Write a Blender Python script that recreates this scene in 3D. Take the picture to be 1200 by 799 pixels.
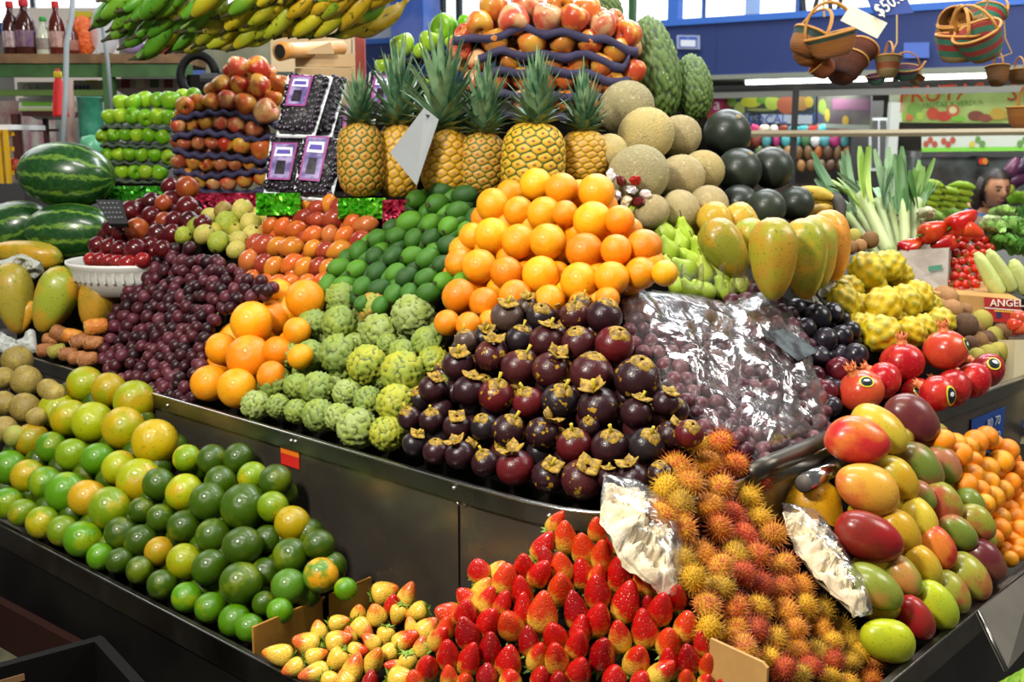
import bpy, bmesh, math, random
from mathutils import Vector, Matrix
for o in list(bpy.data.objects): bpy.data.objects.remove(o)
SC = bpy.context.scene
COL = SC.collection
R_ = math.radians
# ---------------- camera, world, lights, exposure ----------------
F_PX, PITCH = 1290.0, math.radians(10.5)
CAM = Vector((0, 0, 1.65))
FW = Vector((0, math.cos(PITCH), -math.sin(PITCH)))
UP = Vector((0, math.sin(PITCH), math.cos(PITCH)))
RT = Vector((1, 0, 0))
cd = bpy.data.cameras.new('camera'); cam = bpy.data.objects.new('camera', cd); COL.objects.link(cam)
cam.location = CAM; cam.rotation_euler = (math.pi/2 - PITCH, 0, 0)
cd.sensor_width = 36; cd.lens = 36*F_PX/1200; cd.clip_start = 0.05; cd.clip_end = 100
cd.dof.use_dof = True; cd.dof.focus_distance = 2.0; cd.dof.aperture_fstop = 7.0
SC.camera = cam
SC.view_settings.view_transform = 'Standard'; SC.view_settings.look = 'None'
SC.view_settings.gamma = 1; SC.view_settings.use_curve_mapping = False
SC.view_settings.exposure = 0.12
SC.cycles.max_bounces = 6; SC.cycles.transparent_max_bounces = 16
SC.cycles.sample_clamp_indirect = 4
W = bpy.data.worlds.new('world'); SC.world = W; W.use_nodes = True
W.node_tree.nodes['Background'].inputs[0].default_value = (0.95, 0.97, 1.0, 1)
W.node_tree.nodes['Background'].inputs[1].default_value = 0.15
def area(name, loc, target, size, power, col=(1, 1, 1), sy=None):
    d = bpy.data.lights.new(name, 'AREA'); d.energy = power; d.color = col
    d.shape = 'RECTANGLE'; d.size = size; d.size_y = sy or size
    o = bpy.data.objects.new(name, d); COL.objects.link(o); o.location = loc
    o.rotation_euler = (Vector(target) - Vector(loc)).to_track_quat('-Z', 'Y').to_euler(); return o
area('key_lamp', (-1.35, 0.35, 3.1), (0.5, 2.1, 1.1), 0.40, 100, (1, 0.94, 0.84))
area('tube_lamp', (-0.3, 1.2, 3.9), (0.0, 2.2, 1.1), 1.5, 50, (1, 0.97, 0.92), 0.25)
area('tube_lamp_back', (0.9, 3.6, 3.9), (0.3, 2.6, 1.2), 2.2, 72, (0.96, 0.98, 1), 0.5)
area('right_lamp', (3.0, 2.2, 3.4), (1.0, 2.3, 1.1), 1.2, 60, (1, 0.97, 0.9))
area('skylight', (1.5, 8.2, 5.2), (1.5, 6.5, 1.0), 5.0, 260, (0.9, 0.96, 1.0), 2.0)
area('hall_fill_right', (2.9, 5.6, 3.6), (3.2, 6.6, 1.2), 1.6, 70, (1, 1, .97))  # added fill that brightens the woman and rear produce, no fixture there
area('hall_lamp_left', (-3.4, 5.2, 3.6), (-2.6, 4.6, 1.0), 2.0, 38, (0.97, 0.99, 1))

# ---------------- helpers ----------------
def ray(x, y): return FW + RT*((x-600)/F_PX) - UP*((y-399.5)/F_PX)
def P(x, y, d): return CAM + ray(x, y)*d
class Plane:
    def __init__(s, a, b, c):
        s.a, b_, c_ = P(*a), P(*b), P(*c)
        s.n = (b_-s.a).cross(c_-s.a).normalized()
        if s.n.dot(CAM-s.a) < 0: s.n = -s.n
    def d(s, x, y):
        return s.n.dot(s.a-CAM)/s.n.dot(ray(x, y))
    def at(s, x, y): return P(x, y, s.d(x, y))
def onz(x, y, z):
    r = ray(x, y); return CAM + r*((z-CAM.z)/r.z)
def lin(h):
    h = h.lstrip('#'); v = [int(h[i:i+2], 16)/255 for i in (0, 2, 4)]
    return tuple((c/12.92 if c <= .04045 else ((c+.055)/1.055)**2.4) for c in v) + (1.0,)
class NT:
    def __init__(s, name):
        s.m = bpy.data.materials.new(name); s.m.use_nodes = True
        s.t = s.m.node_tree; s.b = s.t.nodes['Principled BSDF']; s.out = s.t.nodes['Material Output']
    def n(s, typ, **kw):
        nd = s.t.nodes.new(typ)
        for k, v in kw.items(): setattr(nd, k, v)
        return nd
    def l(s, a, b): s.t.links.new(a, b)
    def mix(s, f, a, b, mode='MIX'):
        m = s.n('ShaderNodeMix', data_type='RGBA', blend_type=mode)
        for sk, v in ((m.inputs[0], f), (m.inputs[6], a), (m.inputs[7], b)):
            if isinstance(v, (int, float, tuple)): sk.default_value = v
            else: s.l(v, sk)
        return m.outputs[2]
    def ramp(s, f, lo, hi, a=0.0, b=1.0):
        m = s.n('ShaderNodeMapRange', interpolation_type='SMOOTHSTEP'); s.l(f, m.inputs[0])
        for i, v in ((1, lo), (2, hi), (3, a), (4, b)): m.inputs[i].default_value = v
        return m.outputs[0]
    def coords(s, rnd=True):
        tc = s.n('ShaderNodeTexCoord'); v = tc.outputs['Object']
        if rnd:
            oi = s.n('ShaderNodeObjectInfo'); s.oi = oi
            mu = s.n('ShaderNodeMath', operation='MULTIPLY'); s.l(oi.outputs['Random'], mu.inputs[0]); mu.inputs[1].default_value = 37.0
            ad = s.n('ShaderNodeVectorMath', operation='ADD'); s.l(v, ad.inputs[0]); s.l(mu.outputs[0], ad.inputs[1]); v = ad.outputs[0]
        return v
    def noise(s, v, scale, detail=3, rough=.55, dist=0):
        n = s.n('ShaderNodeTexNoise'); s.l(v, n.inputs['Vector']); n.inputs['Scale'].default_value = scale
        n.inputs['Detail'].default_value = detail; n.inputs['Roughness'].default_value = rough; n.inputs['Distortion'].default_value = dist
        return n.outputs['Fac']
    def voro(s, v, scale, feat='F1'):
        n = s.n('ShaderNodeTexVoronoi', feature=feat); s.l(v, n.inputs['Vector']); n.inputs['Scale'].default_value = scale
        return n
    def bump(s, h, strength=.3, dist=.02):
        b = s.n('ShaderNodeBump'); s.l(h, b.inputs['Height']); b.inputs['Strength'].default_value = strength; b.inputs['Distance'].default_value = dist
        s.l(b.outputs[0], s.b.inputs['Normal'])
    def attr(s, name, typ='GEOMETRY'):
        return s.n('ShaderNodeAttribute', attribute_name=name, attribute_type=typ)
    def set(s, **kw):
        for k, v in kw.items():
            sk = s.b.inputs[k.replace('_', ' ')]
            if isinstance(v, (int, float, tuple)): sk.default_value = v
            else: s.l(v, sk)
        return s.m
# skin of a fruit: object colour, blotches of the fruit's own second tone ("tint"), fine specks
def skin(name, nscale=2.0, lo=.45, hi=.65, amt=1.0, rough=.35, bump=.15, bscale=40, speck=None, spsc=22, spamt=.6, coat=0.0, sss=.0, vor=False):
    t = NT(name); v = t.coords(); c = t.oi.outputs['Color']
    tint = t.attr('tint', 'OBJECT').outputs['Color']
    f = t.ramp(t.noise(v, nscale, 3), lo, hi, 0, amt)
    c = t.mix(f, c, tint)
    var = t.ramp(t.oi.outputs['Random'], 0, 1, .86, 1.10)
    vm = t.n('ShaderNodeVectorMath', operation='SCALE'); t.l(c, vm.inputs[0]); t.l(var, vm.inputs['Scale']); c = vm.outputs[0]
    if speck:
        f2 = t.ramp(t.noise(v, spsc, 2), .60, .68, 0, spamt); c = t.mix(f2, c, lin(speck))
    if vor:
        vo = t.voro(v, bscale, 'DISTANCE_TO_EDGE'); h = t.ramp(vo.outputs['Distance'], 0, .12)
    else: h = t.noise(v, bscale, 2)
    t.bump(h, bump, .02)
    return t.set(Base_Color=c, Roughness=rough, Coat_Weight=coat*.6, Coat_Roughness=.12, Specular_IOR_Level=.35)
def plain(name, col, rough=.5, metal=0.0, var=None, vs=6.0, bump=0, bs=30, em=0, **kw):
    t = NT(name); c = lin(col) if isinstance(col, str) else col
    if var or bump: v = t.coords(False)
    if var: c = t.mix(t.ramp(t.noise(v, vs, 4), .35, .65), c, lin(var))
    if bump: t.bump(t.noise(v, bs, 3), bump, .01)
    t.set(Base_Color=c, Roughness=rough, Metallic=metal)
    if em:
        t.set(Emission_Color=c, Emission_Strength=em)
    return t.set(**kw)
def objcol(name, rough=.5, **kw):
    t = NT(name); oi = t.n('ShaderNodeObjectInfo'); return t.set(Base_Color=oi.outputs['Color'], Roughness=rough, **kw)

def mesh(name, verts, faces, mat, smooth=True, attrs=None, mats=None, midx=None):
    me = bpy.data.meshes.new(name); me.from_pydata([tuple(v) for v in verts], [], faces); me.validate(); me.update()
    if smooth: me.polygons.foreach_set('use_smooth', [True]*len(me.polygons))
    for m in (mats or [mat]): me.materials.append(m)
    if midx: me.polygons.foreach_set('material_index', midx)
    for k, vals in (attrs or {}).items():
        a = me.attributes.new(k, 'FLOAT', 'POINT'); a.data.foreach_set('value', vals)
    return me
class G:  # geometry collector
    def __init__(s): s.v = []; s.f = []; s.mi = []; s.cur = 0
    def add(s, vs, fs):
        k = len(s.v); s.v += [Vector(v) for v in vs]; s.f += [tuple(i+k for i in f) for f in fs]; s.mi += [s.cur]*len(fs); return s
    def lathe(s, prof, seg=20, M=None, rib=None):
        vs = []; M = M or Matrix()
        for (r, z) in prof:
            for j in range(seg):
                a = 2*math.pi*j/seg; q = rib(a, z) if rib else 1
                vs.append(M @ Vector((r*q*math.cos(a), r*q*math.sin(a), z)))
        fs = []
        for i in range(len(prof)-1):
            for j in range(seg):
                k = (j+1) % seg; fs.append((i*seg+j, i*seg+k, (i+1)*seg+k, (i+1)*seg+j))
        fs.append(tuple(range(seg))[::-1]); fs.append(tuple((len(prof)-1)*seg+j for j in range(seg)))
        return s.add(vs, fs)
    def box(s, x0, y0, z0, x1, y1, z1, M=None):
        M = M or Matrix()
        vs = [M @ Vector(p) for p in ((x0, y0, z0), (x1, y0, z0), (x1, y1, z0), (x0, y1, z0), (x0, y0, z1), (x1, y0, z1), (x1, y1, z1), (x0, y1, z1))]
        return s.add(vs, [(0, 3, 2, 1), (4, 5, 6, 7), (0, 1, 5, 4), (1, 2, 6, 5), (2, 3, 7, 6), (3, 0, 4, 7)])
    def tube(s, pts, rad, seg=8, flat=1.0):
        pts = [Vector(p) for p in pts]; n = len(pts); rr = rad if isinstance(rad, (list, tuple)) else [rad]*n
        vs = []; side = None
        for i, p in enumerate(pts):
            t = (pts[min(i+1, n-1)]-pts[max(i-1, 0)]).normalized()
            if side is None: side = t.cross(Vector((0, 0, 1)) if abs(t.z) < .9 else Vector((1, 0, 0))).normalized()
            side = (side - t*side.dot(t)).normalized(); u = t.cross(side)
            for j in range(seg):
                a = 2*math.pi*j/seg; vs.append(p + (side*math.cos(a) + u*math.sin(a)*flat)*rr[i])
        fs = [(i*seg+j, i*seg+(j+1) % seg, (i+1)*seg+(j+1) % seg, (i+1)*seg+j) for i in range(n-1) for j in range(seg)]
        fs += [tuple(range(seg))[::-1], tuple((n-1)*seg+j for j in range(seg))]
        return s.add(vs, fs)
    def slab(s, quad, th, nrm=None):  # thin plate from polygon
        q = [Vector(p) for p in quad]; n = nrm or (q[1]-q[0]).cross(q[2]-q[0]).normalized()
        m = len(q); vs = q + [p - n*th for p in q]
        fs = [tuple(range(m)), tuple(range(2*m-1, m-1, -1))] + [(i, i+m, (i+1) % m+m, (i+1) % m) for i in range(m)]
        return s.add(vs, fs)
    def prism(s, poly, z0, z1):  # poly: xy list; z1 may be list
        m = len(poly); zt = z1 if isinstance(z1, (list, tuple)) else [z1]*m
        vs = [(p[0], p[1], z0) for p in poly] + [(p[0], p[1], zt[i]) for i, p in enumerate(poly)]
        fs = [tuple(range(m))[::-1], tuple(range(m, 2*m))] + [(i, (i+1) % m, (i+1) % m+m, i+m) for i in range(m)]
        return s.add(vs, fs)
    def mesh(s, name, mat, smooth=False, mats=None):
        return mesh(name, s.v, s.f, mat, smooth, None, mats, s.mi if mats else None)

SEEN = {}
def link(name, data, parent=None, M=None, color=None, tint=None):
    o = bpy.data.objects.new(name, data); COL.objects.link(o)
    if parent: o.parent = parent
    if M is not None: o.matrix_local = M
    if color is not None: o.color = lin(color) if isinstance(color, str) else color
    if tint is not None: o['tint'] = list((lin(tint) if isinstance(tint, str) else tint)[:3])
    return o
def tag(o, label, cat, group=None, kind=None):
    o['label'] = label; o['category'] = cat
    if group: o['group'] = group
    if kind: o['kind'] = kind
    return o
def struct(o): o['kind'] = 'structure'; return o
def thing(name, label, cat, M=None, group=None):
    if M is None: M = Matrix()
    if isinstance(M, (tuple, Vector)): M = Matrix.Translation(M)
    o = link(name, None, None, M); o.empty_display_size = .05
    return tag(o, label, cat, group)
def frame(z, spin=0.0, x=None):
    z = z.normalized(); h = x or (Vector((0, 0, 1)) if abs(z.z) < .95 else Vector((1, 0, 0)))
    a = h.cross(z).normalized(); b = z.cross(a)
    return Matrix((a, b, z)).transposed().to_4x4() @ Matrix.Rotation(spin, 4, 'Z')
def axis(ang, tilt=0):  # direction in view: ang ccw from image right, tilt towards the viewer
    a, t = R_(ang), R_(tilt); return (RT*math.cos(a) + UP*math.sin(a))*math.cos(t) - FW*math.sin(t)
def xf(loc, z, s, spin=0.0):
    s = s if isinstance(s, (tuple, list)) else (s, s, s)
    return Matrix.Translation(loc) @ frame(z, spin) @ Matrix.Diagonal((*s, 1))
ORD = 'first second third fourth fifth sixth seventh eighth ninth tenth eleventh twelfth thirteenth fourteenth fifteenth sixteenth seventeenth eighteenth nineteenth twentieth'.split()
ORD += ['twenty-'+w for w in ORD[:9]] + ['thirtieth'] + ['thirty-'+w for w in ORD[:9]]
def rows(items, slope=0.0, gap=10):  # items (x, y, ...): list of rows of indices; nearly level rows of the pile
    idx = sorted(range(len(items)), key=lambda i: items[i][1]-slope*items[i][0]); out = []; ref = None
    for i in idx:
        v = items[i][1]-slope*items[i][0]
        if ref is None or v-ref > gap: out.append([]); ref = v
        out[-1].append(i)
    return [sorted(r, key=lambda i: items[i][0]) for r in out]
def wheres(items, slope=0.0, gap=10, name='row'):
    rs = rows(items, slope, gap); w = {}
    for a, r in enumerate(rs):
        for b, i in enumerate(r):
            rw = 'top row' if a == 0 else 'bottom row' if a == len(rs)-1 else ORD[a]+' row down'
            ps = 'alone' if len(r) == 1 else 'leftmost' if b == 0 else 'rightmost' if b == len(r)-1 else ORD[b]+' from the left'
            w[i] = rw + ', ' + ps
    return w
def unit_prof(n=12, p0=0.0, sq=2.0, dim=.0, dimb=.0):
    out = []
    for i in range(n+1):
        t = math.pi*i/n; r = .5*math.sin(t)**(2/sq); z = -.5*math.cos(t)
        if i == 0: r = .012
        if i == n: r = .012
        z -= dim*math.exp(-(r/.13)**2)*(1 if z > 0 else 0) - dimb*math.exp(-(r/.13)**2)*(1 if z < 0 else 0)
        out.append((r, z))
    return out
def ico(sub):
    bm = bmesh.new(); bmesh.ops.create_icosphere(bm, subdivisions=sub, radius=1.0)
    v = [x.co.copy() for x in bm.verts]; f = [tuple(q.index for q in x.verts) for x in bm.faces]; bm.free(); return v, f
def fib(n, ph=0.0):
    return [Vector((math.sqrt(max(0, 1-z*z))*math.cos(a), math.sqrt(max(0, 1-z*z))*math.sin(a), z)) for z, a in
            ((1-(2*i+1)/n, i*2.39996323+ph) for i in range(n))]
def bumpy(name, n, amp, power, mat, sub=4, shape=None, ph=0.0, jit=0.0, seed=1):
    from mathutils import kdtree
    rnd = random.Random(seed); pts = fib(n, ph)
    pts = [(p+Vector((rnd.gauss(0, jit), rnd.gauss(0, jit), rnd.gauss(0, jit)))).normalized() for p in pts]
    kd = kdtree.KDTree(n); [kd.insert(p, i) for i, p in enumerate(pts)]; kd.balance()
    sp = math.sqrt(4*math.pi/n)*.58; v, f = ico(sub); cell = []; out = []
    for p in v:
        d = kd.find(p)[2]/sp; d = min(1.0, d); cell.append(d)
        h = (1-d**power); r = .5*(1-amp) + .5*amp*h; q = p*r
        if shape: q = shape(q)
        out.append(q)
    return mesh(name, out, f, mat, True, {'cell': cell})
# ---------------- the hall ----------------
M_FLOOR = plain('floor_concrete', '#5a5650', .6, var='#3d3a36', vs=3)
M_WALLW = plain('wall_paint', '#b9b7b0', .8, var='#a4a29a', vs=1.5)
M_BLUE = plain('blue_fascia', '#2c3f7a', .55, var='#293a72', vs=.8)
M_BLUEL = plain('blue_frame', '#3f74cf', .5)
M_STEEL = None
def steel(name, col, rough, sc=60):
    t = NT(name); v = t.coords(False); mp = t.n('ShaderNodeMapping'); t.l(v, mp.inputs[0]); mp.inputs['Scale'].default_value = (1, 1, 1)
    n = t.noise(mp.outputs[0], sc/10, 4); n2 = t.noise(v, 5, 4)
    c = t.mix(t.ramp(n2, .35, .7), lin(col), tuple(x*.72 for x in lin(col)[:3])+(1,)); r = t.ramp(n, .2, .8, rough*.8, rough*1.35)
    return t.set(Base_Color=c, Metallic=1.0, Roughness=r)
M_STEEL = steel('brushed_steel', '#7f766a', .24); M_STEEL.node_tree.nodes['Principled BSDF'].inputs['Metallic'].default_value = .8
M_STEELD = steel('dark_steel', '#5c574e', .4)
M_RIM = steel('rim_steel', '#8b8983', .3)
M_DARK = plain('shade_dark_board', '#0c0906', .95, Specular_IOR_Level=.1)  # near-black: shade in the gaps between fruit is put into this colour
M_WOOD = plain('shelf_wood', '#8a6a48', .7, var='#6a4f35', vs=9)
M_PLY = plain('pale_plywood', '#d9c09a', .7, var='#c7a878', vs=5, bump=.1)
M_GREENM = plain('green_painted_steel', '#3f6b35', .45, var='#35592d', vs=8)
M_WHITE = plain('white_plastic', '#e9ebea', .4)
M_BLACK = plain('black_plastic', '#0a0a0b', .6, Specular_IOR_Level=.2)
g = G(); g.box(-9, -.8, -.05, 9, 12, 0); f_ = struct(link('floor', g.mesh('floor', M_FLOOR)))
def wallbox(name, b, mat): g = G(); g.box(*b); return struct(link(name, g.mesh(name, mat)))
wallbox('wall_left', (-9.1, -.8, 0, -9, 12, 6), M_WALLW)
wallbox('wall_right', (9, -.8, 0, 9.1, 12, 6), M_WALLW)
# back wall with tall daylight windows: sill high above the shops
wallbox('wall_back', (-9, 11.9, 0, 9, 12, 2.78), M_WALLW)
M_SKYG = plain('window_daylight', (.95, .98, 1, 1), .3, em=1.6)
M_FRAMEW = plain('window_frame_white', '#dfe6ee', .4)
wn = 0
for i in range(9):
    x0 = -9+2*i; wn += 1
    w = struct(link('window_%d' % wn, None)); w.location = (x0+1, 11.95, 2.78)
    g = G(); g.box(-.96, .0, .04, .96, .01, 2.8); link('window_pane', g.mesh('window_pane', M_SKYG), w)
    g = G()
    for a in (-1, -.02, .98): g.box(a-.0, -.05, 0, a+.04, .02, 2.85)
    for z in (0, .95, 1.9, 2.8): g.box(-1, -.05, z, 1.02, .02, z+.04)
    link('window_frame', g.mesh('window_frame', M_BLUEL if i in (3, 5) else M_FRAMEW), w)
wallbox('trim_1', (-9, 11.86, 2.72, 9, 11.9, 2.82), M_BLUEL)

# ---------------- the stall counter ----------------
A_DIR = Vector((-.74, .672, 0)).normalized(); B_DIR = Vector((.68, .733, 0)).normalized()
ZR, ZL = 1.05, .78
RIM = [(-1.93, 3.545), (-1.327, 2.997), (-.85, 2.56), (-.261, 2.026), (-.06, 1.843), (.03, 1.768), (.085, 1.733), (.13, 1.715), (.175, 1.71), (.225, 1.722), (.28, 1.757),
       (.34, 1.82), (.436, 1.925), (.645, 2.12), (1.17, 2.62), (1.6, 3.03)]
BACK = [(2.0, 3.95), (-1.05, 4.5)]
counter = thing('fruit_stall_counter', 'long corner stall counter of brushed steel that carries the heaped fruit', 'counter', (0, 0, 0))
def offset(poly, d):  # d > 0 outwards (towards the viewer side)
    out = []
    for i, p in enumerate(poly):
        a = Vector(poly[max(i-1, 0)]); b = Vector(poly[min(i+1, len(poly)-1)]); t = (b-a).normalized(); out.append((p[0]+t.y*d, p[1]-t.x*d))
    return out
def strip(inner, outer, z0, z1):
    g = G(); n = len(inner)
    for i in range(n-1):
        q = [inner[i], inner[i+1], outer[i+1], outer[i]]; g.prism([(p[0], p[1]) for p in q], z0, z1)
    return g
def sheet(path, z0, z1, th=.004):
    return strip(path, offset(path, th), z0, z1)
link('upper_panel', sheet(RIM, ZL-.02, ZR-.004).mesh('upper_panel', M_STEEL), counter)
link('rim', strip(offset(RIM, -.004), offset(RIM, .012), ZR-.032, ZR).mesh('rim', M_RIM), counter)
g = G(); g.tube([(p[0], p[1], ZR) for p in offset(RIM, .010)], .0032, 8); link('rim_highlight', g.mesh('rim_highlight', plain('highlight_steel', '#d2d0ca', .2, 1.0), True), counter)  # added bright bead, stands in for the highlight along the rim
g = G(); g.prism([(p[0], p[1]) for p in offset(RIM, -.01)]+BACK, .0, ZR-.05); link('tray_floor', g.mesh('tray_floor', M_STEELD), counter)
LOW = [(-1.75, 2.93), (-1.178, 2.415), (-.333, 1.659), (-.02, 1.378), (.08, 1.285), (.14, 1.248), (.19, 1.24), (.25, 1.262), (.33, 1.36), (.596, 1.65), (1.063, 2.155), (1.45, 2.575)]
LIN = [(-1.93, 3.545), (-1.327, 2.997), (-.261, 2.026), (-.06, 1.843), (.085, 1.733), (.13, 1.715), (.175, 1.71), (.225, 1.722), (.28, 1.757), (.436, 1.925), (1.17, 2.62), (1.6, 3.03)]
g = G(); g.prism(offset(LOW, -.006)+LIN[::-1], ZL-.09, ZL-.07); link('lower_tray', g.mesh('lower_tray', M_STEELD), counter)
g = strip(offset(LOW, -.003), offset(LOW, .012), ZL-.05, ZL); link('lower_rim', g.mesh('lower_rim', M_STEELD), counter)
g = G(); g.tube([(p[0], p[1], ZL) for p in offset(LOW, .010)], .0028, 8); link('rim_highlight', g.mesh('rim_highlight', M_RIM, True), counter)  # same kind of added bead for the lower rim's highlight
g = sheet(LOW, ZL-.42, ZL-.03, .006); link('lower_panel', g.mesh('lower_panel', plain('skirt_steel', '#24221f', .5, .7, var='#191816', vs=5)), counter)
LOWI = offset(LOW, -.12)
g = sheet(LOWI, 0, ZL-.3, .006); link('base_panel', g.mesh('base_panel', M_DARK), counter)
# terraces that carry the heaps
for ins, zt in ((.34, 1.12), (.62, 1.22), (.92, 1.34)):
    c = Vector((.16, 1.71+ins*1.38, 0)); l_ = c+A_DIR*1.75; r_ = c+B_DIR*1.35
    g = G(); g.prism([(l_.x, l_.y), (c.x, c.y), (r_.x, r_.y), (1.0, 3.95), (-.95, 4.3)], ZR-.06, zt)
    link('display_step', g.mesh('display_step', M_DARK), counter)
# bolts on the upper panel
for (x, y) in ((538, 570), (201+1, 474), (648, 602), (539, 589), (547, 590), (347, 515), (352, 516)):
    # rim plane: vertical plane through the panel line
    r = ray(x, y); best = None
    for i in range(len(RIM)-1):
        a = Vector(RIM[i]); b = Vector(RIM[i+1]); dx = b-a
        den = r.x*dx.y - r.y*dx.x
        t = (a.x*dx.y - a.y*dx.x)/den; q = CAM + r*t; u = (Vector((q.x, q.y))-a).dot(dx)/dx.length_squared
        if 0 <= u <= 1 and t > 0: best = (q, Vector((dx.y, -dx.x, 0)).normalized()); break
    if best:
        g = G(); g.lathe([(.0045, -.002), (.0045, .0), (.003, .003), (.0006, .0035)], 10)
        off = .013 if best[0].z > ZR-.033 else .0045
        link('bolt', g.mesh('bolt', plain('bolt_steel', '#d5d2c8', .3, 1.0), True), counter, xf(best[0]+best[1]*off, best[1], 1.0))
# panel joints: folded seams
for px_ in (540,):
    r = ray(px_, 600)
    a = Vector(RIM[3]); b = Vector(RIM[4]); dx = b-a; den = r.x*dx.y-r.y*dx.x; t = (a.x*dx.y-a.y*dx.x)/den; q = CAM+r*t
    g = G(); M_ = Matrix.Translation((q.x, q.y, 0)) @ Matrix.Rotation(math.atan2(dx.y, dx.x), 4, 'Z'); g.box(-.0015, -.006, ZL-.02, .0015, -.003, ZR-.034, M_)
    link('seam', g.mesh('seam', M_DARK), counter)
def rimpoint(x, y, path, off=.006):  # point where the pixel ray meets the vertical sheet over a path
    r = ray(x, y)
    for i in range(len(path)-1):
        a = Vector(path[i]); b = Vector(path[i+1]); dx = b-a; den = r.x*dx.y-r.y*dx.x
        t = (a.x*dx.y-a.y*dx.x)/den; q = CAM+r*t; u = (Vector((q.x, q.y))-a).dot(dx)/dx.length_squared
        if 0 <= u <= 1 and t > 0:
            n = Vector((dx.y, -dx.x, 0)).normalized(); return q+n*off, n, Vector((dx.x, dx.y, 0)).normalized()
# red and orange sticker on the panel
q, n, t = rimpoint(342.5, 533, RIM, .0055)
st = thing('panel_sticker', 'small rectangular sticker, orange over red, on the steel front panel', 'sticker', Matrix.Translation(q) @ Matrix((t, Vector((0, 0, 1)), n)).transposed().to_4x4())
for nm, z0, z1, c in (('orange_band', .001, .0235, '#e9761c'), ('red_band', -.0235, .001, '#c9241a')):
    g = G(); g.box(-.031, z0, 0, .031, z1, .001); link(nm, g.mesh(nm, plain(nm, c, .5)), st)
# rounded rail on the right-hand rim and the loose steel pipe
M_CHROME = plain('polished_steel', '#c4c2be', .16, 1.0)
pl = [onz(x, y, 1.055) for x, y in ((878, 556), (905, 543), (940, 529), (985, 508))]
g = G(); g.tube(pl, .019, 16); link('side_rail', g.mesh('side_rail', M_STEELD, True), counter)
p0 = P(942, 566, 2.03); p1 = P(990, 545, 2.20); p1 = p0+(p1-p0)*1.15
g = G(); g.tube([p0, p0.lerp(p1, .5), p1], .0185, 20); g2 = G(); g2.tube([p0-(p1-p0).normalized()*.0006, p0+(p1-p0).normalized()*.002], .0165, 20)
pp = thing('steel_pipe', 'short shiny steel pipe end poking out between the rambutans and the mangoes', 'pipe', p0)
mi_ = Matrix.Translation(p0).inverted(); link('pipe_body', g.mesh('pipe_body', M_CHROME, True), pp, mi_); link('pipe_cap', g2.mesh('pipe_cap', plain('pipe_cap_grey', '#6d655c', .6, var='#4a4540'), True), pp, mi_)

def riser(poly, plane, off, zb, name='display_step', mat=None):
    cx = sum(p[0] for p in poly)/len(poly); cy = sum(p[1] for p in poly)/len(poly)
    poly = [(cx+(x-cx)*.90, cy+(y-cy)*.90) for x, y in poly]
    up = [plane.at(x, y) - plane.n*(off+.015) for x, y in poly]
    g = G(); m = len(up); vs = list(up) + [Vector((p.x, p.y, min(zb, p.z-.01))) for p in up]
    g.add(vs, [tuple(range(m)), tuple(range(2*m-1, m-1, -1))] + [(i, i+m, (i+1) % m+m, (i+1) % m) for i in range(m)])
    return link(name, g.mesh(name, mat or M_DARK), counter)
# ---------------- skins and shapes of the fruit ----------------
S_CIT = skin('citrus_peel', 1.6, .5, .68, .85, .3, .22, 55, speck='#5b4a1c', spsc=16, spamt=.25, coat=.25)
S_LIME = skin('green_orange_peel', 1.3, .52, .66, .9, .26, .2, 50, speck='#3c3a06', spsc=14, spamt=.35, coat=.55)
S_APPLE = skin('apple_skin', 1.5, .42, .6, .95, .28, .03, 20, coat=.3)
S_MANGO = skin('mango_skin', 1.0, .40, .62, 1, .3, .05, 30, speck='#3b2c18', spsc=20, spamt=.35, coat=.3)
S_PAPA = skin('papaya_skin', 1.3, .42, .6, .9, .35, .06, 25, speck='#3f4a1a', spsc=16, spamt=.5, coat=.3)
S_GRAPE = skin('grape_skin', 2.0, .45, .7, .7, .38, .05, 20)
S_MANGOST = skin('mangosteen_rind', 1.8, .45, .7, .6, .3, .1, 20, speck='#a87d1c', spsc=3.2, spamt=.0, coat=.15)
S_MANGOSTY = skin('mangosteen_rind_scarred', 1.8, .45, .7, .6, .32, .1, 20, speck='#b08a20', spsc=4.5, spamt=.9, coat=.15)
S_PLUM = skin('plum_skin', 1.6, .45, .65, .8, .28, .03, 15, coat=.25)
S_FEI = skin('feijoa_skin', 2.5, .5, .7, .5, .5, .2, 30)
S_GUAVA = skin('guava_skin', 3, .5, .65, .8, .5, .15, 14, speck='#4a3b1a', spsc=9, spamt=.5)
S_TAM = skin('tamarillo_skin', 1.2, .45, .65, .8, .24, .03, 15, coat=.4)
S_PEAR = skin('pear_skin', 2.0, .5, .7, .6, .4, .05, 25, speck='#7a7a2c', spsc=30, spamt=.4)
S_MELON = skin('cantaloupe_rind', 2.5, .4, .65, .8, .8, .45, 17, vor=True, speck='#c9bd92', spsc=11, spamt=.5)
S_BLACKM = skin('black_melon_rind', 1.5, .4, .7, .5, .35, .08, 40, coat=.15)
S_KIWI = skin('kiwi_skin', 6, .4, .6, .5, .8, .3, 40)
S_POM = skin('pomegranate_skin', 1.4, .42, .66, .9, .25, .05, 20, speck='#b77a4a', spsc=12, spamt=.25, coat=.4)
S_PEP = skin('pepper_skin', 1.4, .42, .66, .6, .2, .03, 10, coat=.5)
M_STEM = plain('stem_brown', '#5a4426', .7)
M_LEAFG = plain('calyx_green', '#5f8a2a', .55, var='#8fae3a', vs=40)
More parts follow.
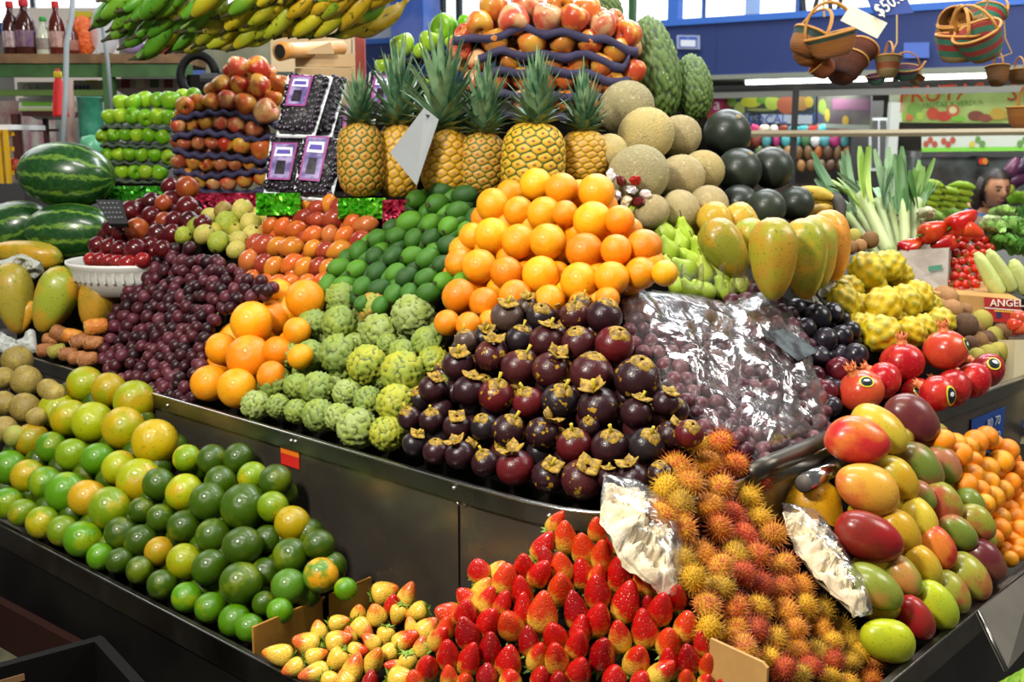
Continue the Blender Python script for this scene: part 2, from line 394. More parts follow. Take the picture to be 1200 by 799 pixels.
def watermelon_mat():
    t = NT('watermelon_rind'); tc = t.n('ShaderNodeTexCoord'); sp = t.n('ShaderNodeSeparateXYZ'); t.l(tc.outputs['Object'], sp.inputs[0])
    at = t.n('ShaderNodeMath', operation='ARCTAN2'); t.l(sp.outputs['Y'], at.inputs[0]); t.l(sp.outputs['X'], at.inputs[1])
    nz = t.noise(tc.outputs['Object'], 7, 5, .65)
    m1 = t.n('ShaderNodeMath', operation='MULTIPLY_ADD'); t.l(nz, m1.inputs[0]); m1.inputs[1].default_value = .55; t.l(at.outputs[0], m1.inputs[2])
    m2 = t.n('ShaderNodeMath', operation='MULTIPLY'); t.l(m1.outputs[0], m2.inputs[0]); m2.inputs[1].default_value = 11
    sn = t.n('ShaderNodeMath', operation='SINE'); t.l(m2.outputs[0], sn.inputs[0])
    c = t.mix(t.ramp(sn.outputs[0], .45, .95), lin('#173f16'), lin('#64882c')); c2 = t.mix(t.ramp(t.noise(tc.outputs['Object'], 16, 3), .45, .65, 0, .6), c, lin('#2b5a24'))
    return t.set(Base_Color=c2, Roughness=.28, Coat_Weight=.3)
S_WATER = watermelon_mat()
def bump_mat(name, c0, c1, rough=.6, lo=.55, hi=1.0, spotcol=None, spotr=.0, objbase=True, noise=None):
    t = NT(name); v = t.coords(); a = t.attr('cell').outputs['Fac']
    c = t.oi.outputs['Color'] if objbase else lin(c0)
    if noise: c = t.mix(t.ramp(t.noise(v, 2.2, 2), .45, .62, 0, .8), c, lin(noise))
    c = t.mix(t.ramp(a, lo, hi), c, lin(c1))
    if spotcol: c = t.mix(t.ramp(a, spotr, spotr+.16, 1, 0), c, lin(spotcol))
    t.bump(t.noise(v, 30, 2), .12)
    return t.set(Base_Color=c, Roughness=rough)
S_SUGAR = bump_mat('sugar_apple_skin', None, '#4d5c24', .6, .72, 1.0, noise='#8a9a34')
S_PITA = bump_mat('pitaya_skin', None, '#d9b818', .4, .3, 1.0, '#8c8a2c', .0)
S_PINE = bump_mat('pineapple_rind', None, '#33540f', .55, .62, .9, '#7a4a28', .09)
S_PINEY = bump_mat('ripe_pineapple_rind', None, '#7d6a10', .5, .55, .95, '#a88a6a', .12)
S_SOUR = bump_mat('soursop_skin', None, '#2c4018', .55, .6, 1.0, '#d8d79a', .12)
def leafmat(name, c, c2):
    t = NT(name); v = t.coords(); return t.set(Base_Color=t.mix(t.ramp(t.noise(v, 3, 3), .35, .65), lin(c), lin(c2)), Roughness=.45)
M_CROWN = leafmat('crown_leaf', '#3a6446', '#809f74')
def hair_mat():
    t = NT('rambutan_hair'); oi = t.n('ShaderNodeObjectInfo'); a = t.attr('tip').outputs['Fac']; tint = t.attr('tint', 'OBJECT').outputs['Color']
    return t.set(Base_Color=t.mix(t.ramp(a, .1, .95), oi.outputs['Color'], tint), Roughness=.5)
M_HAIR = hair_mat()
def straw_mat():
    t = NT('strawberry_skin'); v = t.coords(); tc = t.n('ShaderNodeTexCoord'); sp = t.n('ShaderNodeSeparateXYZ'); t.l(tc.outputs['Object'], sp.inputs[0])
    ad = t.n('ShaderNodeMath', operation='ADD'); t.l(sp.outputs['Z'], ad.inputs[0])
    mu = t.n('ShaderNodeMath', operation='MULTIPLY_ADD'); t.l(t.noise(v, 2.2, 2), mu.inputs[0]); mu.inputs[1].default_value = .8; mu.inputs[2].default_value = -.4; t.l(mu.outputs[0], ad.inputs[1])
    rp = t.attr('ripe', 'OBJECT').outputs['Fac']; ad2 = t.n('ShaderNodeMath', operation='ADD'); t.l(ad.outputs[0], ad2.inputs[0]); t.l(rp, ad2.inputs[1])
    c = t.mix(t.ramp(ad2.outputs[0], -.05, .42), lin('#d8b23c'), t.oi.outputs['Color'])
    vo = t.voro(tc.outputs['Object'], 9.0); c = t.mix(t.ramp(vo.outputs['Distance'], .10, .17, .7, 0), c, lin('#e6b04a'))
    t.bump(t.ramp(vo.outputs['Distance'], .05, .4), .35, .03)
    return t.set(Base_Color=c, Roughness=.28, Coat_Weight=.35)
S_STRAW = straw_mat()

K = {}
def lm(name, prof, mat, seg=24, rib=None): g = G(); g.lathe(prof, seg, None, rib); return mesh(name, g.v, g.f, mat, True)
K['orange'] = lm('orange', [(r, z*.96) for r, z in unit_prof(14, dim=.02, dimb=.015)], S_CIT)
K['green_orange'] = lm('green_orange', [(r, z*.95) for r, z in unit_prof(14, dim=.025, dimb=.012)], S_LIME)
K['stem_button'] = lm('stem_button', [(.001, .47), (.035, .47), (.03, .485), (.001, .49)], plain('button_green', '#6a6a3a', .8), 8)
aprof = [(.012, -.36), (.06, -.385), (.14, -.43), (.22, -.42), (.34, -.33), (.43, -.18), (.485, 0), (.5, .12), (.47, .27), (.38, .38), (.26, .42), (.15, .40), (.08, .34), (.03, .27), (.01, .25)]
K['apple'] = lm('apple', aprof, S_APPLE, 24, lambda a, z: 1+.018*math.cos(5*a)*(1 if z < -.2 else .3))
g = G(); g.tube([(0, 0, .26), (.01, 0, .38), (.035, .01, .5)], [.018, .014, .02], 6); K['apple_stem'] = g.mesh('apple_stem', M_STEM, True)
K['pear'] = lm('pear', [(.01, -.6), (.1, -.62), (.25, -.58), (.4, -.45), (.49, -.26), (.5, -.08), (.43, .12), (.31, .3), (.22, .46), (.18, .6), (.13, .68), (.05, .71), (.01, .7)], S_PEAR)
g = G(); g.tube([(0, 0, .68), (.02, 0, .82), (.09, .02, .97)], [.028, .02, .03], 6); K['pear_stem'] = g.mesh('pear_stem', M_STEM, True)
# mango: egg with a shoulder and a slight beak
def mangoshape():
    g = G(); pr = []
    n = 16
    for i in range(n+1):
        t = math.pi*i/n; r = .5*math.sin(t)**.92*(1+.10*math.cos(t)) if 0 < i < n else .01; pr.append((r, -.66*math.cos(t)))
    g.lathe(pr, 26)
    vs = [Vector((v.x*1.0 + .10*(v.z/.66)**2*(1 if v.z < 0 else -.5), v.y*.86, v.z)) for v in g.v]
    return mesh('mango', vs, g.f, S_MANGO)
K['mango'] = mangoshape()
def papaprof():
    return [(.015, -.86), (.1, -.84), (.2, -.76), (.3, -.6), (.38, -.42), (.44, -.2), (.485, .05), (.5, .3), (.47, .52), (.38, .7), (.24, .82), (.12, .87), (.06, .875), (.03, .84), (.01, .83)]
K['papaya'] = lm('papaya', papaprof(), S_PAPA, 35, lambda a, z: 1+.03*math.cos(5*a)*(1 if z > -.6 else .5))
K['papaya_stem'] = lm('papaya_stem', [(.001, .83), (.05, .83), (.045, .89), (.02, .9), (.001, .895)], M_STEM, 8)
K['watermelon'] = lm('watermelon', [(r, z*1.45) for r, z in unit_prof(18, sq=2.2)], S_WATER, 32)
K['melon'] = lm('cantaloupe', [(r, z*1.05) for r, z in unit_prof(16)], S_MELON, 28)
K['melon_scar'] = lm('stem_scar', [(.001, .515), (.05, .518), (.045, .532), (.02, .528), (.001, .522)], plain('melon_scar', '#b49a64', .8), 10)
K['black_melon'] = lm('black_melon', [(r, z*.98) for r, z in unit_prof(16)], S_BLACKM, 28)
K['black_scar'] = lm('stem_scar', [(.05, .474), (.052, .492), (.035, .498), (.02, .488), (.001, .487)], plain('black_scar', '#a98f5e', .8), 10)
K['grape'] = lm('grape', [(r, z*1.08) for r, z in unit_prof(8)], S_GRAPE, 12)
K['plum'] = lm('plum', [(r, z*1.02) for r, z in unit_prof(12, dim=.05)], S_PLUM, 22, lambda a, z: 1-.05*math.exp(-((a-math.pi)/.25)**2))
K['tamarillo'] = lm('tamarillo', [(.01, -.68), (.08, -.64), (.2, -.54), (.35, -.36), (.46, -.14), (.5, .08), (.47, .28), (.36, .48), (.2, .62), (.08, .68), (.01, .7)], S_TAM, 18)
K['tamarillo_tip'] = lm('stem_tip', [(.001, .66), (.05, .66), (.03, .8), (.02, .86), (.001, .87)], plain('tam_tip', '#4a3020', .7), 7)
K['egg_fruit'] = lm('guava', [(r, z*1.14) for r, z in unit_prof(12, dim=.02)], S_GUAVA, 18, lambda a, z: 1+.03*math.cos(3*a+z*4))
K['guava_eye'] = lm('blossom_end', [(.001, .55), (.06, .55), (.075, .585), (.04, .575), (.001, .56)], plain('guava_eye', '#3a2c1c', .8), 8)
K['feijoa'] = lm('feijoa', [(r, z*1.28) for r, z in unit_prof(12)], S_FEI, 18, lambda a, z: 1+.012*math.cos(6*a+z*5))
g = G()
g.lathe([(.001, .62), (.07, .62), (.09, .66), (.06, .67), (.001, .64)], 10)
for i in range(4):
    a = i*math.pi/2; Mx = Matrix.Rotation(a, 4, 'Z'); g.add([Mx @ Vector(p) for p in ((.04, -.04, .64), (.04, .04, .64), (.13, .0, .72))], [(0, 1, 2), (2, 1, 0)])
K['feijoa_crown'] = g.mesh('feijoa_crown', plain('feijoa_crown', '#3f3424', .8), True)
K['kiwi'] = lm('kiwi', [(r, z*1.25) for r, z in unit_prof(12)], S_KIWI, 16)
K['pomegranate'] = lm('pomegranate', [(r, z*.9) for r, z in unit_prof(14)], S_POM, 24, lambda a, z: 1+.02*math.cos(6*a))
g = G(); n = 18; prof = [(.15, .40), (.10, .5), (.10, .58), (.14, .66)]
vs = []; fs = []
for r, z in prof:
    for j in range(n):
        a = 2*math.pi*j/n; zz = z + (.07 if (z > .6 and j % 3 == 1) else (-.05 if z > .6 and j % 3 == 0 else 0)); vs.append((r*math.cos(a), r*math.sin(a), zz))
for i in range(3):
    for j in range(n): fs.append((i*n+j, i*n+(j+1) % n, (i+1)*n+(j+1) % n, (i+1)*n+j))
vs += [(.09*math.cos(2*math.pi*j/n), .09*math.sin(2*math.pi*j/n), .5) for j in range(n)]; fs.append(tuple(4*n+j for j in range(n)))
for j in range(n): fs.append((3*n+j, 3*n+(j+1) % n, 4*n+(j+1) % n, 4*n+j))
K['pom_crown'] = mesh('crown', vs, fs, plain('pom_crown', '#c0552c', .5, var='#d88a4a', vs=12))
K['mangosteen'] = lm('mangosteen', [(r, z*.92) for r, z in unit_prof(12, dim=.03)], S_MANGOST, 20)
K['mangosteen_scarred'] = lm('mangosteen_scarred', [(r, z*.92) for r, z in unit_prof(12, dim=.03)], S_MANGOSTY, 20)
M_CALYX = plain('mangosteen_calyx', '#b08c18', .6, var='#6a501a', vs=9)
def calyx(seed, lift):
    rd = random.Random(seed); g = G()
    for i in range(4):
        a = i*math.pi/2+rd.uniform(-.25, .25); L = rd.uniform(.22, .34); vs = []; m = 5
        for u in range(m):
            uu = u/(m-1); w = .185*math.sin(math.pi*(uu*.8+.15)); rr = .05+L*uu
            zz = .44 + lift*uu*1.2 - .25*uu*uu*(1 if lift < .1 else .2) + .03
            for k in (-1, -.5, 0, .5, 1): vs.append(Vector((rr*(1-.06*k*k), w*k, zz - .05*k*k + .015*rd.random())))
        Mx = Matrix.Rotation(a, 4, 'Z'); vs = [Mx @ v for v in vs]
        vt = [v+Vector((0, 0, .022)) for v in vs]; fs = [(u*5+k, u*5+k+1, (u+1)*5+k+1, (u+1)*5+k) for u in range(m-1) for k in range(4)]
        o = len(vs); fs2 = [tuple(x+o for x in f) for f in fs]; rim = [(0, 1, 2, 3, 4)]
        ed = [k for k in range(5)] + [5*u+4 for u in range(1, m)] + [5*(m-1)+k for k in (3, 2, 1, 0)] + [5*u for u in range(m-2, 0, -1)]
        fs3 = [(ed[i_], ed[(i_+1) % len(ed)], ed[(i_+1) % len(ed)]+o, ed[i_]+o) for i_ in range(len(ed))]
        g.add(vs+vt, [f[::-1] for f in fs]+fs2+fs3)
    return g.mesh('calyx', M_CALYX, True)
K['calyxes'] = [calyx(i, [.02, .1, .2, .06][i]) for i in range(4)]
g = G(); g.tube([(0, 0, .42), (.02, .01, .56), (.06, .02, .72)], [.055, .04, .05], 7); K['mangosteen_stem'] = g.mesh('stem', plain('mangosteen_stem', '#a8b02a', .6, var='#c9a41e', vs=5), True)
K['sugars'] = [bumpy('sugar_apple', n, .19, 2.4, S_SUGAR, 4, None, i*.7, .04, i) for i, n in enumerate((150, 180, 125))]
def pitshape(q): return Vector((q.x, q.y, q.z*1.15))
K['pitaya'] = bumpy('pitaya', 46, .16, 1.7, S_PITA, 4, pitshape, .2, .05, 3)
K['pitaya2'] = bumpy('pitaya', 40, .17, 1.6, S_PITA, 4, pitshape, 1.2, .05, 5)
def sourshape(q): return Vector((q.x*(1+.15*-q.z), q.y*(1+.15*-q.z), q.z*1.9))
K['soursop'] = bumpy('soursop', 330, .11, 1.0, S_SOUR, 5, sourshape, 0, .03, 2)
# pineapple
def pineshape(q):
    r = math.hypot(q.x, q.y); z = q.z/.5
    k = (1-abs(z)**3.0)**.33/max(1e-4, (1-z*z)**.5) if abs(z) < .97 else 1.6
    k = min(k, 1.9); return Vector((q.x*k*.93, q.y*k*.93, q.z*1.42))
def pine(name, mat, n=150, seed=1):
    from mathutils import kdtree
    rows_, per = 10, 12; pts = []
    for i in range(rows_):
        z = -.46+.92*i/(rows_-1)
        for j in range(per):
            a = 2*math.pi*(j+.5*(i % 2)+.12*i)/per; pts.append(Vector((math.cos(a), math.sin(a), z*3.4)))
    kd = kdtree.KDTree(len(pts)); [kd.insert(p, i) for i, p in enumerate(pts)]; kd.balance()
    seg, nz = 104, 84; vs = []; cell = []
    for i in range(nz+1):
        z = -.5+i/nz; rr = .5*(1-abs(2*z)**3.2)**.36 if 0 < i < nz else .04
        rr *= (1 - .06*z)
        for j in range(seg):
            a = 2*math.pi*j/seg; p = Vector((math.cos(a), math.sin(a), z*3.4)); l_ = kd.find_n(p, 2); d = l_[0][2]; e = (l_[1][2]-d)
            c = 1-min(1, e/.20); c0 = min(1, d/.1)*.28 if d < .1 else .28+.72*max(0, c)
            cell.append(c0); h = .05*(1-c**2)+(.012 if d < .05 else 0)
            vs.append((rr*math.cos(a)*(1+h), rr*math.sin(a)*(1+h), z*1.0*1.34))
    fs = [(i*seg+j, i*seg+(j+1) % seg, (i+1)*seg+(j+1) % seg, (i+1)*seg+j) for i in range(nz) for j in range(seg)]
    fs += [tuple(range(seg))[::-1], tuple(nz*seg+j for j in range(seg))]
    return mesh(name, vs, fs, mat, True, {'cell': cell})
K['pine_body'] = pine('pineapple_body', S_PINE); K['pine_body_y'] = pine('pineapple_body', S_PINEY)
def crown(seed, spread=1.0, hgt=1.0):
    rd = random.Random(seed); g = G(); N = 62
    for i in range(N):
        t = i/(N-1); a = i*2.39996+rd.uniform(-.2, .2); el = R_(12+74*t**.75)/1.0
        el = min(el, R_(86)); L = (.35+.80*t**.9)*rd.uniform(.85, 1.1)*hgt; r0 = .12*(1-t*.8); z0 = .62+.26*t; w = .112*(1-.35*t)
        d0 = Vector((math.cos(a)*spread*math.cos(el), math.sin(a)*spread*math.cos(el), math.sin(el))).normalized(); out = Vector((math.cos(a), math.sin(a), 0)); sd = Vector((-math.sin(a), math.cos(a), 0))
        p = Vector((math.cos(a)*r0, math.sin(a)*r0, z0)); m = 6; vs = []; d = d0.copy()
        for u in range(m):
            uu = u/(m-1); ww = w*(1-uu**1.6)+.004; nrm = sd.cross(d).normalized()
            vs += [p-sd*ww+nrm*ww*.45*(1 if nrm.z > 0 else -1), p-nrm*.0, p+sd*ww+nrm*ww*.45*(1 if nrm.z > 0 else -1)]
            p = p+d*L/(m-1); d = (d + out*.07*(1-t)*spread + Vector((0, 0, -.05*(1-t)))).normalized()
        fs = []
        for u in range(m-1):
            for k in (0, 1): fs.append((u*3+k, u*3+k+1, u*3+k+4, u*3+k+3))
        g.add(vs, fs)
    return g.mesh('crown', M_CROWN, True)
K['crowns'] = [crown(i, [1, 1.15, .9][i], [1, 1.1, .95][i]) for i in range(3)]
# strawberry: tip up (+z)
K['strawberry'] = lm('strawberry', [(.01, -.5), (.2, -.54), (.36, -.48), (.47, -.34), (.5, -.16), (.47, .05), (.39, .27), (.28, .48), (.17, .64), (.08, .72), (.01, .74)], S_STRAW, 18, lambda a, z: 1+.03*math.cos(3*a+1))
g = G()
for i in range(9):
    a = i*2*math.pi/9+.2*(i % 2); Mx = Matrix.Rotation(a, 4, 'Z')
    g.add([Mx @ Vector(p) for p in ((.02, -.06, -.55), (.02, .06, -.55), (.26, .1, -.60), (.26, -.1, -.60), (.55, 0, -.50 if i % 2 else -.68))], [(0, 1, 2, 3), (3, 2, 4), (3, 2, 1, 0), (4, 2, 3)])
g.tube([(0, 0, -.54), (.02, 0, -.7)], .035, 6); K['berry_leaves'] = g.mesh('leaf_calyx', M_LEAFG, False)
# rambutan
def ramb(seed):
    rd = random.Random(seed); v = []; f = []; tip = []
    for p in fib(180, seed):
        d = (p+Vector((rd.gauss(0, .16), rd.gauss(0, .16), rd.gauss(0, .16)))).normalized(); base = Vector((p.x*.40, p.y*.40, p.z*.44)); L = rd.uniform(.15, .31); w = .02
        s1 = d.orthogonal().normalized(); s2 = d.cross(s1); bend = Vector((rd.gauss(0, .05), rd.gauss(0, .05), rd.gauss(0, .05))); k = len(v)
        for q in (s1, -s1*.5+s2*.87, -s1*.5-s2*.87): v.append(base+q*w); tip.append(0)
        for q in (s1, -s1*.5+s2*.87, -s1*.5-s2*.87): v.append(base+d*L*.6+q*w*.5+bend*.3); tip.append(.6)
        v.append(base+d*L+bend); tip.append(1)
        for i in range(3):
            j = (i+1) % 3; f.append((k+i, k+j, k+3+j, k+3+i)); f.append((k+3+i, k+3+j, k+6))
    return mesh('hairs', v, f, M_HAIR, True, {'tip': tip})
K['ramb_hairs'] = [ramb(i) for i in range(3)]
S_RAMB = skin('rambutan_skin', 3, .45, .6, .6, .6, .4, 12)
K['ramb_body'] = lm('rambutan_body', [(r*.84, z*.92) for r, z in unit_prof(10)], S_RAMB, 16)
# banana: stem end at origin, runs along -z and bends to +x
def banana(bend=.9, seg=10, m=14, name='banana'):
    g = G(); vs = []; R0 = 1/bend
    prof = [.032, .036, .050, .084, .108, .119, .124, .124, .122, .116, .104, .080, .045, .024, .018]
    m = len(prof)
    for i in range(m):
        t = i/(m-1); a = t*bend; c = Vector((R0*(1-math.cos(a)), 0, -R0*math.sin(a))); n = Vector((math.cos(a), 0, math.sin(a))); b = Vector((0, 1, 0))
        for j in range(seg):
            q = 2*math.pi*j/seg; rr = prof[i]*(1+.06*math.cos(5*q)); vs.append(c+(n*math.cos(q)+b*math.sin(q))*rr)
    fs = [(i*seg+j, i*seg+(j+1) % seg, (i+1)*seg+(j+1) % seg, (i+1)*seg+j) for i in range(m-1) for j in range(seg)]
    mi = [0]*len(fs); 
    for i in range(m-1):
        if i >= m-3: mi[i*seg:(i+1)*seg] = [1]*seg
    fs += [tuple(range(seg))[::-1], tuple((m-1)*seg+j for j in range(seg))]; mi += [1, 1]
    me = mesh(name, vs, [f[::-1] for f in fs], None, True, None, [S_BAN, M_BANTIP], mi); return me
S_BAN = skin('banana_peel', 1.4, .42, .6, .8, .42, .03, 20, speck='#33260f', spsc=9, spamt=.75)
M_BANTIP = plain('banana_tip', '#3a3a1a', .8)
K['banana'] = banana()
# ---------------- piles ----------------
def solve(items, plane, lim=.85, it=22):
    n = len(items); D = [plane.d(i[0], i[1]) for i in items]; D0 = D[:]
    for _ in range(it):
        pos = [P(items[i][0], items[i][1], D[i]) for i in range(n)]; rad = [items[i][2]*D[i]/F_PX/2 for i in range(n)]
        for i in range(n):
            for j in range(i):
                if abs(items[i][0]-items[j][0]) > 60 or abs(items[i][1]-items[j][1]) > 60: continue
                v = pos[i]-pos[j]; L = v.length; need = .95*(rad[i]+rad[j])-L
                if need > 0:
                    a, b = (i, j) if items[i][1] > items[j][1]+.12*(items[j][0]-items[i][0]) else (j, i)
                    D[a] -= need*.45; D[b] += need*.45
        for i in range(n):
            m = rad[i]*2*lim; D[i] = min(max(D[i], D0[i]-m), D0[i]+m)
    return D
ALL = []
def pile(kind, items, plane, pal, label, cat, group, slope=0, gap=12, seed=1, meshes=None, parts=None, ang=None, ratio=1.0, relax=True, flip=False, sc=1.0, meshfn=None, name=None, fill=0, front=True):
    if fill and front:
        ms = sum(t[2] for t in items)/len(items); fr = random.Random(seed+500); cand = []; y = min(t[1] for t in items)+ms*.3; k = 0
        while y < max(t[1] for t in items)+ms*.2:
            x = min(t[0] for t in items)+(ms*.3 if k % 2 else 0)
            while x < max(t[0] for t in items):
                dd = sorted((math.hypot(t[0]-x, t[1]-y), t) for t in items)[:4]
                if dd[0][0] > dd[0][1][2]*.42 and dd[2][0] < ms*1.25 and all(math.hypot(c[0]-x, c[1]-y) > ms*.62 for c in cand):
                    sgn = [math.atan2(q[1][1]-y, q[1][0]-x) for q in dd[:3]]; sgn.sort(); gp = max(sgn[1]-sgn[0], sgn[2]-sgn[1], 6.283-sgn[2]+sgn[0])
                    if gp < 3.6: cand.append((x, y, ms*.92))
                x += ms*.2
            y += ms*.2; k += 1
        off = fill
        if cand:
            class BP:
                n = plane.n
                @staticmethod
                def d(x, y): return plane.d(x, y)+off*ms*plane.d(x, y)/F_PX
            pile(kind, cand, BP, pal, 'half-hidden '+label, cat, group, slope, gap, seed+900, meshes, parts, ang, ratio, False, False, 1.0, meshfn, name, 0, False)
    rd = random.Random(seed); w = wheres(items, slope, gap); name = name or kind
    D = solve(items, plane) if relax else [plane.d(i[0], i[1]) for i in items]
    for i, t in enumerate(items):
        x, y, s = t[0], t[1], t[2]; key = t[3] if len(t) > 3 and t[3] else rd.choice(pal['*'])
        col, tint, word = pal[key]; loc = P(x, y, D[i]); dia = s*D[i]/F_PX*sc
        if len(t) > 4 and t[4] is not None:
            ax = axis(t[4], t[5] if len(t) > 5 and t[5] is not None else rd.uniform(0, 25))
            if isinstance(ang, float): pass
        elif callable(ang): ax = ang(rd, t)
        else: ax = axis(rd.uniform(0, 360), rd.uniform(-10, 80))
        M = xf(loc, ax, (dia, dia, dia*ratio*(t[6] if len(t) > 6 else 1)), rd.uniform(0, 6.28))
        me = meshfn(rd, t) if meshfn else rd.choice(meshes) if meshes else K[kind]
        lab = label.format(c=word, w=w[i]); lab = ' '.join(lab.split())
        if parts is None:
            o = link(name, me, None, M, col, tint); tag(o, lab, cat, group)
        else:
            o = thing(name, lab, cat, M, group); link(name+'_body' if name != 'strawberry' else 'berry', me, o, None, col, tint)
            for pn, pm in parts(rd, t): link(pn, pm, o, None, col, tint)
        ALL.append((o, loc, dia))
# ---- green oranges, lower left tray
GP = Plane((20, 600, 2.50), (285, 735, 1.96), (100, 455, 2.76))
pal = {'g': ('#4e8206', '#7b9208', 'bright green'), 'd': ('#365204', '#5f7006', 'dark green'), 'l': ('#6f8c06', '#a89a0c', 'light green'), 'y': ('#b09606', '#8e9606', 'yellow'),
       'o': ('#b48e10', '#98940f', 'orange-yellow'), 'v': ('#97a006', '#b09206', 'yellow-green'), 'p': ('#4f7d1a', '#dc9a14', 'orange-patched green'), '*': 'd'}
GO = [(100,450,41,'v'),(128,457,40,'y'),(158,470,47,'v'),(67,481,42,'v'),(82,490,43,'y'),(109,495,47,'v'),(145,502,49,'y'),(182,518,52,'y'),(37,515,39,'o'),(60,524,35,'g'),(85,533,37,'l'),(115,538,38,'g'),
(140,548,40,'v'),(163,563,50,'v'),(187,568,39,'d'),(216,577,43,'v'),(11,548,40,'g'),(33,558,38,'y'),(54,566,39,'g'),(78,577,46,'g'),(103,584,44,'o'),(129,596,50,'l'),(9,590,36,'g'),(27,601,33,'l'),
(50,612,37,'l'),(74,622,35,'l'),(98,632,44,'g'),(118,652,31,'g'),(140,657,31,'d'),(164,668,32,'d'),(142,625,38,'d'),(165,634,38,'d'),(187,646,34,'o'),(216,658,41,'v'),(166,598,30,'d'),(188,607,32,'d'),(216,617,38,'d'),
(244,588,44,'d'),(286,594,54,'d'),(320,594,36,'l'),(343,614,42,'y'),(219,537,32,'l'),(249,539,36,'d'),(280,538,37,'d'),(259,565,38,'d'),(296,558,34,'l'),(323,563,38,'d'),(250,628,40,'d'),(284,640,46,'d'),(314,632,34,'d'),
(374,638,36,'d'),(341,652,42,'d'),(246,665,42,'d'),(376,674,40,'p'),(283,683,49,'d'),(311,672,36,'d'),(339,687,41,'p'),(190,685,34,'d'),(219,700,35,'g'),(247,712,36,'g'),(275,727,38,'g'),(293,736,34,'g'),(310,707,28,'d'),(328,716,30,'g'),(405,690,26,'g')]
pile('green_orange', GO, GP, pal, '{c} orange, lower left tray, {w}', 'orange', 'green oranges in the lower left tray', .5, 13, 3, sc=1.06, fill=.9)
riser([(0,520),(60,450),(115,440),(200,500),(330,560),(385,640),(380,690),(290,730),(0,600)], GP, .055, .7)
# ---- sapodillas far left
pal = {'b': ('#8d7a3c', '#a39243', 'brown'), 'g': ('#8f9440', '#9a8a40', 'greenish'), '*': 'b'}
SP = Plane((5, 520, 2.66), (60, 500, 2.64), (25, 420, 2.94))
pile('egg_fruit', [(20,422,34,'b',10,0),(4,443,27),(31,446,36),(5,473,29),(30,478,35),(57,456,25),(64,462,27),(5,503,30),(43,489,24),(17,511,25,'g')], SP, pal, '{c} sapodilla at the far left edge, {w}', 'sapodilla', 'sapodillas at the far left', 0, 14, 5, name='sapodilla', ratio=.95)
riser([(-10,430),(70,440),(75,470),(20,530),(-10,530)], SP, .05, .7)
# ---- left oranges
pal = {'o': ('#f0950c', '#f2a41c', 'orange'), 'r': ('#ee860c', '#f39a18', 'deep orange'), 'y': ('#f3a512', '#f0960e', 'golden'), '*': 'oyr'}
LP = Plane((250,455,2.52), (330,470,2.36), (345,350,2.62))
pile('orange', [(295,378,49),(321,373,42),(358,351,46),(327,344,34),(260,409,38),(292,419,52),(246,449,44),(278,455,46),(326,412,36),(348,388,32),(318,440,34),(352,418,30)], LP, pal, '{c} orange beside the red grapes, {w}', 'orange', 'oranges beside the red grapes', .2, 20, 7, sc=1.04, fill=.9)
riser([(235,470),(255,400),(300,360),(370,330),(370,400),(340,480)], LP, .06, .95)
# ---- sugar apples
pal = {'g': ('#7c9142', '#000000', 'green'), 'p': ('#94a45c', '#000000', 'pale green'), 'y': ('#a6a82c', '#000000', 'yellow-green'), 'o': ('#b48a3a', '#000000', 'orange-brown'), '*': 'ggp'}
UP_ = Plane((430,500,2.20), (320,470,2.40), (485,368,2.44))
SU = [(401,351,40),(438,362,38,'o'),(367,380,36),(399,380,42),(444,389,42,'p'),(340,415,32),(364,416,34),(398,415,46),(431,428,46,'y'),(322,448,38),(348,453,30),(373,456,40),(406,461,32),(432,470,34),(300,475,34,'p'),(326,476,28),(348,482,28),
(374,487,38),(397,489,32),(419,502,46,'p'),(454,508,40,'y'),(464,473,44,'y'),(472,437,50,'y'),(508,424,36,'y'),(472,414,32),(502,403,40),(488,466,24),(485,370,50,'p'),(513,388,22),(455,404,26),(520,452,26)]
pile('sugar_apple', SU, UP_, pal, '{c} knobbly sugar apple, {w} of the heap', 'sugar apple', 'sugar apples above the steel rim', .25, 20, 9, meshes=K['sugars'], sc=1.12, fill=.9)
riser([(290,480),(340,400),(380,350),(440,345),(520,370),(530,450),(460,525),(350,495)], UP_, .055, .95)
# ---- mangosteens
pal = {'d': ('#2c1418', '#3a1a20', 'dark purple'), 'b': ('#221a1e', '#2c2024', 'blackish'), 'r': ('#5a1418', '#3a1216', 'reddish'), 'm': ('#40181c', '#5a2a24', 'maroon'), 'g': ('#4d3c34', '#3a2a28', 'grey-brown'), '*': 'dmdb'}
MP = Plane((560,548,1.97), (720,570,1.85), (655,365,2.20))
MA = [(594,371,36,'g'),(618,360,26,'g'),(634,371,32,'b'),(674,370,34,'m'),(708,371,40,'d'),(681,357,24,'g'),(568,396,28,'b'),(609,398,32,'b'),(640,400,38,'m'),(678,402,38,'m'),(720,404,43,'r'),(546,399,26,'g'),(537,428,36,'d'),(576,417,37,'m'),(608,431,40,'m'),
(646,434,42,'m'),(693,438,48,'m'),(747,444,51,'d'),(507,456,32,'d'),(550,458,36,'d'),(582,464,40,'r'),(620,472,36,'r'),(656,470,41,'b'),(702,478,48,'d'),(746,484,36,'d'),(780,472,30,'d'),(480,490,27,'d'),(506,493,29,'d'),(536,500,32,'d'),(568,501,32,'b'),(596,505,38,'d'),(636,508,38,'d'),
(673,522,40,'r'),(715,524,42,'d'),(758,522,40,'b'),(786,510,34,'d'),(808,508,32,'r'),(486,520,28,'b'),(511,529,30,'d'),(539,533,33,'d'),(569,543,32,'d'),(604,548,42,'r'),(643,558,38,'d'),(682,562,46,'m'),(742,562,38,'d'),(774,555,30,'d'),(712,560,24,'d'),(690,500,24,'d')]
def mpick(rd, t): return K['mangosteen_scarred'] if (t[0], t[1]) in ((702,478),(747,444),(643,558),(682,562),(646,434),(596,505)) or rd.random() < .25 else K['mangosteen']
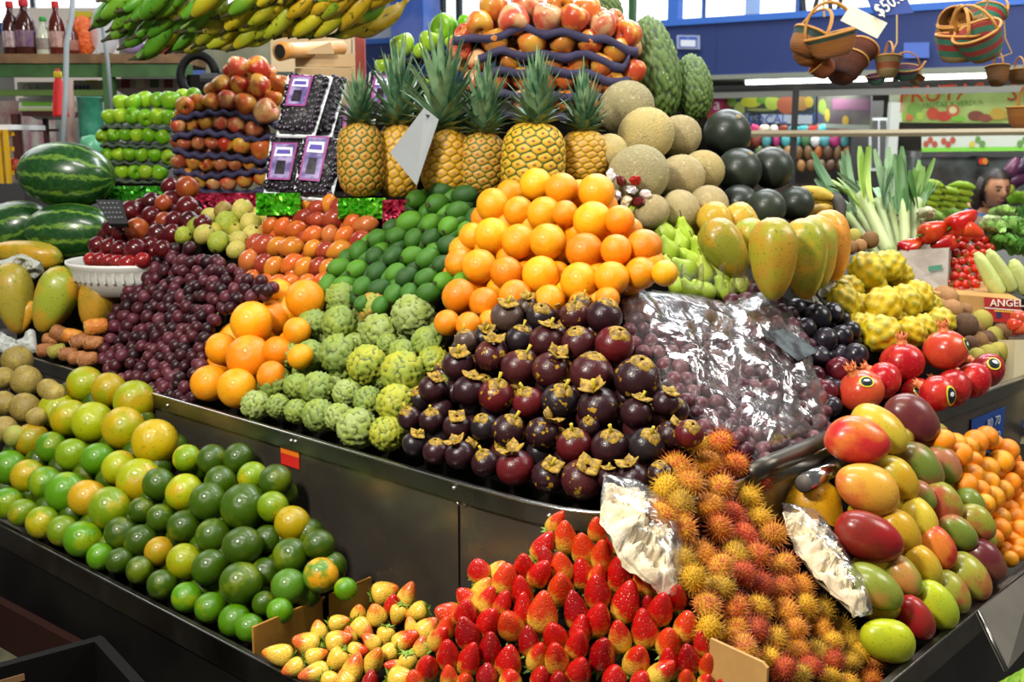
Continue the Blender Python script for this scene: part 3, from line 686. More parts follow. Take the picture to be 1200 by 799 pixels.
def mparts(rd, t):
    if len(t) < 4: return [('calyx', rd.choice(K['calyxes']))] if rd.random() < .4 else []
    q = [('calyx', rd.choice(K['calyxes']))]
    if rd.random() < .55: q.append(('stem', K['mangosteen_stem']))
    return q
pile('mangosteen', MA, MP, pal, '{c} mangosteen, {w} of the heap', 'mangosteen', 'mangosteens heaped at the stall corner', .12, 17, 11, sc=1.1, fill=.9, meshfn=mpick, parts=mparts,
     ang=lambda rd, t: axis(rd.uniform(62, 112), rd.uniform(14, 48)))
riser([(465,505),(500,440),(560,390),(600,355),(700,350),(760,420),(800,480),(820,520),(760,575),(680,585),(600,565)], MP, .045, .95)
# ---- central oranges
pal = {'o': ('#f29a10', '#f4a81e', 'orange'), 'd': ('#ea860e', '#f29c18', 'deep orange'), 'y': ('#f2aa14', '#f29c10', 'golden'), '*': 'ooyd'}
CP = Plane((560,375,2.28), (760,325,2.22), (640,225,2.50))
CO = [(628,216,37),(658,222,38),(699,225,42),(578,241,40),(608,248,35),(638,251,40),(694,258,44),(726,258,34),(554,277,32),(577,276,41),(608,283,40),(642,283,42),(685,294,43),(722,293,36),(755,289,41,'d'),(538,308,33),(562,312,40),(594,320,39),
(634,322,43),(679,330,44),(717,326,40),(751,320,37),(779,320,30),(538,347,40,'d'),(568,355,36,'d'),(604,347,38),(644,353,38),(524,378,30,'d'),(549,381,30,'d'),(574,376,26,'d'),(680,354,26),(712,350,28),(662,250,30,'d')]
pile('orange', CO, CP, pal, '{c} orange in the central pyramid, {w}', 'orange', 'oranges in the central pyramid', 0, 17, 13, sc=1.05, fill=.9)
riser([(510,390),(525,290),(570,225),(625,200),(710,205),(760,270),(765,300),(700,375),(600,390)], CP, .08, .95)
# ---- feijoas
pal = {'g': ('#386a18', '#4c7a22', 'green'), 'd': ('#28501a', '#386020', 'dark green'), 'l': ('#4f861c', '#629028', 'light green'), '*': 'ggdl'}
FP = Plane((400,340,2.60), (500,345,2.42), (530,230,2.72))
FE = [(489,234,23),(513,240,26),(517,224,22,None,10),(544,229,24,None,8),(537,248,24,None,190),(556,256,22),(480,260,25,None,200),(505,262,22),(526,266,24),(546,270,20),(443,280,23),(465,277,22),(485,280,22),(506,279,22),(527,288,23,None,170),
(421,294,22),(439,300,21),(461,300,22),(484,300,23),(502,303,25),(519,310,22),(398,314,23),(419,316,23),(442,319,23),(464,320,22),(477,325,23,None,215),(500,326,23,None,200),(521,330,23),(384,334,21),(403,334,21,None,190),(425,336,22),(445,338,22,None,200),(461,345,22),(480,343,21),(503,343,23,None,185),(540,330,20),(426,356,20),(446,358,20)]
pile('feijoa', FE, FP, pal, '{c} feijoa beside the central oranges, {w}', 'feijoa', 'feijoas beside the central oranges', .0, 12, 15, sc=1.04, fill=.9, parts=lambda rd, t: [('crown', K['feijoa_crown'])],
     ang=lambda rd, t: axis(rd.uniform(190, 260), rd.uniform(25, 60)))
riser([(375,345),(440,270),(480,225),(555,215),(560,260),(530,350)], FP, .035, .95)
# ---- orange-brown tamarillos
pal = {'o': ('#c05a22', '#cf7228', 'orange'), 'r': ('#8f3222', '#a84a28', 'red-brown'), 'y': ('#cf8426', '#c8702a', 'golden orange'), 'b': ('#b3602e', '#c07038', 'light brown'), '*': 'oobyor'}
TP = Plane((300,325,2.84), (390,325,2.72), (370,240,3.0))
TA = [(358,238,25,'y',0),(338,250,22,'o',10),(370,245,19),(386,240,18,None,80),(397,245,21),(417,247,25,None,30),(355,255,19,None,15),(371,258,19),(390,258,24,None,20),(317,266,20,None,50),(331,268,20),(346,270,21,'o',20),(412,262,19),(428,264,22,None,10),(366,276,21,None,20),(387,277,20,None,80),
(403,277,20),(421,281,20,'r'),(308,289,24,None,40),(298,287,20),(324,290,22),(340,290,24,'y',10),(366,293,20,'y'),(380,294,20,'r'),(397,294,23,'y',20),(291,308,23,None,70),(308,311,21,'r',60),(320,314,21,'y',55),(342,310,22,'o',35),(356,315,21,'y',60),(372,314,20,'r',55),(384,316,20,None,60),(295,328,18),(309,331,18),(325,331,18),(339,331,18),(360,330,18),(376,330,18)]
pile('tamarillo', TA, TP, pal, '{c} tamarillo behind the left oranges, {w}', 'tamarillo', 'orange tamarillos behind the left oranges', 0, 12, 17, sc=1.08, fill=.9, parts=lambda rd, t: [('stem_tip', K['tamarillo_tip'])] if rd.random() < .4 else [],
     ang=lambda rd, t: axis(rd.uniform(0, 70), rd.uniform(-5, 30)))
riser([(280,335),(300,270),(355,235),(425,240),(440,270),(400,340)], TP, .035, 1.0)
# ---- guavas
pal = {'y': ('#b3a83c', '#9aa038', 'yellow'), 'g': ('#8f9c2e', '#a8a83c', 'green'), 'p': ('#c2b458', '#aab048', 'pale yellow'), 'b': ('#8a7430', '#9a8a3a', 'brownish'), '*': 'ygp'}
UVP = Plane((215,290,3.0), (290,295,2.95), (285,245,3.12))
pile('egg_fruit', [(262,247,20,'b'),(284,247,24),(266,263,27,'g',80,10),(294,263,24),(315,252,22,'p'),(215,276,20),(232,267,24,'g',50,10),(239,275,22,'p'),(251,271,18),(256,284,24,'g'),(280,281,20),(296,277,24,'p'),(277,293,20)], UVP, pal, '{c} guava left of the tamarillos, {w}', 'guava', 'guavas between the plums and tamarillos', 0, 13, 19, sc=1.08, fill=.9, name='guava', parts=lambda rd, t: [('blossom_end', K['guava_eye'])],
     ang=lambda rd, t: axis(rd.uniform(0, 360), rd.uniform(0, 60)))
riser([(205,295),(240,250),(290,238),(325,250),(310,300)], UVP, .04, 1.0)
# ---- dark red tomato plums over the white bowl
pal = {'r': ('#4a0c12', '#651517', 'dark red'), 'd': ('#340c10', '#5a1a1e', 'blackish red'), 'o': ('#8a3a1e', '#a85a22', 'orange-red'), 'b': ('#8f1c1c', '#6a1418', 'bright red'), '*': 'rrd'}
RP = Plane((110,303,3.10), (200,290,3.0), (205,225,3.25))
RL = [(199,219,20),(219,221,25,'o'),(177,237,22),(191,238,19,'o'),(200,236,22),(219,243,24),(152,250,27),(177,254,22),(192,258,19,'o'),(204,259,20,'r'),(221,258,20),(131,269,23),(142,273,22),(160,271,27,'o'),(185,274,24),(202,274,22),(114,288,21),(128,291,20),(140,292,20),(158,293,24),(176,288,20),(106,304,16,'b'),(116,305,16,'b'),(127,307,16,'b'),(137,308,16,'b'),(150,309,20,'b'),(166,306,18,'b'),(237,262,20,'r'),(190,292,20,'r')]
pile('tamarillo', RL, RP, pal, '{c} tree tomato above the white bowl, {w}', 'tree tomato', 'dark red tree tomatoes above the white bowl', 0, 10, 21, sc=1.12, fill=.9, name='tree_tomato', ratio=.85,
     ang=lambda rd, t: axis(rd.uniform(-20, 60), rd.uniform(0, 40)))
riser([(100,310),(125,265),(190,215),(230,215),(245,260),(215,300)], RP, .035, 1.1)
# ---- pears
pal = {'g': ('#a3bf38', '#b3c850', 'green'), 'y': ('#b3c44c', '#a3bf38', 'yellow-green'), '*': 'ggy'}
PP = Plane((800,335,2.52), (860,335,2.58), (760,255,2.75))
PE = [(752,256,25),(774,254,24),(778,272,24),(800,273,25),(783,292,23),(797,284,20),(821,293,25),(802,315,24),(824,318,25),(844,318,25),(848,338,23),(866,331,23),(824,340,22),(793,334,20),(808,340,20),(766,262,22)]
pile('pear', PE, PP, pal, '{c} pear beside the central oranges, {w}', 'pear', 'green pears beside the central oranges', .3, 12, 23, sc=1.1, fill=.75, parts=lambda rd, t: [('stem', K['pear_stem'])], ratio=1.05,
     ang=lambda rd, t: axis(rd.uniform(95, 145), rd.uniform(5, 25)))
riser([(740,260),(775,245),(880,335),(870,355),(780,350),(760,320)], PP, .045, .95)
# ---- cantaloupes and black melons
pal = {'t': ('#a9986c', '#b8a878', 'tan'), 'g': ('#9a9068', '#a89c70', 'greyish tan'), 'y': ('#b8a468', '#a89a68', 'yellowish tan'), '*': 't'}
ML = Plane((748,205,2.78), (830,200,2.98), (734,127,3.0))
pile('cantaloupe', [(734,127,64,'g',210),(757,158,64,'y',200),(796,160,50,'t',20),(748,205,70,'g',210),(798,208,54,'t',10),(823,201,50,'y',10),(797,246,46,'t'),(830,241,48,'t'),(714,178,42,'y'),(764,248,40,'t')], ML, pal, '{c} netted cantaloupe, {w} of the heap', 'melon', 'cantaloupes left of the black melons', 0, 22, 25, meshes=[K['melon']],
     parts=lambda rd, t: [('stem_scar', K['melon_scar'])])
riser([(700,190),(720,110),(760,110),(850,230),(820,260),(740,240)], ML, .1, 1.0)
pal = {'k': ('#2c332a', '#3f4638', 'black'), '*': 'k'}
BM = Plane((866,240,3.0), (940,240,3.12), (866,160,3.22))
pile('black_melon', [(852,156,56,None,60,50),(866,200,54,None,60,40),(905,197,50,None,40,0),(866,240,48,None,150,10),(898,244,46,None,260,50),(933,239,42,None,100,0)], BM, pal, '{c} round melon with smooth rind, {w} of its heap', 'melon', 'black melons right of the cantaloupes', 0, 22, 27, name='black_melon', meshes=[K['black_melon']], parts=lambda rd, t: [('stem_scar', K['black_scar'])])
riser([(835,200),(852,150),(905,190),(950,250),(850,260)], BM, .09, 1.0)
# ---- pitayas, plums, pomegranates, kiwis
pal = {'y': ('#b9a422', '#000000', 'yellow'), 'g': ('#a39a28', '#000000', 'greenish yellow'), '*': 'yyg'}
YP = Plane((1033,391,2.62), (1100,378,2.74), (1016,318,2.80))
pile('pitaya', [(1016,318,42),(1040,312,38),(988,354,38,'g'),(1034,358,44),(1061,354,38,None,120,10),(1076,348,36,None,110,10),(1033,391,44),(1068,389,34),(1084,384,30),(1103,377,32,'g'),(1004,379,26)], YP, pal, '{c} knobbly pitaya, {w} of the heap', 'pitaya', 'yellow pitayas behind the pomegranates', -.1, 20, 29, sc=1.08, fill=.75, meshes=[K['pitaya'], K['pitaya2']],
     ang=lambda rd, t: axis(rd.uniform(100, 200), rd.uniform(0, 30)), relax=True)
riser([(975,370),(1010,300),(1050,300),(1110,370),(1090,400),(1010,400)], YP, .06, .95)
pal = {'k': ('#1b181f', '#3a3440', 'blue-black'), 'r': ('#5a1420', '#36121c', 'dark red'), '*': 'k'}
KP = Plane((970,470,2.36), (1003,416,2.50), (945,362,2.60))
pile('plum', [(933,362,24),(957,373,32),(975,367,25),(967,398,28),(986,394,25),(997,388,23),(1003,416,27),(983,433,29,'r'),(985,414,20),(968,458,26,'r'),(975,476,22),(960,418,24),(980,456,22),(944,385,24),(955,440,22,'r'),(930,378,20)], KP, pal, '{c} plum beside the bagged grapes, {w}', 'plum', 'dark plums beside the bagged grapes', 0, 13, 31, sc=1.08, fill=.9)
riser([(925,360),(980,355),(1010,400),(1000,440),(975,485),(950,460)], KP, .04, .95)
pal = {'r': ('#a8121c', '#c8382a', 'red'), 'o': ('#c8402a', '#d05a2e', 'orange-red'), 'd': ('#8f1420', '#a81c24', 'dark red'), '*': 'r'}
GPp = Plane((1009,458,2.40), (1140,450,2.56), (1060,405,2.50))
PO = [(1057,425,52,'r',92,5),(1108,410,52,'o',98,5),(1034,446,46,'r',140,-10),(1009,458,54,'o',118,15),(1075,462,40,'r',20,-30),(1098,461,44,'r',150,-30),(1116,455,46,'r',150,-40),(1140,446,44,'r',140,-40),(1157,434,42,'d',140,-40)]
def pomparts(rd, t): return [('crown', K['pom_crown'])]
pile('pomegranate', PO, GPp, pal, '{c} pomegranate above the mangoes, {w}', 'pomegranate', 'pomegranates above the mangoes', -.12, 26, 33, parts=pomparts)
riser([(1000,480),(1030,430),(1110,395),(1170,420),(1170,450),(1090,490)], GPp, .07, .95)
# small oval fruit stickers on pomegranates and apples
M_STBLK = plain('sticker_black', '#16202a', .35); M_STYEL = plain('sticker_yellow', '#d8d23a', .35); M_STW = plain('sticker_white', '#dfe3ea', .35)
def sticker(obj_loc, dia, direction, w, h, host, mats, ang=0):
    n = direction.normalized(); M = host.matrix_basis.inverted() @ (Matrix.Translation(obj_loc+n*(dia*.5-w*.12)) @ frame(n, ang))
    for k, (s, mt, nm) in enumerate(((1.0, mats[0], 'sticker_border'), (.8, mats[1], 'sticker_face'), (.42, mats[2], 'sticker_print'))):
        g = G(); m = 18; vs = []; zz = .0006*(k+1)
        for ring, rs in enumerate((1, .66, .33)):
            for j in range(m):
                a = 2*math.pi*j/m; x, y = w*.5*s*rs*math.cos(a), h*.5*s*rs*math.sin(a)
                if k == 2: y = y*.55 + h*.09
                vs.append((x, y, zz+math.sqrt(max(0, dia*dia*.25-x*x-y*y))-(dia*.5-w*.12)))
        vs.append((0, h*.09 if k == 2 else 0, zz+dia*.5-(dia*.5-w*.12)))
        fs = [(r*m+j, r*m+(j+1) % m, (r+1)*m+(j+1) % m, (r+1)*m+j) for r in (0, 1) for j in range(m)] + [(2*m+j, 2*m+(j+1) % m, 3*m) for j in range(m)]
        g.add(vs, fs)
        if k == 0: par = link(nm, g.mesh(nm, mt, True), host, M)
        else: link(nm, g.mesh(nm, mt, True), par)
for o, loc, dia in [a for a in ALL if a[0]['category'] == 'pomegranate']:
    v = loc-CAM; d = v.dot(FW); x = 600+F_PX*v.x/d; y = 399.5-F_PX*v.dot(UP)/d
    for (sx, sy, w, h, a) in ((1008,446,15,12,0),(1072,458,16,10,-.6),(1108,463,13,22,.2),(1127,404,11,17,.5),(1157,425,14,14,-.5)):
        cx, cy = sx-x, sy-y; r = dia*F_PX/d/2
        if math.hypot(cx, cy) < r*.98 and ((sx, sy) != (1127,404) or abs(x-1108) < 3) and ((sx, sy) != (1108,463) or abs(x-1098) < 3) and ((sx, sy) != (1072,458) or abs(x-1075) < 3):
            q = RT*cx - UP*cy - FW*math.sqrt(max(.02, r*r-cx*cx-cy*cy)); sticker(loc, dia, q, w*1.15*d/F_PX, h*1.15*d/F_PX, o, [M_STYEL, M_STBLK, M_STW], a)
pal = {'b': ('#7d5a36', '#8f6f44', 'brown'), 'y': ('#a39a44', '#b0a04c', 'yellow-green'), 'd': ('#5f4430', '#70523a', 'dark brown'), 't': ('#a87c50', '#9a7048', 'tan'), '*': 'bt'}
WP = Plane((1146,415,2.86), (1180,411,2.94), (1106,349,3.05))
pile('kiwi', [(1106,349,26,'t'),(1100,361,22,'t'),(1116,363,22,'t'),(1130,363,18,'t'),(1132,381,26,'d'),(1150,376,24,'y'),(1118,380,20,'y'),(1137,403,18,'d'),(1147,400,20,'b'),(1156,397,18,'d'),(1165,394,20,'y'),(1173,391,22,'b'),(1158,416,22,'y'),(1170,413,22,'y'),(1181,411,20,'t'),(1145,417,18,'y'),(1112,349,20,'t')], WP, pal, '{c} kiwi right of the pitayas, {w}', 'kiwi', 'kiwis right of the pitayas', -.15, 11, 35, sc=1.1, fill=.75,
     ang=lambda rd, t: axis(rd.uniform(80, 150), rd.uniform(0, 30)), ratio=.85)
riser([(1090,370),(1105,340),(1140,360),(1190,400),(1180,425),(1140,425)], WP, .04, 1.0)
pile('kiwi', [(1020,281,20,'b'),(1008,288,16,'t'),(997,290,16,'b'),(1001,277,18,'y')], Plane((1020,290,2.9), (990,290,2.9), (1010,270,3.0)), pal, '{c} kiwi beside the orange papaya, {w}', 'kiwi', 'kiwis beside the orange papaya', 0, 6, 36, ratio=.85,
     ang=lambda rd, t: axis(rd.uniform(80, 120), rd.uniform(0, 30)))
# ---- mangoes (lower right tray)
pal = {'r': ('#a81c22', '#8a2a20', 'crimson'), 'o': ('#c46a32', '#cf9a34', 'orange-pink'), 'y': ('#cfa022', '#c8b034', 'yellow'), 'p': ('#6a2a30', '#7d4a34', 'purple'), 'g': ('#6f8030', '#a86a48', 'green'), 'l': ('#b7bf22', '#a3b428', 'bright yellow-green'), 'm': ('#b05038', '#9a9a34', 'rosy green'), 'c': ('#c02c2a', '#d87a30', 'red and orange'), 'n': ('#8a9434', '#c88a48', 'green and orange'), '*': 'ym'}
NP = Plane((1040,750,1.86), (1160,650,2.20), (1012,515,2.12))
MN = [(1005,516,54,'c',-20),(1030,504,52,'y',-30),(1070,490,50,'p',-45),(1016,572,56,'o',-15),(1050,560,44,'y',-50),(1079,546,47,'g',-50),(1106,544,36,'g',-60),(1018,630,60,'r',-20),(1056,622,42,'y',-55),(1078,608,38,'y',-50),(1102,588,42,'m',-45),(1122,580,34,'g',-60),(1098,642,40,'c',-50),(1122,624,38,'g',-35),(1144,612,36,'m',-50),
(1082,662,40,'y',-50),(1058,674,40,'n',-50),(1024,688,52,'n',-30),(1152,656,44,'p',-50),(1136,676,44,'m',-45),(1116,694,38,'m',-50),(1096,710,46,'l',-45),(1072,724,42,'r',-50),(1040,750,50,'l',-15),(1138,590,30,'g',-60),(1080,580,30,'g',-50)]
pile('mango', [(a, b, c, k, e+180 if e == -15 else e, 8) for a, b, c, k, e in MN], NP, pal, '{c} mango, lower right tray, {w}', 'mango', 'mangoes in the lower right tray', -.45, 24, 37, sc=1.05, fill=.9)
riser([(985,530),(1020,480),(1090,480),(1130,560),(1165,640),(1050,740),(1000,700)], NP, .06, .7)
o = link('yellow_papaya', K['papaya'], None, xf(P(954,606,2.10), axis(105, -10), (.112,.112,.085), 1), '#d8a010', '#c89014'); tag(o, 'yellow papaya lying under the steel pipe behind the second bag', 'papaya')
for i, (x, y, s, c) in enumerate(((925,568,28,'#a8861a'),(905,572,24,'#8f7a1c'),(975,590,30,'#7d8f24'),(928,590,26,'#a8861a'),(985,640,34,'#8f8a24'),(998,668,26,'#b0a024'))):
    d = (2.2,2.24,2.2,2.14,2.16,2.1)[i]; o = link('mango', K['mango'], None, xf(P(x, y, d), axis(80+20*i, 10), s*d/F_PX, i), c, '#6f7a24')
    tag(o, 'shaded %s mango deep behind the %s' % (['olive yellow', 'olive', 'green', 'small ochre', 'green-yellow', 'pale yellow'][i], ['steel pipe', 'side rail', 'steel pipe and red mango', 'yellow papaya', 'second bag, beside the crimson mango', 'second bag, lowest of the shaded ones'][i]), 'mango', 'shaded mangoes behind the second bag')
# ---- tangerines at the right edge
pal = {'o': ('#ee8a12', '#f29a1c', 'orange'), 'y': ('#f0a018', '#ee8a12', 'golden'), '*': 'ooy'}
AP = Plane((1130,530,2.32), (1195,640,2.34), (1190,540,2.50))
TG = [(1106,516,25),(1119,521,26),(1126,532,25),(1134,524,24),(1143,518,27),(1156,513,26),(1180,528,26),(1173,541,27),(1156,550,28,'y'),(1139,557,26),(1132,568,26),(1148,575,24),(1196,552,22),(1184,565,22),(1175,575,24),(1163,583,26),(1153,591,24),(1193,588,24),(1182,598,24),(1172,606,22),(1190,607,22),(1172,620,24),(1164,631,22),(1182,620,20),(1196,622,24),(1187,634,22),(1195,640,20),(1178,646,22),(1184,655,18),(1192,648,18),(1140,540,22),(1160,565,22),(1144,600,22),(1205,600,24),(1207,575,24),(1206,635,22)]
pile('orange', TG, AP, pal, '{c} tangerine at the right edge, {w}', 'tangerine', 'tangerines beside the mangoes', .2, 12, 39, sc=1.1, fill=.75, name='tangerine')
riser([(1095,520),(1150,500),(1215,530),(1215,640),(1185,655),(1125,570)], AP, .04, .7)
# ---- left papayas, watermelons, root stubs
def one(kind, name, x, y, d, dia, ang_, tilt, col, tint, label, cat, ratio=1.0, spin=0.0, group=None, parts=()):
    M = xf(P(x, y, d), axis(ang_, tilt), (dia*d/F_PX, dia*d/F_PX, dia*d/F_PX*ratio), spin)
    if parts:
        o = thing(name, label, cat, M, group); link(name+'_body', K[kind], o, None, col, tint)
        for pn, pm in parts: link(pn, pm, o)
    else: o = tag(link(name, K[kind], None, M, col, tint), label, cat, group)
    return o
PPA = [('papaya_stem', K['papaya_stem'])]
g_ = 'papayas at the left edge'
one('papaya', 'papaya', 64, 352, 3.08, 50, 67, 0, '#8f9a2c', '#bf8f26', 'big mottled green and yellow papaya standing in the left group', 'papaya', .95, 1, g_, PPA)
one('papaya', 'papaya', 16, 350, 3.14, 46, 98, 0, '#a89a34', '#c09028', 'yellowish papaya cut by the left edge of the view', 'papaya', 1.05, 2, g_, PPA)
one('papaya', 'papaya', 114, 356, 3.08, 46, 78, 0, '#c0902a', '#a88a28', 'orange-yellow papaya partly behind the grapes', 'papaya', .82, 3, g_)
one('papaya', 'papaya', 30, 298, 3.28, 34, -8, 0, '#c09420', '#8f8f28', 'yellow papaya lying on its side below the watermelons', 'papaya', 1.45, 0, g_)
one('papaya', 'papaya', 30, 372, 3.14, 20, 65, 0, '#d09a26', '#c88a20', 'slim orange-yellow papaya between the two big ones', 'papaya', 1.2, 0, g_)
g_ = 'striped watermelons at the back left'
one('watermelon', 'watermelon', 78, 205, 3.42, 77, -4, 0, '#1d4a1e', '#1d4a1e', 'large striped watermelon on top of the other two', 'watermelon', 1.0, .4, g_)
one('watermelon', 'watermelon', 84, 272, 3.38, 68, 0, 0, '#1d4a1e', '#1d4a1e', 'striped watermelon under the top one, beside the scale keypad', 'watermelon', 1.08, 2.4, g_)
one('watermelon', 'watermelon', 14, 270, 3.5, 66, 18, 0, '#1d4a1e', '#1d4a1e', 'striped watermelon cut by the left edge, under the top one', 'watermelon', 1.0, 1.2, g_)
g = G(); g.lathe([(.30, -.5), (.36, -.35), (.40, 0), (.40, .3), (.34, .48)], 14); K['stub'] = g.mesh('ulluco', skin('ulluco_skin', 3, .45, .6, .9, .5, .3, 8), True)
g = G(); g.lathe([(.01, .47), (.30, .475), (.31, .50), (.18, .53), (.01, .53)], 12); K['stub_end'] = g.mesh('cut_end', plain('cut_end', '#c9b06a', .7, var='#6a5430', vs=5), True)
pal = {'o': ('#b86a24', '#c88a34', 'orange'), 'b': ('#8f5a30', '#a87040', 'brown'), 'g': ('#8f8a34', '#a08a3a', 'greenish'), '*': 'ob'}
QP = Plane((55,412,2.98), (105,415,2.90), (110,383,2.98))
pile('stub', [(72,392,24,'b',155),(86,394,22,'o',170),(94,400,22,'b',200),(110,402,22,'b',180),(54,410,20,'b',190),(67,411,20,'g',200),(80,415,20,'b',180),(91,419,20,'b',190),(113,383,26,'o',190),(103,421,22,'b',190),(60,398,18,'b',170)], QP, pal, '{c} stubby root with cut end, {w}', 'root', 'stubby roots below the left papayas', 0, 10, 41, name='stub_root', parts=lambda rd, t: [('cut_end', K['stub_end'])], relax=False)
riser([(45,400),(70,380),(125,370),(120,425),(50,415)], QP, .04, .95)
riser([(-10,390),(-10,330),(60,300),(140,330),(140,400),(60,395)], Plane((0,390,3.1), (130,395,3.0), (60,300,3.2)), .075, 1.0)
riser([(-20,320),(-20,250),(130,240),(130,300)], Plane((0,300,3.4), (130,300,3.3), (60,200,3.5)), .14, 1.0)
# ---- right papayas
g_ = 'papayas right of the pears'
one('papaya', 'papaya', 906, 304, 2.42, 56, 92, 8, '#b8902a', '#a3a02c', 'big upright orange-green papaya in front of its group', 'papaya', 1.0, 1, g_)
one('papaya', 'papaya', 851, 292, 2.58, 50, 125, 8, '#8f8f2c', '#b8902a', 'dark green speckled papaya leaning right beside the pears', 'papaya', .9, 2, g_)
one('papaya', 'papaya', 943, 304, 2.52, 54, 94, 8, '#b8962c', '#7d8a24', 'yellow and green papaya leaning beside the plums', 'papaya', 1.02, 3, g_)
one('papaya', 'papaya', 957, 296, 2.6, 48, 96, 8, '#a0a83c', '#c89a34', 'narrow green-edged papaya behind the yellow and green one', 'papaya', 1.05, 0, g_)
one('papaya', 'papaya', 974, 288, 2.68, 46, 100, 8, '#d08a2a', '#d8943a', 'smooth orange papaya, last to the right', 'papaya', 1.05, 4, g_)
one('papaya', 'papaya', 840, 262, 2.74, 40, 120, 8, '#c09a2c', '#d0a83c', 'small yellow papaya peeping out under the cantaloupes', 'papaya', .75, 2, g_)
one('papaya', 'papaya', 872, 262, 2.78, 38, 130, 8, '#cfa63c', '#a8a03c', 'small golden papaya in front of the black melons', 'papaya', .8, 2, g_)
one('papaya', 'papaya', 884, 282, 2.66, 40, 130, 8, '#9aa638', '#c0a03a', 'green papaya between the speckled and the big upright ones', 'papaya', .8, 5, g_)
one('papaya', 'papaya', 808, 262, 2.80, 24, 305, -5, '#b89a30', '#cf9a34', 'slim yellow papaya above the green pears', 'papaya', .9, 5, g_)
riser([(820,290),(840,240),(990,250),(1000,330),(920,350),(870,345)], Plane((850,320,2.68), (950,340,2.7), (900,240,2.9)), .06, .95)
# ---------------- grapes ----------------
def inpoly(x, y, poly):
    c = False; n = len(poly)
    for i in range(n):
        x1, y1 = poly[i]; x2, y2 = poly[(i+1) % n]
        if (y1 > y) != (y2 > y) and x < (x2-x1)*(y-y1)/(y2-y1)+x1: c = not c
    return c
def hexfill(poly, sp, jit, rd):
    xs = [p[0] for p in poly]; ys = [p[1] for p in poly]; out = []; y = min(ys); k = 0
    while y <= max(ys):
        x = min(xs)+(sp/2 if k % 2 else 0)
        while x <= max(xs):
            a, b = x+rd.uniform(-jit, jit), y+rd.uniform(-jit, jit)
            if inpoly(a, b, poly): out.append((a, b))
            x += sp
        y += sp*.84; k += 1
    return out
M_GSTEM = plain('grape_stalk', '#6a7038', .6)
def bunches(poly, plane, sp, dpx, cols, centers, labels, group, seed, jit=3, thick=.02, cap=100):
    rd = random.Random(seed); pts = [(x, y, 0) for x, y in hexfill(poly, sp, jit, rd)] + [(x, y, 1) for x, y in hexfill(poly, sp*1.15, jit, rd)]
    cl = [[] for _ in centers]
    for p in pts: cl[min(range(len(centers)), key=lambda i: (p[0]-centers[i][0])**2+(p[1]-centers[i][1])**2 + rd.uniform(0, 250))].append(p)
    for i, c in enumerate(cl):
        if not c: continue
        root = P(*centers[i], plane.d(*centers[i])); b = thing('grape_bunch', labels[i], 'grapes', root, group); im = Matrix.Translation(-root); cen = []
        for (x, y, lay) in sorted(c, key=lambda p: p[2])[:cap]:
            d = plane.d(x, y)+lay*thick*1.0+rd.uniform(-.012, .006); s = dpx*rd.uniform(.86, 1.1)*d/F_PX; q = P(x, y, d); cen.append(q)
            k = rd.choice(cols); link('grape', K['grape'], b, im @ xf(q, axis(rd.uniform(0, 360), rd.uniform(0, 60)), s, rd.random()*6), k[0], k[1])
        top = max(cen, key=lambda q: q.z); mid = sum(cen, Vector())/len(cen)-plane.n*.01; g = G(); g.tube([top-root, (top.lerp(mid, .5)-root), mid-root], [.003, .0025, .0015], 6)
        link('stalk', g.mesh('stalk', M_GSTEM, True), b)
GRP = Plane((160,455,2.72), (235,470,2.52), (215,290,2.98))
gpoly = [(200,282),(245,298),(285,318),(322,335),(318,350),(285,352),(252,385),(240,430),(226,478),(165,458),(118,436),(122,392),(140,338),(165,302)]
gc = [('#3f141c','#55222a'),('#300f16','#4a1f26'),('#4f1d27','#62303a'),('#240c12','#381822'),('#582833','#6c3a40')]
cs = [(200,300),(245,320),(290,338),(160,335),(215,350),(150,385),(200,395),(240,385),(140,425),(190,440),(218,455)]
ls = ['red grape bunch at the very top of the heap','red grape bunch on the upper right shoulder of the heap','small dark grape bunch reaching right towards the oranges','grape bunch on the upper left shoulder of the heap','grape bunch in the middle of the upper heap','grape bunch on the left flank of the heap','grape bunch in the centre of the heap','grape bunch on the right flank beside the oranges','dark grape bunch at the lower left foot of the heap','grape bunch at the bottom middle above the steel rim','lowest grape bunch touching the rim beside the oranges']
bunches(gpoly, GRP, 13.5, 15.5, gc, cs, ls, 'red grape bunches heaped left of the oranges', 51)
riser(gpoly, GRP, .035, 1.0)
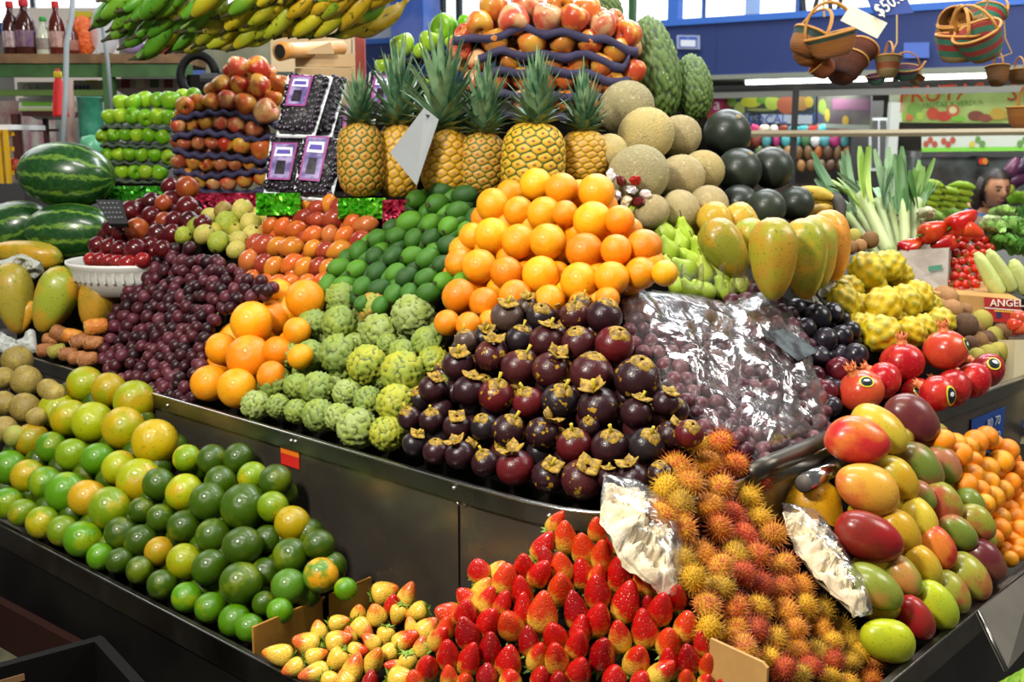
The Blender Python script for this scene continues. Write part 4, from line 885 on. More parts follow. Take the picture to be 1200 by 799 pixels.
# ---------------- bagged grapes ----------------
def film(name, c0=.16, white='#ffffff', sc=6):
    t = NT(name); v = t.coords(False); n1 = t.noise(v, sc, 5, .7, 1.5)
    tr = t.n('ShaderNodeBsdfTransparent'); gl = t.n('ShaderNodeBsdfGlossy'); gl.inputs['Roughness'].default_value = .2; gl.inputs['Color'].default_value = (.5, .5, .5, 1)
    df = t.n('ShaderNodeBsdfTranslucent'); df.inputs['Color'].default_value = lin(white); d2 = t.n('ShaderNodeBsdfDiffuse'); d2.inputs['Color'].default_value = lin(white)
    b = t.n('ShaderNodeBump'); t.l(t.noise(v, sc*1.6, 3, .5, 1.5), b.inputs['Height']); b.inputs['Strength'].default_value = .6; b.inputs['Distance'].default_value = .01
    t.l(b.outputs[0], gl.inputs['Normal']); t.l(b.outputs[0], d2.inputs['Normal'])
    m0 = t.n('ShaderNodeMixShader'); m0.inputs[0].default_value = .5; t.l(df.outputs[0], m0.inputs[1]); t.l(d2.outputs[0], m0.inputs[2])
    m1 = t.n('ShaderNodeMixShader'); f1 = t.ramp(n1, .57, .72, c0, .55); t.l(f1, m1.inputs[0]); t.l(tr.outputs[0], m1.inputs[1]); t.l(m0.outputs[0], m1.inputs[2])
    fr = t.n('ShaderNodeFresnel'); fr.inputs[0].default_value = 1.35; t.l(b.outputs[0], fr.inputs['Normal']); mu = t.n('ShaderNodeMath', operation='MULTIPLY_ADD'); t.l(fr.outputs[0], mu.inputs[0]); mu.inputs[1].default_value = .5; mu.inputs[2].default_value = .0
    m2 = t.n('ShaderNodeMixShader'); t.l(mu.outputs[0], m2.inputs[0]); t.l(m1.outputs[0], m2.inputs[1]); t.l(gl.outputs[0], m2.inputs[2]); t.l(m2.outputs[0], t.out.inputs[0]); return t.m
M_FILM = film('clear_plastic_film', .07, '#f0ecea', 7)
M_FILMC = film('thin_clear_film', .04, '#ffffff', 12)
from mathutils import noise as mn
def lens(poly, plane, bulge, name, mat, amp=.012, N=34, back=.05, nsc=9.0, off=0.0):
    """closed bag: front skin bulging off the heap plane, back skin behind, crumpled"""
    cx = sum(p[0] for p in poly)/len(poly); cy = sum(p[1] for p in poly)/len(poly); m = 72; L = len(poly)
    per = []
    for k in range(m):
        t = k/m*L; i = int(t); f = t-i; p0, p1, p2, p3 = poly[(i-1) % L], poly[i % L], poly[(i+1) % L], poly[(i+2) % L]
        q = [p1[a]+(p2[a]-p1[a])*f*1.0 for a in (0, 1)]; per.append(q)
    g = G(); rings = 14
    for side in (1, -1):
        vs = []
        for r in range(rings):
            s = 1-r/rings
            for k in range(m):
                x, y = cx+(per[k][0]-cx)*s, cy+(per[k][1]-cy)*s; q = plane.at(x, y); h = (1-s**2.6)
                w = mn.fractal(q*nsc, .7, 2.1, 4)*amp*(.4+h)
                if side > 0: q = q+plane.n*(off+bulge*h**.6+w)
                else: q = q+plane.n*(off-back*h**.6)
                vs.append(q)
        q = plane.at(cx, cy); vs.append(q+plane.n*(off+bulge if side > 0 else off-back))
        fs = [(r*m+k, r*m+(k+1) % m, (r+1)*m+(k+1) % m, (r+1)*m+k) for r in range(rings-1) for k in range(m)] + [((rings-1)*m+k, (rings-1)*m+(k+1) % m, rings*m) for k in range(m)]
        g.add(vs, fs if side > 0 else [f[::-1] for f in fs])
    return g
def ruffle(pts, plane, w, amp, n=40):  # gathered free edge of a bag
    g = G(); vs = []
    for k in range(n+1):
        t = k/n*(len(pts)-1); i = min(int(t), len(pts)-2); f = t-i; x = pts[i][0]+(pts[i+1][0]-pts[i][0])*f; y = pts[i][1]+(pts[i+1][1]-pts[i][1])*f; q = plane.at(x, y)
        up = (UP*.9+plane.n*.4).normalized()
        for u in range(5): vs.append(q+up*w*u/4*(1+.3*math.sin(k*1.1))+plane.n*(.02+amp*math.sin(k*.9+u*.3)*u/4+amp*.5*math.sin(k*2.3)*u/4))
    g.add(vs, [(k*5+u, k*5+u+1, (k+1)*5+u+1, (k+1)*5+u) for k in range(n) for u in range(4)]); return g
BG = Plane((830,500,2.10), (940,490,2.26), (830,350,2.42))
bc = [('#552830','#70444a'),('#44202a','#5c343c'),('#623a40','#7a5054'),('#361820','#4c2a32')]
bagA = [(728,352),(745,338),(790,342),(845,352),(868,372),(868,420),(872,470),(868,520),(836,520),(818,495),(792,470),(765,425),(735,395)]
bagB = [(850,352),(885,338),(925,362),(948,400),(952,440),(976,478),(968,505),(925,528),(890,545),(866,520),(858,460),(850,400)]
bunches([(x, y+6) for x, y in bagA if y > 0], BG, 17, 19, bc, [(780,385),(830,410),(820,465)], ['purple grape bunch in the left bag, upper left','purple grape bunch in the left bag, upper right','purple grape bunch in the left bag, at the bottom'], 'grape bunches inside the plastic bags', 61, 3, .022)
bunches(bagB, BG, 17, 19, bc, [(895,385),(905,445),(925,500),(880,510)], ['purple grape bunch in the right bag, at the top','purple grape bunch in the right bag, middle','purple grape bunch in the right bag, lower right corner','purple grape bunch in the right bag, lower left end'], 'grape bunches inside the plastic bags', 62, 3, .022)
riser([(x, y+8) for x, y in bagA], BG, .10, .95); riser(bagB, BG, .10, .95)
M_DOT = plain('bag_hole_dark', '#3a1420', .5)
for pl_, lab, nm, rf in ((bagA, 'crumpled clear bag of purple grapes beside the mangosteens', 'A', [(728,350),(760,334),(800,345),(850,352)]), (bagB, 'crumpled clear bag of purple grapes beside the black plums', 'B', [(848,352),(885,338),(925,362)])):
    o = thing('grape_bag', lab, 'plastic bag', BG.at(*pl_[0]), 'bags of grapes'); im = Matrix.Translation(-BG.at(*pl_[0]))
    link('bag_film', lens(pl_, BG, .035, 'bag_film', None, .016, back=.02).mesh('bag_film', M_FILM, True), o, im)
    link('bag_neck', ruffle(rf, BG, .045, .014).mesh('bag_neck', M_FILM, True), o, im)
    if nm == 'B':
        q = [BG.at(x, y)+BG.n*.047 for x, y in ((878,408),(905,402),(945,428),(920,440))]; g = G(); g.slab(q, .001); lb = link('bag_label', g.mesh('bag_label', plain('bag_label_black', '#2a2c30', .25, var='#5c6468', vs=30)), o, im)
# ---------------- bags of white fruit pieces ----------------
M_CREAM = plain('cream_pieces', '#d8c59c', .7, var='#e6d8b8', vs=25, bump=.4, bs=60)
def piece_bag(poly, plane, lab, seed):
    rd = random.Random(seed); q0 = plane.at(*poly[0]); o = thing('fruit_piece_bag', lab, 'plastic bag', q0); im = Matrix.Translation(-q0)
    link('bag_film', lens(poly, plane, .030, 'f', None, .008, back=.01, off=.022).mesh('bag_film', M_FILMC, True), o, im)
    cx = sum(p[0] for p in poly)/len(poly); cy = sum(p[1] for p in poly)/len(poly); inner = [(cx+(x-cx)*.92, cy+(y-cy)*.92) for x, y in poly]
    g = lens(inner, plane, .020, '', None, .030, N=34, back=.012, nsc=34.0, off=.012)
    c = link('white_pieces', g.mesh('white_pieces', M_CREAM, True), o, im); c['kind'] = 'stuff'
STP = Plane((655,615,1.74), (510,775,1.62), (840,775,1.58))
RBP = Plane((825,530,1.94), (1000,790,1.82), (850,745,1.62))
piece_bag([(700,566),(735,572),(765,592),(784,620),(792,655),(792,700),(778,708),(750,690),(720,662),(702,632),(695,600)], Plane((700,570,1.74), (790,690,1.66), (790,600,1.78)), 'clear bag of cream-white fruit pieces between the strawberries and the rambutans', 71)
piece_bag([(910,598),(945,606),(965,635),(985,665),(1010,705),(1016,728),(1000,732),(985,716),(955,690),(930,655),(915,625)], Plane((910,600,2.0), (1010,725,1.86), (960,610,2.02)), 'clear bag of cream-white fruit pieces wedged between rambutans and mangoes', 72)
# ---------------- strawberries ----------------
def berries(items, plane, group, label, seed, slope=0, gap=20, leafy=1.0, tiltr=(20, 45)):
    rd = random.Random(seed); w = wheres(items, slope, gap)
    D = solve([(a[0], a[1], a[2]) for a in items], plane, .5)
    for i, t in enumerate(items):
        x, y, wd, h, k = t[:5]; a = t[5] if len(t) > 5 else rd.uniform(76, 106); loc = P(x, y, D[i]); s = wd*D[i]/F_PX*1.1
        col, ripe, word = {'r': ('#b8100c', .36, 'deep red'), 'd': ('#98080e', .5, 'dark red'), 'y': ('#c4200c', -.02, 'yellow-based red'), 'o': ('#cc3810', .14, 'orange-red'), 'p': ('#d8701e', -.28, 'pale yellow'), 'q': ('#c85a22', -.1, 'yellow and pink')}[k]
        M = xf(loc, axis(a, rd.uniform(*tiltr)), (s, s, s*min(1.7, h/wd)/1.22), rd.uniform(0, 6))
        o = thing('strawberry', ' '.join(label.format(c=word, w=w[i]).split()), 'strawberry', M, group)
        b = link('berry', K['strawberry'], o, None, col); b['ripe'] = ripe
        link('leaf_calyx', K['berry_leaves'], o)
SB = [(651,612,18,32,'o',58),(662,630,26,38,'o'),(637,641,26,36,'r',65),(561,668,26,26,'r'),(584,669,22,24,'p',60),(566,690,22,28,'p',60),(592,680,30,40,'o'),(614,666,26,42,'r'),(612,694,24,38,'r'),(633,672,26,38,'r',65),(658,665,26,34,'o'),(657,690,30,44,'o'),(683,673,28,36,'r'),(684,644,28,40,'o'),(548,702,24,28,'y',130),
(526,720,28,30,'o',150),(546,718,26,36,'r'),(570,706,24,38,'y',70),(589,706,20,28,'r',70),(572,730,28,42,'r',70),(598,732,30,40,'o',110),(614,716,24,42,'r'),(636,718,34,48,'o'),(675,716,28,44,'d'),(547,742,28,40,'d'),(650,745,28,38,'r'),(680,740,24,36,'r'),(700,620,22,30,'o'),(721,634,22,40,'r',105),(706,652,26,44,'o'),(725,674,28,46,'r'),
(748,658,26,44,'d'),(755,684,28,46,'o'),(773,684,20,32,'r',110),(793,700,24,38,'r'),(700,694,30,42,'r'),(734,706,32,48,'r',80),(774,714,28,44,'r'),(701,726,30,42,'r'),(755,737,30,44,'r',98),(804,734,28,36,'o'),(677,755,26,40,'r'),(652,772,28,44,'y'),(706,767,30,48,'d'),(726,746,26,40,'y',100),(746,774,30,44,'y'),(783,753,28,38,'o'),
(807,772,26,40,'d'),(823,754,20,30,'r'),(629,770,22,40,'y',75),(679,786,28,36,'r'),(633,795,22,30,'r'),(720,794,28,28,'r'),(774,789,26,36,'y',50),(784,778,24,40,'r'),(805,796,20,28,'o'),(830,780,22,40,'o',100),(848,797,16,16,'r'),(501,782,26,34,'r'),(525,768,26,40,'r'),(526,793,20,26,'o'),(550,773,26,42,'r',75),(574,760,26,40,'d'),
(596,776,30,40,'r'),(571,791,24,26,'d'),(598,797,26,24,'y'),(620,752,24,36,'d'),(514,748,22,34,'y',60),(522,736,20,26,'o'),(735,640,20,26,'d'),(640,655,20,26,'d'),(700,675,20,30,'o'),(760,710,20,30,'d'),(655,797,22,24,'d'),(752,797,24,22,'r'),(486,797,22,24,'o'),(545,797,18,18,'o'),(827,799,18,22,'y')]
berries(SB, STP, 'red strawberries heaped in the cardboard box', '{c} strawberry of the tall heap, {w}', 81)
riser([(505,799),(520,720),(570,665),(655,620),(700,620),(760,680),(820,740),(850,799)], STP, .045, .7)
YBP = Plane((330,768,1.84), (450,690,1.96), (480,795,1.70))
YB = [(450,695,28,28,'p',20),(477,699,22,30,'q',70),(441,721,24,24,'p'),(420,719,18,20,'p'),(397,730,20,22,'p',20),(374,739,20,20,'p',100),(490,717,22,24,'p',200),(467,719,20,22,'p',250),(360,754,26,28,'q',160),(370,769,20,24,'p',20),(328,767,24,32,'p',170),(396,773,26,28,'p',230),(370,788,22,32,'q',190),(414,784,24,32,'q',70),(438,775,22,34,'p',65),(418,763,20,22,'o',0),
(424,737,24,26,'q',330),(396,751,24,28,'q',20),(474,751,24,30,'o',30),(500,737,24,26,'q',45),(482,735,16,20,'p'),(470,795,26,30,'p',10),(460,709,20,24,'r',80),(388,797,20,22,'p',0),(518,741,14,16,'p'),(494,759,20,24,'q',80),(434,797,18,20,'d'),(452,745,20,22,'p',260),(478,777,20,24,'p',270),(455,765,20,22,'q',200),(345,782,20,24,'q',200),(410,745,16,20,'q',100),(436,752,18,22,'q',140),(462,781,16,20,'o',160),(405,797,20,20,'p',120)]
berries(YB, YBP, 'small pale strawberries at the box end', '{c} small strawberry by the box wall, {w}', 82, 0, 17, tiltr=(-10, 30))
riser([(320,785),(340,750),(440,685),(500,690),(520,799),(380,805)], YBP, .035, .7)
M_CARD = plain('cardboard', '#b8892c', .75, var='#94661c', vs=12, bump=.15, bs=25)
M_CARDL = plain('cardboard_tan', '#bf9250', .75, var='#b08448', vs=9)
box = thing('strawberry_box', 'cut-down cardboard box around the strawberries', 'box', (0, 0, 0))
q1 = onz(297, 735, .828); q2, n_, t_ = rimpoint(441, 674, RIM, .012); q1.x -= .0
g = G(); g.slab([q1, Vector((q1.x, q1.y, .705)), Vector((q2.x, q2.y, .705)), q2], .005); link('side_wall', g.mesh('side_wall', M_CARD), box)
q3 = P(832, 748, 1.56); q4 = P(893, 776, 1.50); q5 = P(899, 783, 1.495)
g = G(); g.slab([q3, q4, q5, Vector((q5.x, q5.y, .72)), Vector((q3.x, q3.y, .72))][::-1], .005); link('end_wall', g.mesh('end_wall', M_CARDL), box)
# ---------------- rambutans ----------------
rpoly = [(812,514),(842,516),(872,530),(890,556),(900,600),(915,650),(950,690),(990,725),(1028,762),(1030,805),(900,805),(893,778),(834,748),(803,700),(792,660),(776,604),(772,566),(790,540)]
rd = random.Random(91); cand = []
y = 520
k = 0
while y < 806:
    f = (y-520)/280; x0 = 765+(k % 2)*15
    while x0 < 1040:
        g_ = max(0, min(1, (x0-880)/90))*f; sp = 31-7*g_
        a, b = x0+rd.uniform(-4, 4), y+rd.uniform(-4, 4)
        if inpoly(a, b, rpoly) and all((a-c[0])**2+(b-c[1])**2 > (sp*.70)**2 for c in cand): cand.append((a, b, sp*1.08))
        x0 += sp*.5
    y += 12; k += 1
CR = [('#c9841a','#b8641e','orange'),('#d09a14','#c8a020','yellow'),('#c8741a','#b03020','red-orange'),('#b8501c','#98181e','red'),('#c88a24','#b84438','pinkish orange'),('#b88e1a','#9a7020','ochre'),('#d0901a','#b83c20','orange'),('#cc9a18','#a85c1c','golden')]
w = wheres(cand, 0, 20); D = solve(cand, RBP, .4)
for i, (x, y, s) in enumerate(cand):
    c = rd.choice(CR); d = D[i]; sc = s*1.02*d/F_PX
    o = thing('rambutan', '%s hairy rambutan, %s of the heap' % (c[2], w[i]), 'rambutan', xf(P(x, y, d), axis(rd.uniform(0, 360), rd.uniform(0, 60)), (sc, sc, sc*1.12), rd.random()*6), 'rambutans heaped beside the strawberries')
    link('rambutan_body', K['ramb_body'], o, None, c[0], c[1]); link('hairs', rd.choice(K['ramb_hairs']), o, None, c[0], c[1])
riser(rpoly, RBP, .035, .7)
# ---------------- pineapples ----------------
PN = [(423,187,52,86,2.86,85,'g',0,'green and yellow pineapple at the left end of the row'),(466,189,48,88,2.92,60,'y',1,'ripe yellow pineapple half hidden by the blank white card'),(522,190,56,78,2.80,46,'y',1,'ripe yellow pineapple right of the white card, with the tallest crown'),
      (564,192,54,74,2.80,70,'g',0,'greenest squat pineapple, between two yellow ones'),(625,188,70,88,2.72,60,'yg',2,'largest pineapple, standing behind the top central oranges'),(684,184,52,62,2.80,82,'y',0,'small ripe yellow pineapple at the right end of the row')]
for x, y, w_, h_, d, yt, k, ci, lab in PN:
    dia = w_*d/F_PX/.97; H = h_*d/F_PX; base = P(x, y, d)
    M = Matrix.Translation(base) @ frame((Vector((0, 0, 1))+RT*random.Random(x).uniform(-.05, .05)), x*.7) @ Matrix.Scale(dia, 4)
    o = thing('pineapple', lab, 'pineapple', M, 'pineapples in a row behind the heaps')
    zs = H/dia/1.34; col = {'g': '#b88a30', 'y': '#cf9a22', 'yg': '#d0a428'}[k]
    link('pineapple_body', K['pine_body_y'] if k == 'y' else K['pine_body'], o, Matrix.Diagonal((1, 1, zs, 1)), col)
    ch = (y-h_/2-yt)*d/F_PX/dia/1.22; link('crown', K['crowns'][ci], o, Matrix.Translation((0, 0, .62*zs)) @ Matrix.Diagonal((max(1.0, ch*.95), max(1.0, ch*.95), ch, 1)) @ Matrix.Translation((0, 0, -.64)))
g = G(); g.prism([(P(395,230,2.93).x, P(395,230,2.93).y), (P(560,230,2.78).x, P(560,230,2.78).y), (P(715,230,2.72).x, P(715,230,2.72).y), (P(730,230,3.1).x, P(730,230,3.1).y), (P(390,230,3.2).x, P(390,230,3.2).y)], 1.2, P(500,232,2.85).z)
link('display_step', g.mesh('display_step', M_DARK), counter)
# blank white card in front of the second pineapple
g = G(); q = [P(497,126,2.70), P(514,140,2.68), P(488,217,2.68), P(457,179,2.74)]; g.slab(q[::-1], .002)
tag(link('blank_card', g.mesh('blank_card', plain('card_paper', '#8d9294', .6))), 'blank tilted whitish price card leaning on the second pineapple', 'card')
# crinkled foil strips
def foil(poly, d, col, c2, lab, seed):
    rd = random.Random(seed); (x0, y0), (x1, y1) = poly; nx, ny = max(4, int((x1-x0)/3)), max(3, int((y1-y0)/3)); vs = []
    for j in range(ny+1):
        for i in range(nx+1): vs.append(P(x0+(x1-x0)*i/nx, y0+(y1-y0)*j/ny, d+rd.uniform(-.008, .008)-(y1-y0)*.0*j))
    fs = [(j*(nx+1)+i, (j+1)*(nx+1)+i, (j+1)*(nx+1)+i+1, j*(nx+1)+i+1) for j in range(ny) for i in range(nx)]
    b = [v-FW*-.015 for v in vs]; o_ = len(vs); g = G(); g.add(vs+b, fs+[tuple(x+o_ for x in f[::-1]) for f in fs])
    tag(link('foil_lining', g.mesh('foil_lining', plain('foil', col, .3, .6, var=c2, vs=30))), lab, 'foil', 'shiny foil linings on the steps')
foil(((128,218),(196,246)), 3.50, '#2c7a1c', '#4aa028', 'dark green foil strip under the green apples', 1)
foil(((205,226),(302,256)), 3.40, '#8a1830', '#c04060', 'crimson foil strip under the left red apples', 2)
foil(((300,226),(352,252)), 2.97, '#3a9a16', '#5cb824', 'bright green foil strip behind the tamarillos', 3)
foil(((396,232),(452,256)), 2.86, '#46a41c', '#6cc030', 'bright green foil strip under the leftmost pineapple', 4)
foil(((448,234),(492,266)), 2.80, '#8f1a34', '#b83a5a', 'crimson foil strip under the second pineapple', 5)
# ---------------- apples on pulp trays ----------------
M_TRAYP = plain('purple_pulp_tray', '#3a3454', .8, var='#2e2a46', vs=20, bump=.3, bs=50)
M_TRAYG = plain('grey_green_pulp_tray', '#4a5a48', .8, var='#3c4a3c', vs=20, bump=.3, bs=50)
def tray(pts, d, depth, mat, lab, group, wave=1.3, per=17.0, th=5.5):
    g = G(); n = 48; vs = []; rowsn = 5; x0, x1 = pts[0][0], pts[-1][0]
    hd = Vector((0, 1, 0))
    for k in range(n+1):
        x = x0+(x1-x0)*k/n
        for i in range(len(pts)-1):
            if pts[i][0] <= x <= pts[i+1][0]: y = pts[i][1]+(pts[i+1][1]-pts[i][1])*(x-pts[i][0])/(pts[i+1][0]-pts[i][0]); break
        y += wave*math.cos(2*math.pi*(x-x0)/per)
        for r in range(rowsn):
            q = P(x, y, d)+hd*depth*r/(rowsn-1); q.z += (0 if r == 0 else .006*math.cos(2*math.pi*(x-x0)/per+math.pi*r)); vs.append(q)
    m = len(vs); t = Vector((0, 0, th*d/F_PX)); vs2 = [v-t for v in vs]
    fs = [(k*rowsn+r, (k+1)*rowsn+r, (k+1)*rowsn+r+1, k*rowsn+r+1) for k in range(n) for r in range(rowsn-1)]
    fr = [(k*rowsn, k*rowsn+m, (k+1)*rowsn+m, (k+1)*rowsn) for k in range(n)] + [(k*rowsn+rowsn-1, (k+1)*rowsn+rowsn-1, (k+1)*rowsn+rowsn-1+m, k*rowsn+rowsn-1+m) for k in range(n)]
    ends = [tuple([r for r in range(rowsn)]+[r+m for r in range(rowsn-1, -1, -1)]), tuple([n*rowsn+r for r in range(rowsn-1, -1, -1)]+[n*rowsn+r+m for r in range(rowsn)])]
    g.add(vs+vs2, fs+[tuple(x+m for x in f[::-1]) for f in fs]+fr+ends)
    tag(link('pulp_tray', g.mesh('pulp_tray', mat, True)), lab, 'tray', group)
pal = {'r': ('#a83020', '#d09a40', 'red'), 'o': ('#c8602c', '#cf9a3c', 'orange-red'), 'y': ('#cf9f38', '#c86a34', 'yellow'), 'b': ('#a04c34', '#b87848', 'brownish red'), 'p': ('#c8503a', '#d8a468', 'pinkish'), '*': 'robp'}
AG = lambda rd, t: (axis(rd.uniform(0, 360), rd.uniform(10, 60)) if rd.random() < .5 else axis(rd.uniform(60, 120), rd.uniform(-10, 30)))
flat = lambda d: Plane((100,100,d), (500,100,d), (100,200,d-.0001))
ap = lambda rd, t: [('apple_stem', K['apple_stem'])]
LA = [(279,79,24,'p'),(302,79,27,'r'),(261,100,24,'r'),(281,100,22,'r'),(304,102,28,'r'),(329,101,24,'o'),(216,123,20,'o'),(232,120,20,'o'),(248,119,20,'y'),(267,118,23,'p'),(288,122,26,'o'),(311,131,28,'p'),(320,116,20,'o'),
(209,147,17),(225,145,18),(242,143,18,'y'),(259,143,19),(277,146,20),(297,151,20),(216,168,17),(233,167,18),(250,167,18),(265,169,18),(283,170,21,'y'),(308,176,27,'o'),(210,189,18),(227,190,18),(243,192,17),(259,192,17),(276,192,17),(293,192,15),(218,206,18,'o'),(234,211,18,'y'),(251,214,18),(268,214,19),(287,211,20,'o'),(307,208,20,'o')]
pile('apple', LA, flat(3.62), pal, '{c} apple, left tray stack, {w}', 'apple', 'red apples stacked on the left purple trays', 0, 12, 101, parts=ap, ang=AG, sc=1.08, fill=1.0)
g_ = 'purple trays under the left red apples'
for i, (pts) in enumerate(([(201,137),(240,130),(275,130),(300,138),(325,144)], [(201,158),(235,152),(275,157),(300,162),(324,156)], [(201,172),(225,180),(260,180),(290,184),(316,188)], [(203,198),(240,204),(280,201),(312,196)], [(222,218),(250,225),(285,226),(320,218)])):
    tray(pts, 3.58, .14, M_TRAYP, ['top','second','third','fourth','bottom'][i]+' purple tray of the left red apple stack', g_)
pal = {'g': ('#5f9c14', '#7fb024', 'green'), 'l': ('#8ab820', '#a0c030', 'light green'), '*': 'gggl'}
GA = [(142,120,18,'l'),(156,120,18),(170,118,20),(185,118,18),(200,118,22),(215,112,16),(228,111,16),(129,137,18,'l'),(142,136,18),(157,136,19),(171,137,19),(186,137,19),(199,138,19),(121,159,16),(133,158,16),(148,158,16),(161,159,16,'l'),(175,159,17),(191,161,17),(127,181,16),(140,181,16),(152,181,16),(166,182,16),(182,182,16),(198,183,17),(144,201,17),(158,201,17),(171,202,17),(187,203,18)]
pile('apple', GA, flat(3.80), pal, '{c} apple, left tray stack, {w}', 'apple', 'green apples stacked on the left grey trays', 0, 10, 103, parts=None, ang=AG, sc=1.08)
for i, pts in enumerate(([(117,147),(160,148),(202,150)], [(117,168),(160,170),(205,171)], [(124,189),(160,190),(206,194)], [(132,210),(165,213),(202,210)])):
    tray(pts, 3.78, .14, M_TRAYG, ['top','second','third','bottom'][i]+' grey-green tray of the green apple stack', 'grey trays under the green apples', 1.0, 14, 3.2)
pal = {'r': ('#b8452a', '#cf9038', 'red'), 'o': ('#cc6a30', '#d09a3c', 'orange-red'), 'y': ('#cf9a34', '#c87a34', 'yellow'), 'p': ('#c8563e', '#d8a878', 'pinkish'), '*': 'rop'}
CA = [(578,10,32,'o'),(562,27,30,'o'),(602,22,35,'p'),(617,7,36,'p'),(655,5,30,'y'),(688,12,30,'o'),(641,21,33,'p'),(673,22,32,'r'),(707,30,31,'p'),(737,40,31,'r'),(580,49,30,'y'),(624,50,32,'o'),(660,49,28,'y'),(691,50,27,'r'),(723,60,28,'y'),(597,70,24,'y'),(677,74,26,'o'),(705,76,26,'o'),(742,84,28,'r'),(646,74,24,'o'),
(662,92,24,'o'),(695,99,26,'r'),(720,98,26,'o'),(612,90,24,'o'),(640,96,24),(688,120,24,'r'),(710,122,24,'r'),(662,118,24),(638,120,24),(537,56,27,'p'),(612,118,24),(560,70,24),(556,95,24),(584,96,24)]
pile('apple', CA, flat(3.16), pal, '{c} apple, centre tray stack, {w}', 'apple', 'red apples stacked on the centre purple trays', 0, 14, 105, parts=ap, ang=AG, sc=1.08, fill=1.0)
GA2 = [(522,32,33,'g'),(472,53,29,'l'),(504,49,27,'l'),(547,28,22,'g'),(531,50,20,'l'),(492,60,18,'l'),(450,78,22,'l'),(497,97,14,'l')]
pal = {'g': ('#6aae1a', '#86bc28', 'green'), 'l': ('#95c22c', '#a6c83c', 'light green'), '*': 'gl'}
pile('apple', GA2, flat(3.28), pal, '{c} apple left of the centre stack, {w}', 'apple', 'green apples left of the centre stack', 0, 14, 107, parts=ap, ang=AG)
for i, pts in enumerate(([(530,40),(560,43),(585,36),(617,28),(640,34),(680,36),(715,45),(748,55)], [(560,62),(590,56),(640,62),(675,59),(710,66),(732,76),(738,64)], [(560,83),(590,80),(640,78),(660,78),(700,86),(738,92)], [(560,108),(620,106),(690,108),(715,110)], [(560,132),(700,130)])):
    tray(pts, 3.11, .16, M_TRAYP, ['top','second','third','fourth','bottom'][i]+' purple tray of the centre apple stack', 'purple trays under the centre apples', 2.2, 52, 9)
for i, pts in enumerate(([(442,64),(480,68),(510,62),(535,58)], [(440,92),(480,90),(530,80)])):
    tray(pts, 3.26, .16, M_TRAYP, ['upper','lower'][i]+' purple tray under the green apples left of centre', 'purple trays under the centre green apples', 1.5, 30, 3.5)
def step(x0, x1, y, d, dep, zb=1.3, mat=None):
    a, b = P(x0, y, d), P(x1, y, d); g = G(); g.prism([(a.x, a.y), (b.x, b.y), (b.x, b.y+dep), (a.x, a.y+dep)], zb, a.z); link('display_step', g.mesh('display_step', mat or M_DARK), counter)
step(440, 745, 137, 3.12, .2); step(205, 325, 228, 3.55, .22, 1.0); step(118, 205, 215, 3.75, .22, 1.0); step(440, 535, 100, 3.26, .16)
# ---------------- soursops ----------------
for x, y, d, w_, ang_, lab, r in ((768, 80, 3.30, 60, 100, 'big prickly soursop leaning behind the centre apples', 1.15), (812, 103, 3.36, 49, 95, 'prickly soursop standing above the black melons', .9), (706, 4, 3.45, 40, 120, 'prickly soursop peeping out at the top behind the apples', 1.0)):
    o = tag(link('soursop', K['soursop'], None, xf(P(x, y, d), axis(ang_, 0), (w_*d/F_PX, w_*d/F_PX, w_*d/F_PX*r), 1.0), '#56702c'), lab, 'soursop', 'soursops at the back')
step(735, 845, 148, 3.3, .25, 1.2)
